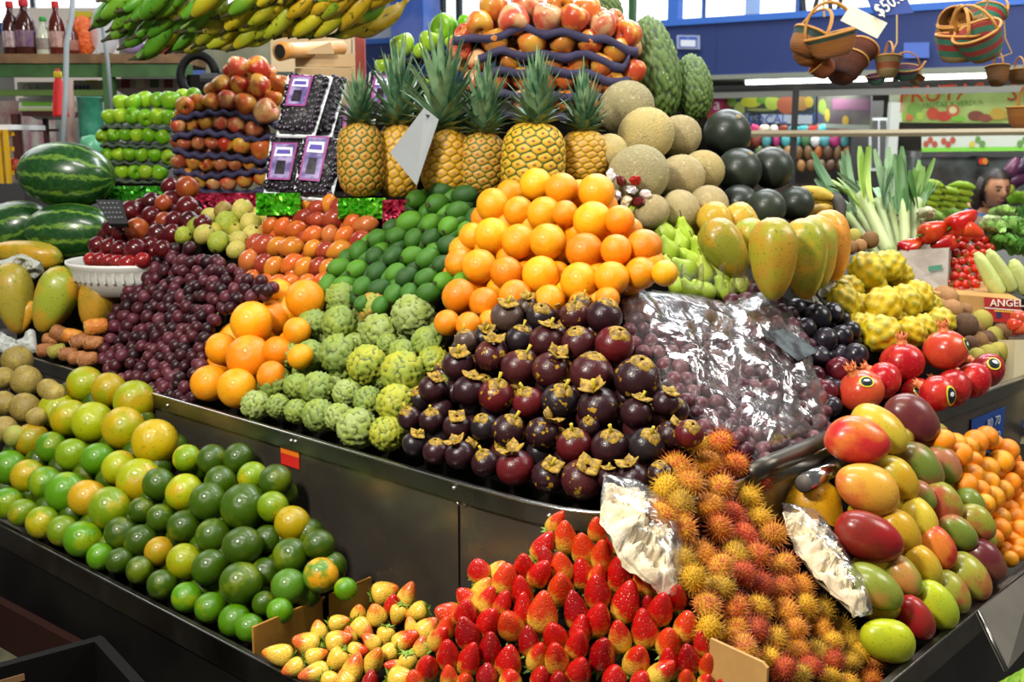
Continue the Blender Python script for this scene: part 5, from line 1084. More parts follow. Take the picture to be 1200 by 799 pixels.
# ---------------- blackberry packs ----------------
M_FOAM = plain('white_foam', '#dfe4e6', .7); M_BERRY = plain('blackberry', '#0c080f', .25, var='#2c2230', vs=40); M_PINK = plain('label_pink', '#8f2f7c', .4); M_LAV = plain('label_lavender', '#9a8cb8', .4, var='#4a3c78', vs=28)
def pack(qd, d0, d1, lab, lq, seed):
    tl, tr, br, bl = [P(x, y, d) for (x, y), d in zip(qd, (d1, d1, d0, d0))]; rd = random.Random(seed)
    n = (br-bl).cross(tl-bl).normalized(); n = n if n.dot(CAM-bl) > 0 else -n; root = bl.copy(); im = Matrix.Translation(-root)
    o = thing('blackberry_pack', lab, 'berry pack', root, 'film-wrapped packs of blackberries')
    f = lambda u, v, h=0: (bl.lerp(br, u)).lerp(tl.lerp(tr, u), v)+n*h
    g = G(); g.slab([f(-.02, -.02, -.01), f(1.02, -.02, -.01), f(1.02, 1.02, -.01), f(-.02, 1.02, -.01)][::1], .006, n)
    for a, b in (((-.03, -.03), (1.03, -.03)), ((1.03, -.03), (1.03, 1.03)), ((1.03, 1.03), (-.03, 1.03)), ((-.03, 1.03), (-.03, -.03))): g.tube([f(*a, -.004), f((a[0]+b[0])/2, (a[1]+b[1])/2, -.004), f(*b, -.004)], .0055, 6)
    link('foam_tray', g.mesh('foam_tray', M_FOAM, False), o, im)
    g = G()
    for i in range(8):
        for j in range(10):
            u, v = (i+.5+rd.uniform(-.3, .3))/8, (j+.5+rd.uniform(-.3, .3))/10; r = .0115*rd.uniform(.85, 1.15)
            g.lathe([(.2, -.95), (.75, -.65), (1, 0), (.75, .65), (.2, .95)], 7, Matrix.Translation(f(u, v, .006+.01*math.sin(math.pi*u)*math.sin(math.pi*v)+rd.uniform(0, .004))) @ Matrix.Rotation(rd.random()*6, 4, n) @ Matrix.Scale(r, 4))
    b = link('blackberries', g.mesh('blackberries', M_BERRY, True), o, im); b['kind'] = 'stuff'
    g = G(); N = 10; vs = [f(i/N, j/N, .006+.028*(math.sin(math.pi*i/N)*math.sin(math.pi*j/N))**.4*1) for j in range(N+1) for i in range(N+1)]
    g.add(vs, [(j*(N+1)+i, j*(N+1)+i+1, (j+1)*(N+1)+i+1, (j+1)*(N+1)+i) for j in range(N) for i in range(N)]); link('cling_film', g.mesh('cling_film', M_FILMC, True), o, im)
    if lq:
        u0, v0, u1, v1 = lq; g = G(); hh = .036; g.slab([f(u0, v0, hh), f(u1, v0, hh), f(u1, v1, hh), f(u0, v1, hh)], .001, n); lb = link('pack_label', g.mesh('pack_label', M_PINK), o, im)
        for nm, mt, ra, rb_, ca, cb, hx_ in (('label_band', M_STW, .12, .88, .62, .86, .0022), ('label_picture', M_BERRY, .25, .7, .14, .5, .0022), ('label_words', plain('label_violet', '#4a3a9a', .5), .2, .8, .68, .79, .0034)):
            U = lambda t: u0+(u1-u0)*t; V = lambda t: v0+(v1-v0)*t; g = G(); g.slab([f(U(ra), V(ca), hh+hx_), f(U(rb_), V(ca), hh+hx_), f(U(rb_-.04), V(cb), hh+hx_), f(U(ra+.04), V(cb), hh+hx_)], .0006, n); link(nm, g.mesh(nm, mt), lb)
        g = G(); e = .05; g.slab([f(u0+e, v0+e*.6, hh+.0008), f(u1-e, v0+e*.6, hh+.0008), f(u1-e, v1-e*.6, hh+.0008), f(u0+e, v1-e*.6, hh+.0008)], .0006, n); pr = link('label_print', g.mesh('label_print', M_LAV), lb)
pack([(340,90),(386,92),(366,157),(327,156)], 3.05, 3.12, 'blackberry pack with pink label, upper front of the stack', (.12, .36, .68, .9), 1)
pack([(378,92),(404,94),(386,158),(350,157)], 3.13, 3.2, 'blackberry pack standing behind the upper front one', None, 2)
pack([(320,162),(366,162),(350,226),(312,224)], 3.03, 3.1, 'blackberry pack with pink label, lower left of the stack', (.1, .1, .75, .78), 3)
pack([(358,164),(402,166),(386,232),(346,228)], 2.99, 3.06, 'blackberry pack with pink label, lower right of the stack', (.1, .15, .7, .95), 4)
pack([(395,130),(445,132),(440,182),(392,180)], 3.16, 3.24, 'blackberry pack glimpsed behind the leftmost pineapple', (.2, .3, .5, .95), 5)
pack([(436,86),(486,88),(480,140),(430,138)], 3.2, 3.26, 'blackberry pack behind the second pineapple crown', (.1, .2, .5, .8), 6)
step(312, 440, 234, 3.0, .25, 1.2)
step(390, 490, 142, 3.2, .1, 1.2)
# ---------------- white bowl, keypad, wrappers ----------------
c0 = P(158, 318, 3.16); c0.z = P(160,306,3.0).z-.10
rb = .175; g = G(); g.lathe([(rb*.86, 0), (rb*.97, .05), (rb*1.02, .085), (rb*1.06, .09), (rb*1.06, .082), (rb*1.0, .07), (rb*.94, .04), (rb*.83, .006)], 40)
o = thing('white_bowl', 'white ribbed plastic basket bowl under the dark red tree tomatoes', 'bowl', Matrix.Translation(c0))
link('bowl_body', g.mesh('bowl_body', plain('bowl_white', '#d8d8d2', .5), True), o)
g = G()
for i in range(44):
    a = 2*math.pi*i/44; g.box(-.004, rb*.93, .04, .004, rb*1.0, .068, Matrix.Rotation(a, 4, 'Z'))
link('bowl_slots', g.mesh('bowl_slots', plain('bowl_slot', '#b8b8b0', .6)), o)
q = [P(112,234,3.16), P(142,234,3.12), P(150,262,3.0), P(128,262,3.02)]; g = G(); g.slab(q[::-1], .012); o = thing('scale_keypad', 'black keypad of a scale between watermelon and tree tomatoes', 'keypad', q[3]); im = Matrix.Translation(-q[3]); link('keypad_body', g.mesh('keypad_body', M_BLACK), o, im)
n = (q[1]-q[0]).cross(q[3]-q[0]).normalized(); n = n if n.dot(CAM-q[0]) > 0 else -n
M_KEY = plain('key_grey', '#7c7e7c', .6)
for i in range(5):
    for j in range(4):
        u, v = (i+.8)/6, (j+.8)/5; p = q[0].lerp(q[1], u).lerp(q[3].lerp(q[2], u), v); g = G(); e = (q[1]-q[0]).normalized()*.0032; f_ = (q[3]-q[0]).normalized()*.0032
        g.slab([v+n*.002 for v in (p-e-f_, p+e-f_, p+e+f_, p-e+f_)], .003, n); link('key', g.mesh('key', M_KEY), o, im)
rd = random.Random(5)
for i, (x, y, c) in enumerate(((716,206,'#e8dcd4'),(728,212,'#2a1414'),(740,222,'#301818'),(748,236,'#3a1c1c'),(734,236,'#e0b030'),(722,228,'#d8d0c8'),(757,228,'#d8c8c0'),(744,212,'#c83024'))):
    g = G(); vs, fs = ico(2); rr = random.Random(i); vs = [Vector((v.x*(1+rr.uniform(-.25, .25)), v.y*(1+rr.uniform(-.25, .25)), v.z*(.55+rr.uniform(-.15, .2)))) for v in vs]; g.add(vs, fs)
    tag(link('sweet_wrapper', g.mesh('sweet_wrapper', plain('wrapper', c, .2, .2, var='#7a1418' if i % 2 else '#e8e4e0', vs=60)), None, xf(P(x, y, 2.66), axis(40*i, 40), .015)), ['white','dark','blackish','dark lower','yellow','greyish','pale right','red'][i]+' crumpled sweet wrapper between oranges and cantaloupe', 'sweet', 'crumpled sweets beside the largest cantaloupe')
# crumpled paper among left papayas
def paper(pts, d, col, lab, seed, cat='paper', name='crumpled_paper', bul=.03):
    pl = Plane((pts[0][0], pts[0][1], d), (pts[1][0], pts[1][1], d), (pts[2][0], pts[2][1], d+.02)); g = lens(pts, pl, bul, '', None, .03, back=.008, nsc=14)
    tag(link(name, g.mesh(name, plain(name, col, .7, var=col, bump=.3, bs=30), False)), lab, cat)
paper([(0,304),(25,298),(48,306),(52,318),(40,328),(20,318),(0,316)], 3.14, '#a8aca0', 'crumpled grey paper between the lying papaya and the standing ones', 1)
paper([(0,392),(20,398),(42,390),(44,412),(20,418),(-5,410)], 2.98, '#b8bcb8', 'crumpled whitish paper below the left papayas', 2)
paper([(936,350),(945,338),(962,356),(950,364)], 2.62, '#a8a494', 'small crumpled brown paper above the black plums', 3)
paper([(962,330),(978,328),(984,342),(966,356),(958,344)], 2.70, '#c8c8c0', 'small crumpled white plastic above the black plums', 4, 'plastic')
# ---------------- hanging bananas ----------------
env = [(100,22),(112,40),(125,52),(150,62),(200,60),(240,54),(262,58),(300,44),(340,42),(375,40),(400,36),(432,22)]
def ev(x):
    for (a, b), (c, e) in zip(env, env[1:]):
        if a <= x <= c: return b+(e-b)*(x-a)/(c-a)
    return 20
rd = random.Random(17); BN = []
x = 104
while x < 432:
    for lay in (0, 1, 2):
        tx = x+lay*6+rd.uniform(-4, 4); ty = ev(min(max(tx, 100), 430))+5-(0, 22, 42)[lay]+rd.uniform(-5, 4); d = 3.05+(.07, .02, -.03)[lay]
        BN.append((tx, ty, d, rd.uniform(70, 84), rd.uniform(56, 80) if tx < 330 else rd.uniform(40, 62)))
    x += 14.5
hands = {}
for b in BN: hands.setdefault(min(7, int((b[0]-95)/42)), []).append(b)
for hI in sorted(hands):
    hb = hands[hI]; cx = sum(b[0] for b in hb)/len(hb); root = P(cx+28, -48, 3.08)
    w_ = ['green banana bunch at the left end of the hanging row','green banana bunch, second from the left in the row','mottled green banana bunch, third from the left','yellow-green banana bunch, fourth from the left','yellow banana bunch, fifth from the left','yellow banana bunch, sixth from the left','yellow banana bunch beside the red post, second from right','ripe banana bunch at the right end over the red post'][hI]
    o = thing('banana_bunch', w_, 'bananas', root, 'banana bunches hanging at the top left'); im = Matrix.Translation(-root)
    for (tx, ty, d, L, a) in hb:
        dirv = -(RT*math.cos(R_(a))+UP*math.sin(R_(a)))  # stem to tip, down-left
        bendv = (-RT*math.sin(R_(a))*1+UP*math.cos(R_(a))*-1)*-1; bendv = -bendv
        Lm = L*d/F_PX; z = -dirv; xx = (bendv-FW*rd.uniform(-.6, .6)); xx = (xx-z*xx.dot(z)).normalized(); yy = z.cross(xx)
        # tip offset of the bent shape in local space
        be = .9; tip = Vector(((1-math.cos(be))/be, 0, -math.sin(be)/be))*Lm; loc = P(tx, ty, d)-(xx*tip.x+z*tip.z)
        M = Matrix.Translation(loc) @ Matrix((xx, yy, z)).transposed().to_4x4() @ Matrix.Scale(Lm, 4)
        f = (tx-100)/330+rd.uniform(-.14, .14)
        col, ti = (('#46801a', '#6a9a24') if f < .24 else ('#8a9a22', '#b0a828') if f < .34 else (('#b8a81e', '#98a822') if f < .7 else ('#b89a18', '#c8a824')))
        if rd.random() < .15: col = '#5f9020'
        if rd.random() < .12 and f > .15: col = '#98882a'
        link('banana', K['banana'], o, im @ M, col, ti)
    g = G(); g.tube([(0, 0, .06), (0, .01, .0), (-.03, 0, -.05)], [.02, .03, .015], 8); link('stalk', g.mesh('stalk', plain('banana_stalk', '#6a7a30', .7), True), o)
# ---------------- banana hand by the leeks ----------------
o = thing('banana_bunch', 'yellow bananas with blackened stem lying behind the black melons', 'bananas', P(968,252,3.2)); im = Matrix.Translation(-P(968,252,3.2))
for i, (x, y, a, L, c) in enumerate(((985,240,160,74,'#c8a83a'),(984,236,150,70,'#cfb244'),(986,246,170,66,'#c8a436'),(988,250,185,60,'#bf9a34'),(975,258,300,40,'#a8862a'),(990,262,290,36,'#b8962c'))):
    d = 3.2-.02*i; Lm = L*d/F_PX; z = -(RT*math.cos(R_(a))+UP*math.sin(R_(a))); xx = (UP*-1.0); xx = (xx-z*xx.dot(z)).normalized(); yy = z.cross(xx)
    link('banana', K['banana'], o, im @ Matrix.Translation(P(x, y, d)) @ Matrix((xx, yy, z)).transposed().to_4x4() @ Matrix.Scale(Lm, 4), c, '#8a6a20')
g = G(); g.tube([P(985,262,3.1)-P(968,252,3.2), P(984,240,3.15)-P(968,252,3.2), P(978,228,3.2)-P(968,252,3.2)], [.012, .02, .01], 8); link('stalk', g.mesh('stalk', plain('blackened_stem', '#2a2216', .7), True), o)
# ---------------- writing ----------------
def text_mesh(s, size, mat, ext=.002):
    c = bpy.data.curves.new('t', 'FONT'); c.body = s; c.size = size; c.extrude = ext; c.align_x = 'CENTER'; c.align_y = 'CENTER'; c.resolution_u = 2
    o = bpy.data.objects.new('t', c); COL.objects.link(o); bpy.context.view_layer.update()
    me = bpy.data.meshes.new_from_object(o.evaluated_get(bpy.context.evaluated_depsgraph_get())); bpy.data.objects.remove(o); me.materials.clear(); me.materials.append(mat); return me
class Panel:  # flat board between image points: origin top-left, u right, v down
    def __init__(s, tl, tr, bl, dl, dr, name, label, cat, mat, th=.02, group=None):
        s.o0 = P(*tl, dl); s.u = P(*tr, dr)-s.o0; s.v = P(*bl, dl)-s.o0; s.n = s.v.cross(s.u).normalized()
        if s.n.dot(CAM-s.o0) < 0: s.n = -s.n
        s.root = thing(name, label, cat, s.o0, group); s.im = Matrix.Translation(-s.o0); s.k = 0
        g = G(); g.slab([s.p(0, 0), s.p(1, 0), s.p(1, 1), s.p(0, 1)], th, s.n); s.board = link('board', g.mesh('board', mat), s.root, s.im)
    def p(s, u, v, h=0): return s.o0+s.u*u+s.v*v+s.n*h
    def rect(s, u0, v0, u1, v1, mat, name='print', h=None):
        s.k += 1; h = h or .002+.0006*s.k; g = G(); g.slab([s.p(u0, v0, h), s.p(u1, v0, h), s.p(u1, v1, h), s.p(u0, v1, h)], .001, s.n); return link(name, g.mesh(name, mat), s.root, s.im)
    def disc(s, u, v, ru, rv, mat, name='printed_fruit', rot=0):
        s.k += 1; h = .002+.0006*s.k; g = G(); m = 16; pts = []
        for j in range(m):
            a = 2*math.pi*j/m; x, y = ru*math.cos(a), rv*math.sin(a); pts.append(s.p(u+x, v+y+rot*x, h))
        g.slab(pts, .001, s.n); return link(name, g.mesh(name, mat), s.root, s.im)
    def text(s, t, u, v, size, mat, rot=0):
        s.k += 1; un = s.u.normalized(); up = -s.v.normalized(); M = Matrix((un, up, s.n)).transposed().to_4x4()
        return link('lettering', text_mesh(t, size, mat), s.root, s.im @ Matrix.Translation(s.p(u, v, .004+.0006*s.k)) @ M @ Matrix.Rotation(rot, 4, 'Z'))
CM = {}
def cm(h, em=0, r=.6):
    if (h, em) not in CM: CM[(h, em)] = plain('paint_'+h[1:], h, r, em=em)
    return CM[(h, em)]
M_LAMPON = plain('fluorescent_glow', (.95, 1, .96, 1), .5, em=5.0)
# ---------------- the shops across the aisle: blue fascia ----------------
def fx(x): return 7.6+(1200-x)*(10.8-7.6)/760.0
def fd(x):  # depth on the fascia line at a pixel column (wall through the two measured points)
    a, b = P(440, 60, 10.8), P(1200, 45, 7.6); a2 = Vector((a.x, a.y)); b2 = Vector((b.x, b.y)); dx = b2-a2; r = ray(x, 50); den = r.x*dx.y-r.y*dx.x; return (a.x*dx.y-a.y*dx.x)/den
def PY(x, y, Y): r = ray(x, y); return CAM+r*(Y/r.y)
def fp(x, y, back=0): d = fd(x); q = P(x, y, d); return q
a, b = P(440, 60, 10.8), P(1200, 45, 7.6); FDIR = Vector((b.x-a.x, b.y-a.y, 0)).normalized(); FN = Vector((FDIR.y, -FDIR.x, 0));
L0 = Vector((a.x, a.y, 0))-FDIR*3.6; L1 = Vector((b.x, b.y, 0))+FDIR*3.0; zt = P(1200, 6, fd(1200)).z; zb = P(1200, 76, fd(1200)).z
def fbox(s0, s1, z0, z1, off, th): # box along the facade: s in metres along, off towards viewer
    p0 = L0+FDIR*s0; p1 = L0+FDIR*s1; q = [p0+FN*off, p1+FN*off, p1+FN*(off-th), p0+FN*(off-th)]; g = G(); g.prism([(v.x, v.y) for v in q], z0, z1); return g
LT = (L1-L0).length
def S(name, g, mat): return struct(link(name, g.mesh(name, mat)))
S('trim_2', fbox(0, LT, zb, zt, 0, .12), M_BLUE)
S('trim_3', fbox(0, LT, zt, zt+.05, .02, .16), M_BLUEL)
S('trim_4', fbox(0, LT, zb-.035, zb, .03, .3), cm('#8d9284'))
S('trim_13', fbox(0, LT, zb-.012, zb-.002, -.05, 1.5), cm('#6d7068'))
S('wall_shop', fbox(0, LT, 0, zb, -1.6, .1), plain('shop_dark', '#5a5148', .8, var='#3c3a38', vs=2))
S('trim_5', fbox(0, LT, P(1200, 107, fd(1200)).z, P(1200, 99, fd(1200)).z, -.05, .06), cm('#9a9d96'))
sa = [s for s in (LT*.5,)]
def along(x, y=100): q = P(x, y, fd(x)); return (Vector((q.x, q.y, 0))-L0).dot(FDIR)
for i, (x0, x1) in enumerate(((858, 1032), (1040, 1200))):
    z = P(860, 94, fd(860)).z; o = thing('fluorescent_lamp', ['lit fluorescent tube under the blue band, left one', 'lit fluorescent tube under the blue band, right one behind baskets'][i], 'lamp', (0, 0, 0), 'fluorescent tubes under the blue band')
    s0, s1 = along(x0), along(x1); link('lamp_housing', fbox(s0-.05, s1+.05, z+.012, z+.03, -.2, .08).mesh('lamp_housing', M_WHITE), o)
    g = G(); p0 = L0+FDIR*s0+FN*-.24+Vector((0, 0, z-.002)); p1 = L0+FDIR*s1+FN*-.24+Vector((0, 0, z-.002)); g.tube([p0, p1], .022, 10); link('tube', g.mesh('tube', M_LAMPON, True), o)
    dl = bpy.data.lights.new('tube_light', 'AREA'); dl.shape = 'RECTANGLE'; dl.size = (p1-p0).length; dl.size_y = .05; dl.energy = 9; dl.color = (.95, 1, .96)
    lo = bpy.data.objects.new('tube_light', dl); COL.objects.link(lo); lo.matrix_world = Matrix.Translation((p0+p1)/2+Vector((0, 0, -.03))) @ Matrix.Rotation(math.atan2(FDIR.y, FDIR.x), 4, 'Z')
# upper daylight band above the fascia, frames and tie rods
S('trim_6', fbox(0, along(470), zt+.05, zt+1.3, -.1, .1), plain('pale_partition', '#dfe4e8', .5))
g = G()
for x0, x1, y0, y1 in ((462,500,-20,46),):
    s0, s1 = along(x0), along(x1); gg = fbox(s0, s1, zt-.05, zt+1.5, .1, .3); 
tag(link('blue_cabinet', gg.mesh('blue_cabinet', plain('cabinet_blue', '#3470d8', .35, var='#7a90e8', vs=2))), 'tall bright blue cabinet at the top left of the centre apples', 'cabinet')
for i, (x0, x1) in enumerate(((512, 516), (530, 535))):
    tag(link('window_bar', fbox(along(x0), along(x1), zt+.05, zt+1.3, 0, .05).mesh('window_bar', cm('#3a3f40'))), ['dark upright bar left of the centre apples, left one', 'dark upright bar left of the centre apples, right one'][i], 'bar')
for i, (xa, ya, xb, yb) in enumerate(((937,-20,941,24),(960,-20,948,24),(968,-20,972,24),(988,-20,976,24))):
    g = G(); g.tube([fp(xa, ya)+FN*-.05, fp(xb, yb)+FN*-.05], .018, 6); tag(link('tie_rod', g.mesh('tie_rod', cm('#20241f'))), 'thin black rod above the blue band, %s from the left' % ORD[i], 'rod', 'black rods above the blue band')
S('trim_7', fbox(along(778), along(790), zt+.05, zt+1.2, .02, .1), M_BLUEL)
S('trim_8', fbox(along(868), along(880), zt+.05, zt+1.2, .02, .1), plain('pale_blue_frame', '#9ab8e8', .5))
S('trim_9', fbox(along(735), along(741), zt+.0, zt+1.2, .06, .06), M_GREENM)
# panel joint and little tags on the fascia
s_ = along(834); link('panel_joint', fbox(s_, s_+.012, zb, zt, .003, .006).mesh('panel_joint', cm('#2c3a6a')), bpy.data.objects['trim_2'])
pn = Panel((793, 41), (820, 41.5), (793, 57), fd(793)-.02, fd(820)-.02, 'wall_plaque', 'small pale rounded plaque with blue corners on the blue band', 'plaque', cm('#9aa2bc'), .01)
pn.rect(.1, .12, .9, .9, cm('#5a6fb0')); pn.rect(.18, .35, .82, .82, cm('#dcdce4')); pn.rect(.12, .15, .42, .32, cm('#2448b0')); pn.rect(.58, .15, .88, .32, cm('#2448b0'))
pn = Panel((1059, 50), (1089, 49.5), (1059, 68), fd(1059)-.02, fd(1089)-.02, 'blue_notice', 'plain lighter blue rectangle on the blue band', 'notice', cm('#4a68b8'), .01)
# shop signs
pn = Panel((829, 112), (955, 113), (829, 144), fd(829)+.3, fd(955)+.3, 'fruit_sign', 'shop sign with painted fruit and a magenta square, behind the black melons', 'sign', cm('#3a4a50'))
pn.rect(.0, 0, .16, 1, cm('#b03a3a')); pn.rect(.04, .06, .15, .6, cm('#c03070'))
pn.text('a', .095, .33, .14, cm('#f0e8ea'))
for u, v, ru, rv, c in ((.2,.3,.04,.3,'#8a3038'),(.24,.2,.04,.2,'#78a038'),(.31,.5,.05,.28,'#b0c060'),(.42,.22,.1,.2,'#c8c838'),(.52,.15,.05,.14,'#6a9a30'),(.62,.24,.07,.28,'#b8cc50'),(.75,.3,.09,.34,'#c0684a'),(.88,.25,.07,.26,'#b88a50'),(.95,.2,.04,.2,'#d0b040'),(.45,.7,.13,.12,'#2a343c'),(.5,.5,.12,.05,'#a0a860')):
    pn.disc(u, v, ru, rv, cm(c))
pn.rect(.52, .66, .98, .97, cm('#c8d4e4')); pn.text('LOCAL   1155', .74, .82, .10, cm('#3a5ab0')); pn.text('Coffees', .38, .78, .09, cm('#8a929a'))
pn = Panel((958, 112), (1020, 112), (958, 150), fd(958)+.5, fd(1020)+.2, 'dim_sign', 'dim purple-green shop poster right of the dark post', 'sign', plain('poster_dim', '#5a6048', .6, var='#4a3a48', vs=3))
pn.rect(.3, .1, .98, .42, cm('#7a4868')); pn.disc(.1, .35, .08, .25, cm('#7a9038')); pn.disc(.2, .6, .05, .2, cm('#a89a38')); pn.disc(.55, .75, .06, .15, cm('#b09030')); pn.rect(.0, .86, 1, 1, cm('#8a9288'))
pn = Panel((1042, 108), (1200, 107), (1042, 143), fd(1042)+.2, fd(1200)+.2, 'produce_sign', 'long green and white produce sign with red letters over the rear stall', 'sign', plain('sign_green', '#b9cf7a', .5, var='#8aa84a', vs=1.5))
pn.rect(0, 0, .1, 1, cm('#dfeed2')); pn.text('FRUTAS', .40, .07, .17, cm('#cc4418')); pn.text('S', .92, .07, .17, cm('#b8401c'))
pn.text('FRUTAS Y VERDURAS', .52, .40, .05, cm('#4a8a2c'))
rd = random.Random(4)
for u, v, ru, rv, c in ((.08,.5,.035,.2,'#d8b890'),(.04,.8,.03,.16,'#e0a080'),(.20,.6,.06,.25,'#7ca848'),(.12,.82,.02,.12,'#9ac040'),(.16,.85,.03,.12,'#d07840'),(.24,.8,.03,.14,'#a8c850'),(.34,.72,.05,.2,'#c04a2c'),(.42,.8,.06,.16,'#b83c28'),(.49,.62,.05,.2,'#c0583c'),(.49,.6,.03,.12,'#d8d8a0'),(.53,.88,.05,.1,'#78b838'),(.66,.78,.06,.16,'#7a3c28'),(.73,.85,.05,.12,'#8a4430'),(.82,.72,.06,.2,'#b89a30'),(.93,.75,.07,.2,'#a8922c')):
    pn.disc(u, v, ru, rv, cm(c))
S('trim_10', (lambda g: (g.tube([P(836, 157, 6.4), P(1020, 156, 6.1), P(1230, 154, 5.9)], .022, 6), g)[1])(G()), cm('#a89a7c'))
o = thing('dark_post', 'thin dark upright post behind the black melons', 'post', (0, 0, 0)); g = G(); q = P(933, 100, 6.2); g.prism([(q.x-.015, q.y-.015), (q.x+.015, q.y-.015), (q.x+.015, q.y+.015), (q.x-.015, q.y+.015)], 0, q.z); link('post_shaft', g.mesh('post_shaft', cm('#2c2a28')), o)
g = G(); g.prism([(q.x-.07, q.y-.07), (q.x+.07, q.y-.07), (q.x+.07, q.y+.07), (q.x-.07, q.y+.07)], 0, .02); link('post_foot', g.mesh('post_foot', cm('#2c2a28')), o)
q = P(1048, 120, 7.6); g = G(); g.prism([(q.x-.032, q.y-.03), (q.x+.032, q.y-.03), (q.x+.032, q.y+.03), (q.x-.032, q.y+.03)], 0, q.z); tag(link('white_post', g.mesh('white_post', cm('#dfe6de'))), 'white upright post left of the rear display case', 'post')
pn = Panel((1080, 160), (1215, 158), (1080, 178), 7.3, 7.0, 'fruit_strip', 'narrow strip sign with small fruit pictures and a green edge', 'sign', cm('#c4ccc0'))
pn.rect(0, .72, 1, 1, cm('#7ac83c'))
for u in (.04,.08,.12,.2,.24,.28,.45,.5,.54,.86,.9,.94):
    pn.disc(u, .4+.15*math.sin(u*60), .025, .22, cm(['#a84a30','#c8b83c','#5a8a3c','#7a3040'][int(u*100) % 4]))
# rear display case and counter
def solid(name, label, cat, x0, x1, y0, y1, d, dep, mat, base=None, group=None):
    a, b = P(x0, y0, d), P(x1, y0, d); c = PY(x0, y1, a.y); g = G(); zb_ = base if base is not None else c.z
    g.prism([(a.x, a.y), (b.x, b.y), (b.x, b.y+dep), (a.x, a.y+dep)], zb_, a.z); return tag(link(name, g.mesh(name, mat)), label, cat, group)
o = thing('display_case', 'glass and steel display case behind the woman', 'display case', P(1080, 240, 8.0)); im = Matrix.Translation(-P(1080, 240, 8.0))
a, b = P(1078, 184, 8.0), P(1215, 184, 8.0)
g = G(); g.prism([(a.x, a.y), (b.x, b.y), (b.x, b.y+.6), (a.x, a.y+.6)], 0, P(1080, 232, 8.0).z); link('case_base', g.mesh('case_base', cm('#6a5a4c')), o, im)
g = G(); g.prism([(a.x, a.y), (b.x, b.y), (b.x, b.y+.6), (a.x, a.y+.6)], P(1080, 232, 8.0).z, a.z); link('case_glass', g.mesh('case_glass', plain('case_glass', '#7d8884', .12, .3, var='#55504a', vs=3)), o, im)
g = G(); g.prism([(a.x, a.y-.03), (b.x, b.y-.03), (b.x, b.y+.62), (a.x, a.y+.62)], a.z, a.z+.04); link('case_top', g.mesh('case_top', M_CHROME), o, im)
pn = Panel((1145, 183), (1159, 183), (1145, 195), 7.9, 7.9, 'card_sticker', 'black sticker with red and orange overlapping discs on the case', 'sticker', cm('#1c1c20'), .01)
pn.disc(.35, .5, .24, .32, cm('#d83020')); pn.disc(.65, .5, .24, .32, cm('#e8902c'))
o = tag(solid('shop_cabinet', '', '', 1000, 1036, 118, 330, 8.6, .5, cm('#3c3a3c'), 0), 'tall dark cabinet behind the leeks', 'cabinet')
pn = Panel((1019, 138), (1041, 138), (1019, 200), 8.4, 8.4, 'cupboard_door', 'white framed dark door panel left of the white post', 'door', cm('#c8ccd0'))
pn.rect(.1, .05, .45, .95, cm('#3a3a3c')); pn.rect(.55, .05, .9, .95, cm('#3a3a3c'))
# bright packets on the far shelf behind the black melons
S('trim_11', fbox(along(820), along(1045), .9, 1.25, -.6, .5), cm('#4a4036'))
rd = random.Random(9); pc = [('#d03070','magenta'),('#58b8c0','turquoise'),('#e8e8e8','white'),('#c83028','red'),('#4a7a4c','green'),('#c08040','tan'),('#b83a7a','pink'),('#e8d8c0','cream'),('#8a3a2c','brown'),('#58a8b0','teal')]
n_ = 0
for rw, (y, h) in enumerate(((152, 12), (165, 13), (179, 15), (194, 13))):
    x = 838+rw*3
    while x < 1000:
        if not (rw > 1 and x < 880):
            c = rd.choice(pc) if rw < 2 else rd.choice([('#7a5a38','brown'),('#b08048','tan'),('#5a4030','dark brown'),('#a8602c','rust'),('#6a7a4c','olive')]); d = fd(x)+.45; s = rd.uniform(9, 15)*d/F_PX
            g = G(); vs, fs = ico(2); vs = [Vector((v.x*.5*s, v.y*.18*s, v.z*.5*h*1.15*d/F_PX*(1-.12*v.x*v.x))) for v in vs]; g.add(vs, fs)
            q = P(x, y, d); tag(link('snack_packet', g.mesh('snack_packet', cm(c[0], 0, .4), True), None, Matrix.Translation(q) @ Matrix.Rotation(rd.uniform(-.3, .3), 4, 'Y')), '%s packet on the far stall, %s row down, %s from the left' % (c[1], ORD[rw], ORD[int((x-836)/11.5)]), 'packet', 'bright packets on the far stall'); n_ += 1
        x += 11.5
# greens in front of the display case
def blob_leaf(name, lab, cat, x, y, d, w, h, col, c2, seed, group=None, ruf=.35, N=9):
    rd = random.Random(seed); root = P(x, y, d); s = w*d/F_PX; hh = h*d/F_PX; g = G()
    for i in range(N):
        a = i*2.4; el = rd.uniform(.1, 1.2); dirv = (RT*math.cos(a)*math.cos(el)+UP*math.sin(el)+(-FW)*math.sin(a)*math.cos(el)); sd = dirv.cross(Vector((rd.random(), rd.random(), rd.random()))).normalized(); nn = sd.cross(dirv); vs = []; m, k = 7, 6
        for u in range(m):
            for v in range(k):
                uu, vv = u/(m-1), (v/(k-1)-.5)*2; wd = .42*math.sin(math.pi*(.15+.8*uu))
                p = dirv*uu*.62*(hh if abs(dirv.dot(UP)) > .6 else s) + sd*vv*wd*s + nn*(.12*s*(vv*vv)+ruf*.12*s*math.sin(vv*7+u*1.7)+.06*s*rd.random()); vs.append(p)
        g.add(vs, [(u*k+v, u*k+v+1, (u+1)*k+v+1, (u+1)*k+v) for u in range(m-1) for v in range(k-1)])
    key = leafmat(name+'_leaf', col, c2); tag(link(name, g.mesh(name, key, True), None, Matrix.Translation(root)), lab, cat, group)
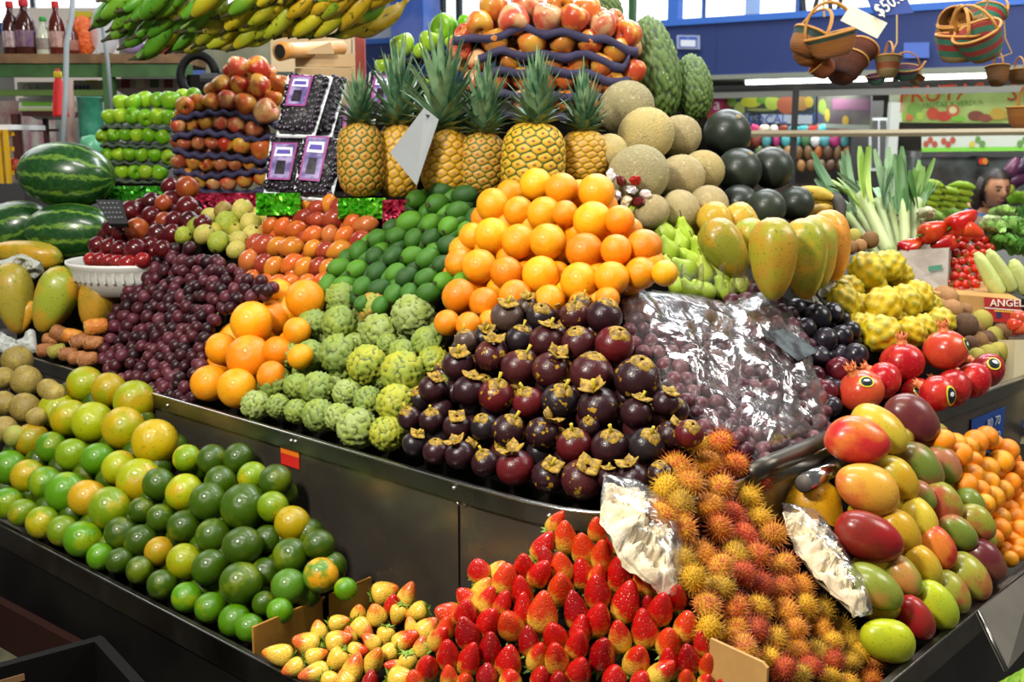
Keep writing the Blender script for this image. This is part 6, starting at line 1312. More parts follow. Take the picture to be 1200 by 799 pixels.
def side_table(x0, x1, y, d0, dep, label, name='produce_table', mat=None):
    a, b = P(x0, y, d0), P(x1, y, d0); o = thing(name, label, 'table', (a.x, a.y, 0)); W_ = b.x-a.x
    g = G(); g.box(0, 0, a.z-.04, W_, dep, a.z); link('table_top', g.mesh('table_top', mat or cm('#6a5844')), o)
    g = G(); g.box(.02, .02, .05, W_-.02, .04, a.z-.04); link('front_panel', g.mesh('front_panel', cm('#3c342c')), o)
    for q in ((.03, .05), (W_-.08, .05), (.03, dep-.08), (W_-.08, dep-.08)):
        g = G(); g.box(q[0], q[1], 0, q[0]+.05, q[1]+.05, a.z-.04); link('leg', g.mesh('leg', cm('#3c342c')), o)
    return a.z
side_table(1070, 1240, 262, 6.0, .55, 'table of green produce in front of the woman')
for i in range(9):
    o = tag(link('banana_bunch', None), '', ''); bpy.data.objects.remove(o); break
# far green bananas
for k, (x, y) in enumerate(((1086, 234), (1104, 242), (1122, 236))):
    root = P(x, y, 6.3); o = thing('banana_bunch', 'distant green banana bunch left of the woman, %s' % ['nearest the leeks', 'middle one', 'nearest her shoulder'][k], 'bananas', root, 'distant green banana bunches')
    for i in range(6):
        Lm = .17; z = -(RT*math.cos(.2*i-.4)*1+FW*-.3+UP*.2).normalized(); xx = (-UP-z*(-UP).dot(z)).normalized(); yy = z.cross(xx)
        link('banana', K['banana'], o, Matrix.Translation((-.1+.0*i, -.02*i, .035*i-.08)) @ Matrix((xx, yy, z)).transposed().to_4x4() @ Matrix.Scale(Lm, 4), '#8cb028' if i % 2 else '#a8c030', '#a8c030')
gl = 'leafy greens on the rear table'
for i, (x, y, w_, h_, c, c2, lab) in enumerate(((1090,262,30,20,'#86a848','#a8c468','pale leafy green head left of the woman'),(1112,260,30,18,'#7aa040','#9cbc58','leafy green head below the distant bananas'),(1176,256,30,26,'#5fa850','#b8d878','bright green leafy bundle in front of the woman'),(1194,236,22,22,'#88b838','#a8cc40','yellow-green leafy bundle right of the woman'),(1200,256,26,26,'#3f7a3c','#6aa850','dark green leafy bundle at the right edge'))):
    blob_leaf('leafy_greens', lab, 'greens', x, y, 5.6 if x > 1150 else 6.0, w_, h_, c, c2, i, gl)
for i, (x, y, c) in enumerate(((1178,206,'#4a2848'),(1190,212,'#58284a'),(1196,196,'#3c2440'),(1186,198,'#6a3050'),(1168,222,'#8ab838'),(1180,222,'#b8c848'))):
    q = P(x, y, 7.35); g = G(); g.lathe([(.02, -.5), (.35, -.46), (.5, -.1), (.42, .3), (.2, .5), (.02, .52)], 12); tag(link('aubergine', g.mesh('aubergine', cm(c, 0, .3), True), None, xf(q, axis(20*i, 0), (.10, .10, .16))) if i < 4 else link('citrus_fruit', K['orange'], None, xf(q, UP, .10), c, c), 'distant %s right of the woman, %s' % ('purple aubergine' if i < 4 else 'green fruit', ['left', 'lower', 'upper right', 'upper left', 'left', 'right'][i]+' one'), 'aubergine' if i < 4 else 'fruit', 'distant aubergines' if i < 4 else None)
q = P(1185, 226, 7.4); side = thing('rear_stand', 'dark stand behind the leafy greens at the right edge', 'stand', (q.x, q.y, 0)); g = G(); g.box(-.15, 0, 0, .45, .4, q.z); link('stand_body', g.mesh('stand_body', cm('#3a3836')), side)
# ---------------- the woman ----------------
M_SKIN = plain('face_skin', '#c8946e', .5, var='#b98060', vs=8); M_HAIRW = plain('dark_hair', '#1e1512', .5, var='#2c1e18', vs=20); M_SHIRT = plain('blue_shirt', '#7d9ce0', .8, var='#5a7cc0', vs=8)
wp = P(1156, 221, 6.9); wx, wy, wz = wp
def skinfig(name, verts, edges, rad, mat, parent, sub=2):
    me = bpy.data.meshes.new(name); me.from_pydata(verts, edges, []); me.materials.append(mat); o = link(name, me, parent)
    m = o.modifiers.new('skin', 'SKIN')
    for i, r in enumerate(rad): me.skin_vertices[0].data[i].radius = (r, r) if not isinstance(r, tuple) else r
    me.skin_vertices[0].data[0].use_root = True
    m.use_smooth_shade = True; s = o.modifiers.new('sub', 'SUBSURF'); s.levels = sub; s.render_levels = sub; return o
woman = thing('person', 'dark-haired person in a blue top bending over the rear produce, face lowered', 'person', Matrix.Translation((wx+.03, wy+.1, 0)) @ Matrix.Rotation(R_(6), 4, 'Z'))
H = wz
V_ = [(0, 0, .92), (0, -.02, 1.12*H/1.35), (0, .0, H-.17), (0, -.06, H-.10), (0, -.12, H-.05), (0, -.135, H+.03),  # pelvis..head
      (.19, .0, H-.15), (.22, -.10, H-.50), (.16, -.32, H-.55), (.15, -.38, H-.56), (-.19, .0, H-.15), (-.22, -.10, H-.50), (-.16, -.32, H-.55), (-.15, -.38, H-.56),
      (.1, 0, .85), (.11, -.02, .48), (.11, .02, .08), (.11, -.1, .03), (-.1, 0, .85), (-.11, -.02, .48), (-.11, .02, .08), (-.11, -.1, .03)]
E_ = [(0,1),(1,2),(2,3),(3,4),(4,5),(2,6),(6,7),(7,8),(8,9),(2,10),(10,11),(11,12),(12,13),(0,14),(14,15),(15,16),(16,17),(0,18),(18,19),(19,20),(20,21)]
Rr = [(.15,.11),(.13,.10),(.11,.08),.05,.075,.085,.055,.042,.032,.026,.055,.042,.032,.026,.085,.06,.04,.035,.085,.06,.04,.035]
for s in (1, -1):  # five fingers each
    b_ = len(V_); hx = .15*s; V_ += [(hx, -.43, H-.57)]; E_ += [((9 if s > 0 else 13), b_)]; Rr += [.026]
    for f in range(4):
        k = len(V_); x_ = hx+(-.027+.018*f); V_ += [(x_, -.47, H-.57), (x_, -.495, H-.58), (x_, -.51, H-.60)]; E_ += [(b_, k), (k, k+1), (k+1, k+2)]; Rr += [.009, .0085, .007]
    k = len(V_); V_ += [(hx-.04*s, -.42, H-.58), (hx-.05*s, -.45, H-.59)]; E_ += [((9 if s > 0 else 13), k), (k, k+1)]; Rr += [.011, .009]
skinfig('body', V_, E_, Rr, M_SKIN, woman)
sv = [V_[0], V_[1], V_[2], V_[6], V_[7], V_[8], V_[10], V_[11], V_[12]]; skinfig('blue_top', sv, [(0,1),(1,2),(2,3),(3,4),(4,5),(2,6),(6,7),(7,8)], [(.165,.125),(.145,.115),(.14,.105),.085,.06,.045,.085,.06,.045], M_SHIRT, woman)
skinfig('trousers', [V_[0], V_[14], V_[15], V_[16], V_[18], V_[19], V_[20]], [(0,1),(1,2),(2,3),(0,4),(4,5),(5,6)], [(.165,.125),.10,.075,.055,.10,.075,.055], plain('dark_trousers', '#2a2c38', .8), woman)
# head: sculpted egg with face, tilted down
hd = Matrix.Translation((0, -.135, H+.0)) @ Matrix.Rotation(R_(12), 4, 'X')
vs, fs = ico(4); out = []
for v in vs:
    x, y, z = v.x*.075, v.y*.092, v.z*.112
    if z < 0: x *= 1-.28*(z/-.112)**1.5; y *= 1-.1*(z/-.112)
    if y < -.03:
        y -= .026*math.exp(-(x/.014)**2-((z+.012)/.022)**2) + .012*math.exp(-(x/.012)**2-((z-.012)/.03)**2)   # nose
        y += .012*(math.exp(-((x-.03)/.017)**2-((z-.014)/.014)**2)+math.exp(-((x+.03)/.017)**2-((z-.014)/.014)**2))  # eye sockets
        y -= .008*math.exp(-(x/.025)**2-((z+.052)/.008)**2)+.008*math.exp(-(x/.02)**2-((z+.088)/.014)**2)
    out.append((x, y, z))
hm = mesh('head', out, fs, M_SKIN); head = link('head', hm, woman, hd)
for s in (1, -1):
    g = G(); g.lathe([(.002, -.004), (.016, -.002), (.016, .002), (.002, .004)], 12, Matrix.Translation((.03*s, -.083, .012)) @ Matrix.Rotation(R_(90), 4, 'X') @ Matrix.Diagonal((.8, .4, 1, 1))); link('closed_eye', g.mesh('closed_eye', cm('#3a2820'), True), head)
    g = G(); g.tube([(.048*s, -.078, .033), (.03*s, -.088, .039), (.014*s, -.089, .034)], .0035, 6); link('eyebrow', g.mesh('eyebrow', M_HAIRW, True), head)
    g = G(); vs2, fs2 = ico(2); g.add([(v.x*.008+.074*s, v.y*.016, v.z*.03-.005) for v in vs2], fs2); link('ear', g.mesh('ear', M_SKIN, True), head)
g = G(); g.tube([(-.024, -.088, -.052), (0, -.098, -.05), (.024, -.088, -.052)], [.003, .0055, .003], 6); link('lips', g.mesh('lips', cm('#a0504a'), True), head)
vs, fs = ico(4); keep = []
out = [(v.x*.087, v.y*.104+.010, v.z*.124+.008) for v in vs]; ff = [f for f in fs if not (sum(vs[i].y for i in f)/3 < -.30 and sum(vs[i].z for i in f)/3 < .62)]
g = G(); g.add(out, ff)
for s in (1, -1, .6, -.6, 0):
    g.tube([(.07*s, .04+.03*(1-abs(s)), .06), (.088*s, .05+.035*(1-abs(s)), -.05), (.085*s, .05, -.17), (.07*s, .03, -.27)], [.03, .034, .03, .012], 10)
link('hair', g.mesh('hair', M_HAIRW, True), woman, hd)
# ---------------- hanging baskets and cards ----------------
def wicker(name, cols, sc=1.0):
    t = NT(name); tc = t.n('ShaderNodeTexCoord'); sp = t.n('ShaderNodeSeparateXYZ'); t.l(tc.outputs['Object'], sp.inputs[0])
    cr = t.n('ShaderNodeValToRGB'); cr.color_ramp.interpolation = 'CONSTANT'; e = cr.color_ramp.elements
    e[0].color = lin(cols[0]); e[0].position = 0
    for i, c in enumerate(cols[1:]):
        if i == 0: e[1].position = 1/len(cols); e[1].color = lin(c)
        else: n_ = e.new((i+1)/len(cols)); n_.color = lin(c)
    t.l(sp.outputs['Z'], cr.inputs[0]); wv = t.n('ShaderNodeTexWave', bands_direction='Z'); wv.inputs['Scale'].default_value = 9; wv.inputs['Distortion'].default_value = 1.2; t.l(tc.outputs['Object'], wv.inputs[0])
    t.bump(wv.outputs[0], .7, .05); return t.set(Base_Color=cr.outputs[0], Roughness=.7)
W1 = wicker('wicker_plain', ['#b8712c','#c47c30','#3f5a4c','#c07a30','#c27a30','#b8712c'])
W2 = wicker('wicker_striped', ['#c8a060','#3f8a68','#c83a34','#4a9a78','#c84a3c','#d08a3c','#3f8a68','#c8a060'])
W3 = wicker('wicker_orange', ['#c8a868','#c86a2c','#c8a868','#b8965c']); W4 = wicker('wicker_brown', ['#9a6428','#a8702e','#9a6428']); W5 = wicker('wicker_dark', ['#6a3418','#7a3c1c','#6a3418'])
W6 = wicker('wicker_purple', ['#4a8a68','#7a4a78','#4a8a68','#b89860'])
bas = {}
def basket(x, y, d, w, up, tilt, mat, label, oval=1.0, deep=.6, handle=True, spin=0, hmat='#c48a3c', rim=.0):
    key = (mat.name, deep)
    if key not in bas:
        g = G(); g.lathe([(.30, 0), (.42, .3*deep), (.5, deep), (.52, deep+.02), (.49, deep+.02), (.46, deep-.02), (.38, .3*deep), (.27, .05)], 28); bas[key] = g.mesh('basket_bowl', mat, True)
        g = G(); g.tube([(.5*math.cos(math.pi*i/12), 0, deep+.62*math.sin(math.pi*i/12)) for i in range(13)], .028, 7); g.tube([(.5*math.cos(math.pi*i/12)*.96, .05, deep+.60*math.sin(math.pi*i/12)) for i in range(13)], .02, 6)
        bas[(key, 'h')] = g.mesh('handle', cm(hmat), True)
        g = G(); g.tube([(.51*math.cos(2*math.pi*i/24), .51*math.sin(2*math.pi*i/24), deep+.01) for i in range(25)], .03, 6); bas[(key, 'r')] = g.mesh('rim', cm(hmat), True)
    s = w*d/F_PX; o = thing('hanging_basket', label, 'basket', xf(P(x, y, d), axis(up, tilt), (s, s*oval, s), R_(spin)), 'woven baskets hanging at the top right')
    link('basket_bowl', bas[key], o); link('rim', bas[(key, 'r')], o)
    if handle: link('handle', bas[(key, 'h')], o)
def cord(pts, d, label, r=.003, col='#b89a5a', name='basket_string'):
    g = G(); g.tube([P(x, y, d) for x, y in pts], r, 5); tag(link(name, g.mesh(name, cm(col))), label, 'cord', 'cords the baskets hang from')
basket(978, 66, 3.7, 60, 105, 15, W1, 'orange-brown oval basket with dark green band, upper right of its cluster', .6, .42, spin=90)
basket(938, 62, 3.75, 52, 60, 5, W1, 'orange-brown basket tipped left in the largest cluster', .65, .5, spin=20)
basket(950, 74, 3.8, 50, 80, -10, W1, 'orange-brown basket underneath the tipped left one', .7, .45, handle=False)
basket(984, 92, 3.85, 48, 62, -20, W5, 'dark red-brown basket at the bottom of the largest cluster', .8, .6, handle=False)
basket(1000, 70, 3.9, 42, 50, -20, W5, 'dark red-brown basket at the right of the largest cluster', .8, .5, handle=False)
basket(972, 86, 3.8, 30, 140, 10, wicker('clay_basket', ['#b8602c','#b8602c','#b8602c']), 'small orange pot-like basket low in the largest cluster', 1, .6, handle=False)
cord([(966,-30),(965,10),(966,20)], 3.75, 'yellow cord holding the largest basket cluster', .004, '#c8a030')
basket(1040, 90, 3.9, 30, 88, 0, W3, 'small round basket with an orange band and tall handle', 1, .75, spin=0)
basket(1028, 98, 3.95, 26, 110, 20, W6, 'small green and purple basket behind the round one, left', .7, .4, handle=False)
basket(1060, 92, 3.95, 32, 100, 35, W6, 'green and purple basket lying right of the round one', .7, .4)
basket(1068, 98, 4.0, 26, 60, 20, W3, 'small basket with looped handle, lowest right of its cluster', .8, .5)
cord([(1051,-20),(1051,50),(1045,62)], 3.9, 'pale cord holding the small round basket', .003)
basket(1120, 72, 3.6, 54, 92, 20, W2, 'red and green striped basket, front left of the right cluster', .9, .55)
basket(1156, 66, 3.5, 56, 125, 25, W2, 'red, green and orange striped basket tilted at the right cluster front', .9, .6)
basket(1126, 24, 3.7, 40, 215, 45, W4, 'brown-lined basket facing forward on top of the right cluster', 1, .5)
basket(1152, 30, 3.75, 42, 60, -20, W2, 'striped basket behind the others in the right cluster', .8, .5)
basket(1106, 52, 3.75, 36, 70, 0, W2, 'striped basket peeping out left of the right cluster', .7, .6, handle=False)
cord([(1157,-20),(1157,5),(1150,20)], 3.6, 'brown cord holding the right basket cluster', .004, '#8a6a4a')
basket(1169, 100, 3.8, 27, 90, 0, W4, 'small brown cylindrical basket below the right cluster', 1, .8)
basket(1194, 97, 3.85, 27, 90, 0, W4, 'small brown basket cut by the right edge', 1, .5)
cord([(1176,18),(1178,45),(1186,62),(1170,68)], 3.8, 'thin yellowish cord of the small brown baskets', .0025, '#c8a040')
basket(1200, 150, 3.5, 40, 92, 10, wicker('orange_pot', ['#c87a34','#d08a40','#c87a34']), 'orange basket with ruffled rim at the right edge', 1, .6)
pn = Panel((997, 6), (1040, 27), (985, 24), 3.5, 3.5, 'blank_card', 'blank cream card hanging tilted beside the largest basket cluster', 'card', cm('#e6dec2'), .003)
pn = Panel((1013, -8), (1058, -12), (1026, 19), 3.5, 3.5, 'price_card', 'blue price card with white figures hanging at the top edge', 'card', cm('#2c468f'), .003)
pn.v = P(1026, 19, 3.5)-pn.o0; pn.text('$50.00', .58, .46, .055, cm('#f0ecdc'), R_(22))
# ---------------- leeks, peppers, tomatoes ----------------
M_SHAFT = plain('leek_shaft', '#b4bc88', .45, var='#8ca858', vs=3)
def leek(bx, by, tx, ty, d, w, c1, c2, label, seed):
    rd = random.Random(seed); b = P(bx, by, d); t = P(tx, ty, d+.25); ax = (t-b); L = ax.length; s = w*d/F_PX
    M = Matrix.Translation(b) @ frame(ax, rd.random()*6); o = thing('leek', label, 'leek', M, 'leeks standing behind the pitayas')
    g = G(); g.lathe([(.3*s, -.02), (.48*s, .0), (.45*s, .1*L), (.42*s, .35*L), (.46*s, .5*L), (.5*s, .56*L)], 14); link('shaft', g.mesh('shaft', M_SHAFT, True), o)
    g = G()
    for i in range(10):
        a = (i % 2)*math.pi+rd.uniform(-.4, .4); out = Vector((math.cos(a), math.sin(a), 0)); sd = Vector((-math.sin(a), math.cos(a), 0)); m = 7; vs = []; p = Vector((0, 0, .42*L+.03*i*L/4))+out*.25*s; dv = (Vector((0, 0, 1))+out*(.08+.03*i)).normalized(); LL = L*rd.uniform(.38, .52)
        for u in range(m):
            uu = u/(m-1); ww = s*(.46-.2*uu)*(1 if u < m-1 else .5); vs += [p-sd*ww+out*.25*ww, p-out*.12*ww, p+sd*ww+out*.25*ww]; p = p+dv*LL/(m-1); dv = (dv+out*.06*rd.uniform(0, 1.6)-Vector((0, 0, .03))).normalized()
        g.add(vs, [(u*3+k, u*3+k+1, u*3+k+4, u*3+k+3) for u in range(m-1) for k in (0, 1)])
    link('leaves', g.mesh('leaves', leafmat('leek_leaf', c1, c2), True), o)
for i, a in enumerate(((1040,292,988,182,3.15,17,'#6a9a34','#a8c458','bright yellow-green leek bending left, the front one'),(1028,300,952,196,3.3,13,'#3a6644','#6a9468','bluish leek leaning far left'),(1048,300,1014,188,3.25,14,'#5a8a58','#9ab890','grey-green leek just right of the bright one'),(1056,302,1030,190,3.3,13,'#4a7a50','#88aa78','slender grey-green leek in the middle'),(1062,304,1056,186,3.2,15,'#2c5a26','#4a7a34','dark green leek with fan-shaped leaves'),(1070,298,1078,190,3.3,14,'#3c6a2c','#6a9440','dark leek leaning right'),(1036,298,972,196,3.4,13,'#40704c','#7a9c70','bluish leek behind the bright one'),(1076,296,1068,196,3.4,13,'#4a8034','#7aa048','green leek at the right end'))): leek(*a, i)
# tilted bed and crates behind the pitayas
def bed(pts, d, lab, mat, th=.6, name='produce_crate', cat='crate'):
    q = [P(x, y, dd) for (x, y), dd in zip(pts, d)]; m = len(q); g = G(); g.add(q+[Vector((v.x, v.y, ZR-.045)) for v in q], [tuple(range(m)), tuple(range(2*m-1, m-1, -1))]+[(i, i+m, (i+1) % m+m, (i+1) % m) for i in range(m)]); return tag(link(name, g.mesh(name, mat)), lab, cat)
bed([(985,322),(1100,330),(1100,300),(985,290)], (3.15,3.15,3.6,3.6), 'dark stand that holds the leeks', cm('#2a2620'), name='vegetable_stand', cat='stand')
bed([(1040,345),(1112,352),(1120,305),(1050,300)], (3.1,3.05,3.5,3.5), 'dark wooden stand under the paper bag', cm('#3a3228'), name='vegetable_stand', cat='stand')
g = G(); pb = [P(1052, 294, 3.2), P(1112, 290, 3.15), P(1118, 286, 3.35), P(1060, 286, 3.4)]; pb2 = [P(1066, 338, 3.12), P(1110, 342, 3.1), P(1116, 336, 3.3), P(1072, 330, 3.35)]
o = thing('paper_bag', 'grey-brown paper bag holding the red peppers', 'bag', pb2[0]); im = Matrix.Translation(-pb2[0])
g.add(pb+pb2, [(0, 1, 5, 4), (1, 2, 6, 5), (2, 3, 7, 6), (3, 0, 4, 7), (4, 5, 6, 7)]); link('bag_body', g.mesh('bag_body', plain('grey_paper', '#8a7d70', .8, var='#a0968a', vs=14, bump=.3, bs=20)), o, im)
g = G(); g.slab([P(1088, 312, 3.13), P(1104, 310, 3.12), P(1104, 316, 3.12), P(1088, 318, 3.13)], .002); link('green_band', g.mesh('green_band', cm('#4a8a70')), o, im)
K['pepper'] = lm('pepper', [(.02, -.78), (.12, -.76), (.24, -.62), (.34, -.35), (.44, 0), (.5, .35), (.48, .55), (.34, .66), (.16, .64), (.06, .58), (.02, .57)], S_PEP, 24, lambda a, z: 1+.07*math.cos(3*a))
g = G(); g.tube([(0, 0, .56), (.02, 0, .75), (.06, .02, .92)], [.07, .05, .055], 7); K['pepper_stem'] = g.mesh('pepper_stem', cm('#4f7a2a'), True)
for i, (x, y, w_, a, c, lab) in enumerate(((1068,289,22,205,'#a81418','dark red pepper at the left corner of the paper bag'),(1095,270,26,200,'#c83414','orange-red pepper above the paper bag'),(1106,285,20,10,'#b81a1c','long red pepper lying along the bag edge'),(1127,259,28,210,'#c81c18','large bright red pepper on top of the heap'),(1138,270,22,160,'#c83a1c','red pepper behind the tomatoes'))):
    one('pepper', 'red_pepper', x, y, 3.22, w_, a, 10, c, '#d85a20', lab, 'pepper', 1.0, i, 'red peppers on the paper bag', [('stem', K['pepper_stem'])])
rd = random.Random(33); pts = hexfill([(1116,306),(1116,284),(1132,272),(1156,272),(1162,292),(1152,310),(1144,348),(1106,348),(1108,326)], 10.5, 1.5, rd)
g = G()
for i in range(5): g.add([Matrix.Rotation(i*1.2566, 4, 'Z') @ Vector(p) for p in ((0, -.05, .45), (.32, 0, .44), (0, .05, .45), (.1, 0, .5))], [(0, 1, 3), (3, 1, 2), (0, 3, 1), (3, 2, 1)])
K['tom_calyx'] = g.mesh('calyx', cm('#4a8a2c'), False); TOP = Plane((1116,340,3.12), (1150,340,3.16), (1140,275,3.35))
K['tomato'] = lm('tomato', [(r, z*.88) for r, z in unit_prof(10, dim=.05)], S_PEP, 16)
pal = {'r': ('#c4200e', '#d0401c', 'red'), 'd': ('#a01810', '#b82c18', 'dark red'), '*': 'rrd'}
pile('tomato', [(x, y, 12) for x, y in pts], TOP, pal, '{c} small tomato beside the paper bag, {w}', 'tomato', 'small tomatoes beside the paper bag', 0, 7, 34, parts=lambda rd, t: [('calyx', K['tom_calyx'])], ang=lambda rd, t: axis(rd.uniform(0, 360), rd.uniform(20, 80)))
bed([(1108,352),(1160,352),(1166,280),(1114,280)], (3.2,3.2,3.55,3.55), 'dark crate under the tomatoes', cm('#241c14'))
for i, (x, y, L, w_, a, lab) in enumerate(((1159,322,58,19,122,'pale green courgette leaning left by the tomatoes'),(1174,318,58,18,125,'pale green courgette beside the first one'),(1196,325,44,20,118,'pale courgette at the right edge'))):
    d = 3.1; s = w_*d/F_PX; g = G(); g.lathe([(.05, -1.5), (.32, -1.48), (.48, -1.2), (.5, -.4), (.44, .5), (.36, 1.2), (.28, 1.42), (.2, 1.5), (.18, 1.62), (.02, 1.63)], 18, None, lambda a_, z: 1+.03*math.cos(6*a_))
    me = g.mesh('courgette', S_PEAR, True); tag(link('courgette', me, None, xf(P(x, y, d), axis(a, 5), (s, s, L*d/F_PX/3.1), i), '#bcc878', '#d0d890'), lab, 'courgette', 'courgettes right of the tomatoes')
gl = 'lettuces at the right edge'
for i, (x, y, w_, h_, c, c2, lab) in enumerate(((1165,272,30,26,'#6aa848','#b8dc88','light green lettuce right of the red peppers'),(1186,272,34,30,'#4a9440','#a8d878','curly lettuce near the right edge'),(1176,290,34,28,'#5fa03c','#8cc458','green lettuce above the courgettes'),(1197,296,30,34,'#4f9038','#90c860','green lettuce at the right edge above the courgettes'),(1162,264,24,16,'#88c070','#d8e8b8','pale lettuce in front of the blue top'),(1084,254,22,18,'#d8dcb0','#eef0d8','creamy white cabbage behind the peppers'))):
    blob_leaf('lettuce', lab, 'lettuce', x, y, 3.35, w_, h_, c, c2, 40+i, gl, .6, 12)
bed([(1158,350),(1230,350),(1230,285),(1158,285)], (3.2,3.2,3.6,3.6), 'dark crate under the courgettes and lettuces', cm('#2c2a1c'))
one('egg_fruit', 'cauliflower', 1076, 250, 3.45, 22, 90, 0, '#e0dcc0', '#d0d0a0', 'round cream cauliflower head right of the leeks', 'cauliflower', .9)
# red printed box
pn = Panel((1096, 343), (1196, 351), (1098, 372), 3.04, 3.0, 'tomato_box', 'cardboard fruit box with red printed end and white letters', 'box', M_CARDL, .01)
g = G(); g.slab([pn.p(0, 0), pn.p(1, 0), pn.p(1, 0)+Vector((.03, .3, .01)), pn.p(0, 0)+Vector((.03, .3, .01))], .004); link('box_lid', g.mesh('box_lid', M_CARDL), pn.root, pn.im)
pn.rect(.57, .02, 1, .98, cm('#a01818')); pn.rect(.57, .42, 1, .47, cm('#e0d8d0')); pn.rect(.68, .5, .98, .56, cm('#d8a828')); pn.rect(.7, .56, .76, .8, cm('#24244a')); pn.text('ANGEL', .83, .2, .028, cm('#e8dccc'))
pn2 = Panel((1150, 374), (1192, 377), (1152, 396), 3.03, 3.0, 'tomato_box', 'lower cardboard box with red print behind the kiwis', 'box', cm('#a01c1c'), .01); pn2.rect(.3, .1, .7, .3, cm('#2a2a50')); pn2.rect(.1, .8, 1, 1, cm('#8a6a40'))
# front faces at the right: blue sign, steel corner and pale box
q0, n_, t_ = rimpoint(1166, 478, RIM, .008)
a0, nn, tt = rimpoint(1134, 505, RIM, .008); b0 = rimpoint(1174, 480, RIM, .008)[0]
o = thing('price_sign', 'blue sign with white figures on the steel panel behind the tangerines', 'sign', b0); im = Matrix.Translation(-b0)
ztop = rimpoint(1174, 476, RIM, .008)[0].z; g = G(); g.slab([Vector((a0.x, a0.y, ztop)), Vector((b0.x, b0.y, ztop)), Vector((b0.x, b0.y, ztop-.10)), Vector((a0.x, a0.y, ztop-.10))][::-1], .002); link('board', g.mesh('board', cm('#1f4a9a')), o, im)
for s, u, v in (('80 70', .62, .26), ('72', .78, .68)):
    p = a0.lerp(b0, u); M = Matrix((tt, Vector((0, 0, 1)), nn)).transposed().to_4x4(); link('lettering', text_mesh(s, .034, cm('#c4ccd8'), .0008), o, im @ Matrix.Translation(Vector((p.x, p.y, ztop-.10*v))+nn*.004) @ M)
pn = Panel((1190, 398), (1240, 398), (1183, 520), 2.85, 2.85, 'pale_box', 'pale beige carton standing at the right edge', 'carton', cm('#c4b894'), .3)
pn.rect(.2, .78, .45, .84, cm('#3a6ab0')); pn.rect(.15, .84, 1, .92, cm('#2a2a34'))
for i, (x, y, c) in enumerate(((1194,372,'#c84a28'),(1196,384,'#d05a30'),(1190,380,'#c03a20'))): tag(link('tomato', K['tomato'], None, xf(P(x, y, 2.95), UP, 20*2.95/F_PX), c, c), 'big tomato at the right edge, %s' % ['upper', 'lower right', 'half hidden'][i]+' one', 'tomato')
bed([(1182,396),(1215,396),(1215,388),(1182,388)], (2.9,2.9,3.2,3.2), 'small dark stand under the big tomatoes', cm('#4a3c30'), name='small_stand', cat='stand')
# cart below right
cq = [P(1146, 716, 2.04), P(1215, 664, 2.2), P(1215, 745, 2.1), P(1180, 786, 1.98)]
g = G(); g.slab(cq[::-1], .006); o = thing('steel_flap', 'scuffed grey steel sheet hanging below the tangerines', 'sheet', cq[0]); im = Matrix.Translation(-cq[0]); link('sheet', g.mesh('sheet', plain('scuffed_steel', '#6a645a', .5, .3, var='#545048', vs=4)), o, im)
g = G(); e0, e1 = cq[0], cq[3]; g.tube([e0, e0.lerp(e1, .5), e1], .004, 6); link('bent_edge', g.mesh('bent_edge', M_RIM, True), o, im)
for i in range(6):
    x, y = 1178+i*7, 792-i*5; d = 1.8; Lm = 60*d/F_PX; z = -(RT*math.cos(R_(200))+UP*math.sin(R_(200))-FW*.1*i).normalized(); xx = (-UP-z*(-UP).dot(z)).normalized(); yy = z.cross(xx)
    tag(link('green_chilli', K['banana'], None, Matrix.Translation(P(x+10, y+6, d)) @ Matrix((xx, yy, z)).transposed().to_4x4() @ Matrix.Diagonal((Lm*.9, Lm*.9, Lm*1.1, 1)), '#5f8a1c', '#86a828'), 'green plantain in the bottom right corner, %s from the left' % ORD[i], 'plantain', 'green plantains in the bottom right corner')
def crate(name, label, x0, y0, d, wx_, wy_, zt_, h_, mat, rot, slots=True, inner=None):
    o = thing(name, label, 'crate', Matrix.Translation((x0, y0, zt_-h_)) @ Matrix.Rotation(rot, 4, 'Z'))
    t = .012
    for nm, b in (('side', (0, 0, 0, wx_, t, h_)), ('side', (0, wy_-t, 0, wx_, wy_, h_)), ('end', (0, t, 0, t, wy_-t, h_)), ('end', (wx_-t, t, 0, wx_, wy_-t, h_)), ('bottom', (t, t, 0, wx_-t, wy_-t, .01))):
        g = G(); g.box(*b); link(nm, g.mesh(nm, inner if (nm == 'bottom' and inner) else mat), o)
    for b in ((-.006, -.008, h_-.025, wx_+.006, 0, h_), (-.006, wy_, h_-.025, wx_+.006, wy_+.008, h_), (-.008, 0, h_-.025, 0, wy_, h_), (wx_, 0, h_-.025, wx_+.008, wy_, h_)):
        g = G(); g.box(*b); link('lip', g.mesh('lip', mat), o)
    if slots:
        g = G(); g.box(wx_*.3, -.002, h_*.62, wx_*.7, .014, h_*.75); link('hand_slot', g.mesh('hand_slot', cm('#7a5a3a')), o)
    return o
zb1 = rimpoint(114, 750, LOW, .02)[0].z; A2 = onz(112, 752, zb1); B2 = onz(-40, 672, zb1); v2 = B2-A2; n2 = Vector((-v2.y, v2.x, 0)).normalized()*.02; r2 = math.atan2(v2.y, v2.x)
crate('fruit_crate', 'dark red-brown crate lined with paper beside the counter at lower left', A2.x+n2.x, A2.y+n2.y, 0, .62, .26, zb1, .12, plain('brown_crate', '#240a04', .8, Specular_IOR_Level=.2), r2, False, plain('crate_paper', '#3a382c', .9, var='#55553a', vs=12))
zb2 = zb1+.10; A3 = onz(116, 747, zb2); B3 = onz(-10, 781, zb2); v3 = B3-A3; r3 = math.atan2(v3.y, v3.x)
crate('plastic_crate', 'black plastic crate in the dark bottom left corner', A3.x, A3.y, 0, .46, .30, zb2, .095, plain('black_crate', '#060505', .7, Specular_IOR_Level=.15), r3)
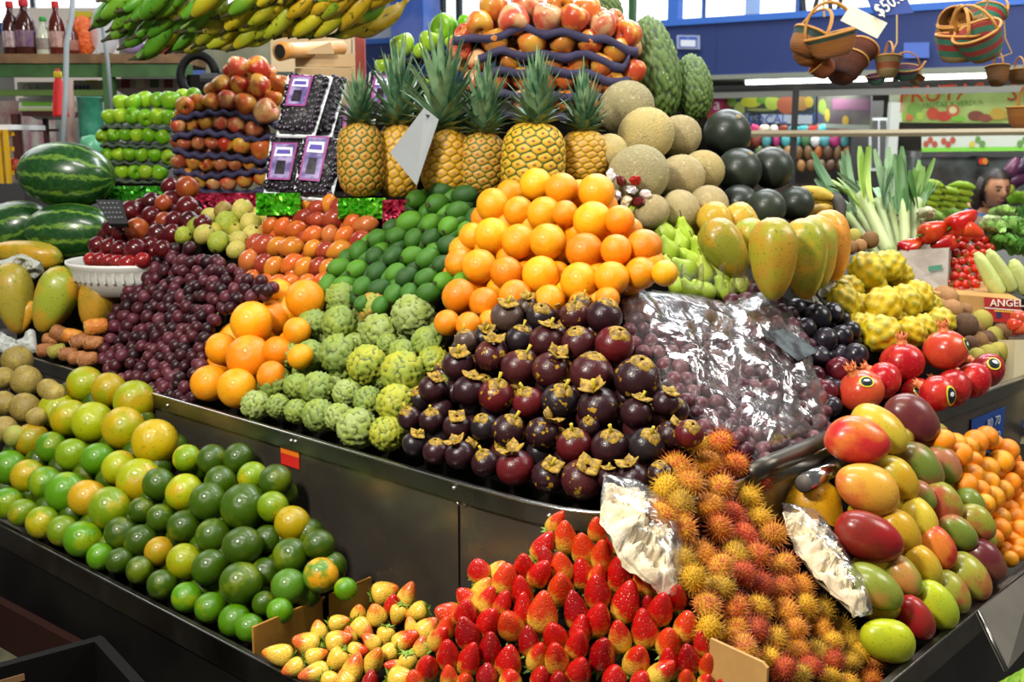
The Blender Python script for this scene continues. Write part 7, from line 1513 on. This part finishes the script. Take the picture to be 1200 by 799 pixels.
g = G(); g.box(0, 0, 0, .5, .24, zb1-.125); tag(link('storage_box', g.mesh('storage_box', M_DARK), None, Matrix.Translation((A2.x+n2.x, A2.y+n2.y, 0)) @ Matrix.Rotation(r2, 4, 'Z')), 'dark box on the floor under the red-brown crate', 'box')
# ---------------- left background: green shelf frame, bottles, boxes ----------------
D0 = 4.6
fr = thing('shelf_frame', 'green steel shelf frame with a wooden top at the back left', 'shelf', P(0, 100, D0)); im = Matrix.Translation(-P(0, 100, D0))
def fb(nm, x0, y0, x1, y1, d, dep, mat): b = P(x1, y0, d); a = PY(x0, y0, b.y); g = G(); g.box(a.x, b.y, max(0, PY(x0, y1, b.y).z), b.x, b.y+dep, b.z); return link(nm, g.mesh(nm, mat), fr, im)
fb('wood_top', -30, 63, 216, 74, D0, .5, M_WOOD); fb('top_beam', -30, 75, 222, 90, D0+.02, .05, M_GREENM); fb('lower_beam', -30, 105, 124, 112, D0+.2, .05, plain('light_green_beam', '#7aa050', .5))
fb('post', 118, 62, 128, 420, D0, .06, M_GREENM); fb('post', -34, 62, -26, 420, D0, .06, M_GREENM); fb('post', 214, 75, 222, 300, D0+.4, .05, plain('dark_post', '#232a20', .5))
M_GLASSB = plain('brown_glass', '#4a1c10', .12, var='#6a2c14', vs=3); M_LABELW = plain('bottle_label', '#c8b8b8', .5, var='#6a4a7a', vs=20)
def bottle(x, w, h, col, cap, label, lab2='#c8b8b8'):
    d = D0-.0; b = P(x, 67, d); b.y += .15; b.z = P(0, 63, D0).z; s = w*d/F_PX; hh = h*d/F_PX; o = thing('bottle', label, 'bottle', Matrix.Translation(b) @ Matrix.Diagonal((s, s, hh, 1)), 'bottles on the green shelf')
    g = G(); g.lathe([(.46, 0), (.5, .02), (.5, .52), (.44, .64), (.22, .78), (.17, .84), (.17, .9)], 18); link('bottle_body', g.mesh('bottle_body', cm(col, 0, .15), True), o)
    g = G(); g.lathe([(.2, .88), (.22, .89), (.22, .99), (.18, 1.0)], 14); link('cap', g.mesh('cap', cm(cap), True), o)
    g = G(); g.lathe([(.505, .16), (.512, .17), (.512, .44), (.505, .45)], 18); link('label', g.mesh('label', plain('label_'+lab2[1:], lab2, .5, var='#8a6a6a', vs=6), True), o)
bottle(-3, 20, 64, '#3a1410', '#c82020', 'brown bottle cut by the left edge of the view'); bottle(14, 25, 66, '#3f1a14', '#c01c28', 'large brown bottle with red cap and purple label', '#5a3a6a'); bottle(36, 19, 46, '#c8ccb8', '#2a9a3c', 'small pale bottle with green cap', '#8a8f80')
bottle(52, 19, 64, '#5a1c10', '#c81c24', 'tall brown bottle with red cap right of the pale one', '#c8a090'); bottle(69, 16, 42, '#5a1e10', '#b01830', 'short brown bottle with dark red cap', '#a05a3a')
bb = P(80, 67, D0); bz = P(0, 63, D0).z; g = G(); vs, fs = ico(3); g.add([Vector((v.x*.055, v.y*.04, .095+v.z*.095*(1-.1*abs(v.x)))) for v in vs], fs)
o = thing('orange_snacks', 'bag of orange snacks with a yellow top on the shelf', 'snack bag', (bb.x, bb.y+.2, bz)); link('snack_bag', g.mesh('snack_bag', plain('orange_snack', '#d8501c', .5, var='#f08040', vs=60, bump=.5, bs=80), True), o); g = G(); g.box(-.04, -.02, .165, .04, .02, .19); link('yellow_top', g.mesh('yellow_top', cm('#b8b020')), o)
g = G(); g.add([Vector((v.x*.06, v.y*.05, .11+v.z*.11)) for v in vs], fs); bb = P(104, 67, D0); o = thing('clear_bag', 'tall clear plastic bag right of the orange snacks', 'bag', (bb.x, bb.y+.2, bz)); link('bag_film', g.mesh('bag_film', film('shelf_film', .5, '#dfe4ea', 20), True), o)
for i, (x, w_, h_, c, c2) in enumerate(((140,26,22,'#b8a8c8','#8a7aa8'),(170,34,30,'#c8a8b0','#c05a5a'),(198,30,36,'#b8b0b0','#8a8890'))):
    bb = P(x, 67, D0); s = w_*D0/F_PX/2; hh = h_*D0/F_PX/2; vs, fs = ico(3); g = G(); g.add([Vector((v.x*s*(1+.15*mn.noise(v*2)), v.y*.09, hh+v.z*hh*(1+.2*mn.noise(v*3)))) for v in vs], fs); tag(link('plastic_parcel', g.mesh('plastic_parcel', plain('parcel', c, .3, var=c2, vs=14), True), None, Matrix.Translation((bb.x, bb.y+.22, bz))), ['small lavender wrapped parcel under the bananas', 'pinkish wrapped parcel under the bananas', 'grey wrapped parcel at the right end of the shelf'][i], 'parcel', 'wrapped parcels on the green shelf')
# grey poles and tassel in front of the shelf
g = G(); g.tube([P(86, -20, 4.2), P(84, 20, 4.2), P(78, 50, 4.2), P(77, 110, 4.2), P(73, 180, 4.2)], .011, 8); tag(link('grey_pole', g.mesh('grey_pole', cm('#9aa4aa'), True)), 'bent grey metal tube in front of the shelf', 'tube')
g = G(); g.tube([P(120, 30, 4.1), P(126, 70, 4.1), P(131, 130, 4.1)], .008, 8); tag(link('grey_cable', g.mesh('grey_cable', cm('#7a8488'), True)), 'thin grey tube beside the green post', 'tube')
g = G(); g.tube([P(80, 95, 4.5), P(83, 130, 4.5), P(84, 200, 4.5), Vector((P(84, 200, 4.5).x, P(84, 200, 4.5).y, .0))], .018, 8); tag(link('wooden_stick', g.mesh('wooden_stick', cm('#a88a80'), True)), 'pale pinkish wooden stick right of the grey tube', 'stick')
g = G(); g.lathe([(.006, .12), (.012, .1), (.012, .08), (.018, .07), (.03, -.05), (.032, -.06), (.002, -.06)], 12); o = thing('red_tassel', 'bright red tassel hanging under the green shelf', 'tassel', Matrix.Translation(P(70, 118, 4.25))); link('tassel_skirt', g.mesh('tassel_skirt', cm('#c81414'), True), o); g = G(); g.lathe([(.013, .085), (.016, .09), (.016, .105), (.013, .11)], 12); link('tassel_knot', g.mesh('tassel_knot', cm('#d0b020'), True), o)
for i, (x0, y0, x1, y1, c, lab) in enumerate(((20,96,68,108,'#dcdcd8','white carton with faint print above the green beam'),(22,115,68,130,'#e4e8dc','white carton with a green painted streak'),(86,94,122,108,'#d8d4b8','pale carton with blue stripes beside the green post'),(134,92,218,104,'#c0a8a0','row of pinkish cartons behind the green apples'))):
    pn = Panel((x0, y0), (x1, y0), (x0, y1), 4.9, 4.9, 'carton', lab, 'carton', cm(c), .2, 'cartons on the back shelf')
    if i == 0: pn.disc(.25, .6, .1, .35, cm('#d89a9a')); pn.disc(.25, .6, .06, .22, cm('#dcdcd8')); pn.disc(.5, .5, .03, .2, cm('#7ab878'))
    if i == 1: pn.rect(.08, .3, .85, .62, cm('#78c030')); pn.rect(0, .8, 1, 1, cm('#c8d88a'))
    if i == 2: [pn.rect(.05+.13*k, .45, .13+.13*k, .95, cm('#4a6ab8')) for k in range(4)]; pn.rect(.4, 0, .8, .2, cm('#c8c020'))
    if i == 3: [pn.rect(.1+.2*k, .1, .22+.2*k, .9, cm(['#8a3a34', '#d8d0b8', '#4a6a4a', '#7a4038'][k])) for k in range(4)]
g = G(); g.lathe([(.42, -1.3), (.47, -1.25), (.5, .0), (.49, .98), (.52, 1.0), (.52, 1.05), (.46, 1.05), (.44, .9)], 24); tag(link('teal_bin', g.mesh('teal_bin', plain('teal_plastic', '#3a8a70', .4, var='#2c7a60', vs=3), True), None, Matrix.Translation(P(107, 145, 4.4)) @ Matrix.Diagonal((.095, .095, .1, 1))), 'teal green plastic bin left of the green apples', 'bin')
g = G(); g.lathe([(.4, -.5), (.5, .0), (.4, .4), (.02, .5)], 16); tag(link('teal_bag', g.mesh('teal_bag', cm('#5aa880', 0, .3), True), None, Matrix.Translation(P(108, 172, 4.1)) @ Matrix.Scale(.09, 4)), 'light teal bundle below the teal bin', 'bundle')
st = thing('wooden_stool', 'dark red wooden stool frame behind the watermelons', 'stool', P(34, 200, 4.9)); im = Matrix.Translation(-P(34, 200, 4.9))
for nm, x0, y0, x1, y1, dd in (('leg', 28, 134, 36, 330, 4.9), ('leg', 64, 134, 68, 330, 5.2), ('seat', 26, 130, 70, 136, 4.9), ('stretcher', 36, 151, 66, 154, 5.1)):
    a, b = P(x0, y1, dd), P(x1, y0, dd); g = G(); g.box(a.x, a.y, max(.0, a.z), b.x, a.y+(.3 if nm == 'seat' else .03), b.z); link(nm, g.mesh(nm, cm('#4a1c14')), st, im)
yc = thing('yellow_crate', 'yellow slatted crate with a white top at the left edge', 'crate', P(0, 180, 4.2)); im = Matrix.Translation(-P(0, 180, 4.2))
for k in range(6): a, b = P(-30+k*7.6, 215, 4.2), P(-26+k*7.6, 152, 4.2); g = G(); g.box(a.x, a.y, a.z, b.x, a.y+.02, b.z); link('slat', g.mesh('slat', cm('#d8a80c')), yc, im)
for y in (154, 172, 200): a, b = P(-32, y+5, 4.21), P(13, y, 4.21); g = G(); g.box(a.x, a.y+.01, a.z, b.x, a.y+.03, b.z); link('band', g.mesh('band', cm('#d8a80c')), yc, im)
a, b = P(-32, 152, 4.2), P(12, 146, 4.2); g = G(); g.box(a.x, a.y-.02, a.z, b.x+.01, a.y+.3, b.z); link('white_top', g.mesh('white_top', M_WHITE), yc, im)
a = P(-32, 215, 4.2); g = G(); g.box(a.x, a.y-.02, 0, P(30, 215, 4.2).x, a.y+.4, a.z); tag(link('grey_counter', g.mesh('grey_counter', cm('#3a3a3c'))), 'dark counter block left of the watermelons', 'counter')
for i, (x, y, c) in enumerate(((16,192,'#c84428'),(20,196,'#d86a40'))): tag(link('tomato', K['tomato'], None, xf(P(x, y, 4.4), UP, 16*4.4/F_PX), c, c), 'small red fruit beside the yellow crate, %s one' % ['left', 'right'][i], 'tomato')
solid('magazine_rack', 'grey rack with reddish packets behind the yellow crate', 'rack', -30, 24, 118, 300, 5.4, .4, plain('rack_mix', '#8a5a60', .7, var='#a8a090', vs=9), 0)
solid('rear_cupboard', 'pale grey cupboard behind the stool', 'cupboard', 26, 118, 100, 330, 6.2, .4, plain('cupboard_grey', '#8f9488', .6, var='#7a8078', vs=2), 0)
solid('rear_partition', 'pale cream partition behind the bottles', 'partition', 10, 130, 9, 62, 6.95, .1, cm('#d8ccc0'), 0)
solid('blue_partition', 'blue partition between the shelf and the concrete block', 'partition', 214, 242, 50, 330, 5.6, .1, cm('#4a6ab8'), 0)
S('trim_12', fbox(-4.0, along(455), zb-.3, zt+.0, .01, .05), M_BLUE)
# black fan housing, concrete block, pale crates, pipe, red post
o = thing('black_fan', 'black round fan housing behind the apples', 'fan', P(235, 85, 4.4)); im = Matrix.Translation(-P(235, 85, 4.4))
g = G(); c_ = P(232, 88, 4.4); R0 = .07
g.tube([c_+RT*R0*math.cos(t*math.pi/10)+UP*R0*math.sin(t*math.pi/10)*1.15 for t in range(21)], .018, 8); link('fan_ring', g.mesh('fan_ring', M_BLACK, True), o, im)
g = G(); a, b = P(222, 150, 4.5), P(262, 88, 4.5); g.box(a.x, a.y, a.z, b.x, a.y+.2, b.z); link('fan_box', g.mesh('fan_box', M_BLACK), o, im)
g = G(); g.tube([P(236, 92, 4.35), P(256, 92, 4.35)], .022, 10); link('fan_motor', g.mesh('fan_motor', cm('#3a3c40')), o, im)
solid('concrete_block', 'grey-green concrete block behind the red apples', 'block', 238, 322, 36, 105, 4.9, .4, plain('concrete', '#7d7f6a', .9, var='#969884', vs=5), 0)
solid('glass_plate', 'dark-edged plate under the concrete block', 'plate', 250, 345, 84, 90, 4.4, .25, cm('#3a4a44'))
cr = thing('pale_wooden_crate', 'pale plywood crate under the bananas beside the red post', 'crate', P(370, 90, 4.3)); im = Matrix.Translation(-P(370, 90, 4.3))
for x0, y0, x1, y1, dd in ((318,26,410,44,4.5),(318,46,412,62,4.5),(346,64,416,78,4.2),(346,80,418,96,4.2)):
    a, b = P(x0, y1, dd), P(x1, y0, dd); g = G(); g.box(a.x, a.y, a.z, b.x, a.y+.03, b.z); link('plank', g.mesh('plank', M_PLY), cr, im)
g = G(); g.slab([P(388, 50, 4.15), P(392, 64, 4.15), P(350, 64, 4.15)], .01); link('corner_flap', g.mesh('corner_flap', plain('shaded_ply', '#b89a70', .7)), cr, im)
a, b = P(318, 140, 4.5), P(412, 26, 4.5); g = G(); g.box(a.x, a.y+.04, a.z, b.x, a.y+.3, b.z); link('crate_body', g.mesh('crate_body', M_PLY), cr, im)
p0, p1 = P(328, 60, 4.05), P(400, 56, 4.35); g = G(); g.tube([p0, p0.lerp(p1, .15), p1], [.036, .029, .029], 20); o = thing('orange_pipe', 'short orange-rimmed pipe poking out from the pale crate', 'pipe', p0); im = Matrix.Translation(-p0); link('pipe_body', g.mesh('pipe_body', plain('orange_pipe', '#d88a28', .35, var='#e8b070', vs=5), True), o, im)
dv = (p1-p0).normalized(); g = G(); g.tube([p0-dv*.001, p0+dv*.004], .026, 20); link('pipe_mouth', g.mesh('pipe_mouth', cm('#1c1814')), o, im)
a = P(417, 100, 3.9); b = P(428, 100, 3.9); g = G(); g.box(a.x, a.y, .0, b.x, a.y+.035, P(420, -60, 3.9).z); o = thing('red_post', 'red painted square post under the right end of the bananas', 'post', (0, 0, 0)); link('post_shaft', g.mesh('post_shaft', plain('red_paint', '#a8382a', .5, var='#8a2c20', vs=6)), o)
g = G(); g.box(a.x-.03, a.y-.03, 0, b.x+.03, a.y+.065, .02); link('post_foot', g.mesh('post_foot', cm('#6a2820')), o)
g = G(); q0_, q1_ = P(60, -62, 3.12), P(470, -62, 3.12); g.tube([q0_, q1_], .014, 8); tag(link('hanging_rail', g.mesh('hanging_rail', M_GREENM)), 'steel rail the banana bunches hang from', 'rail')
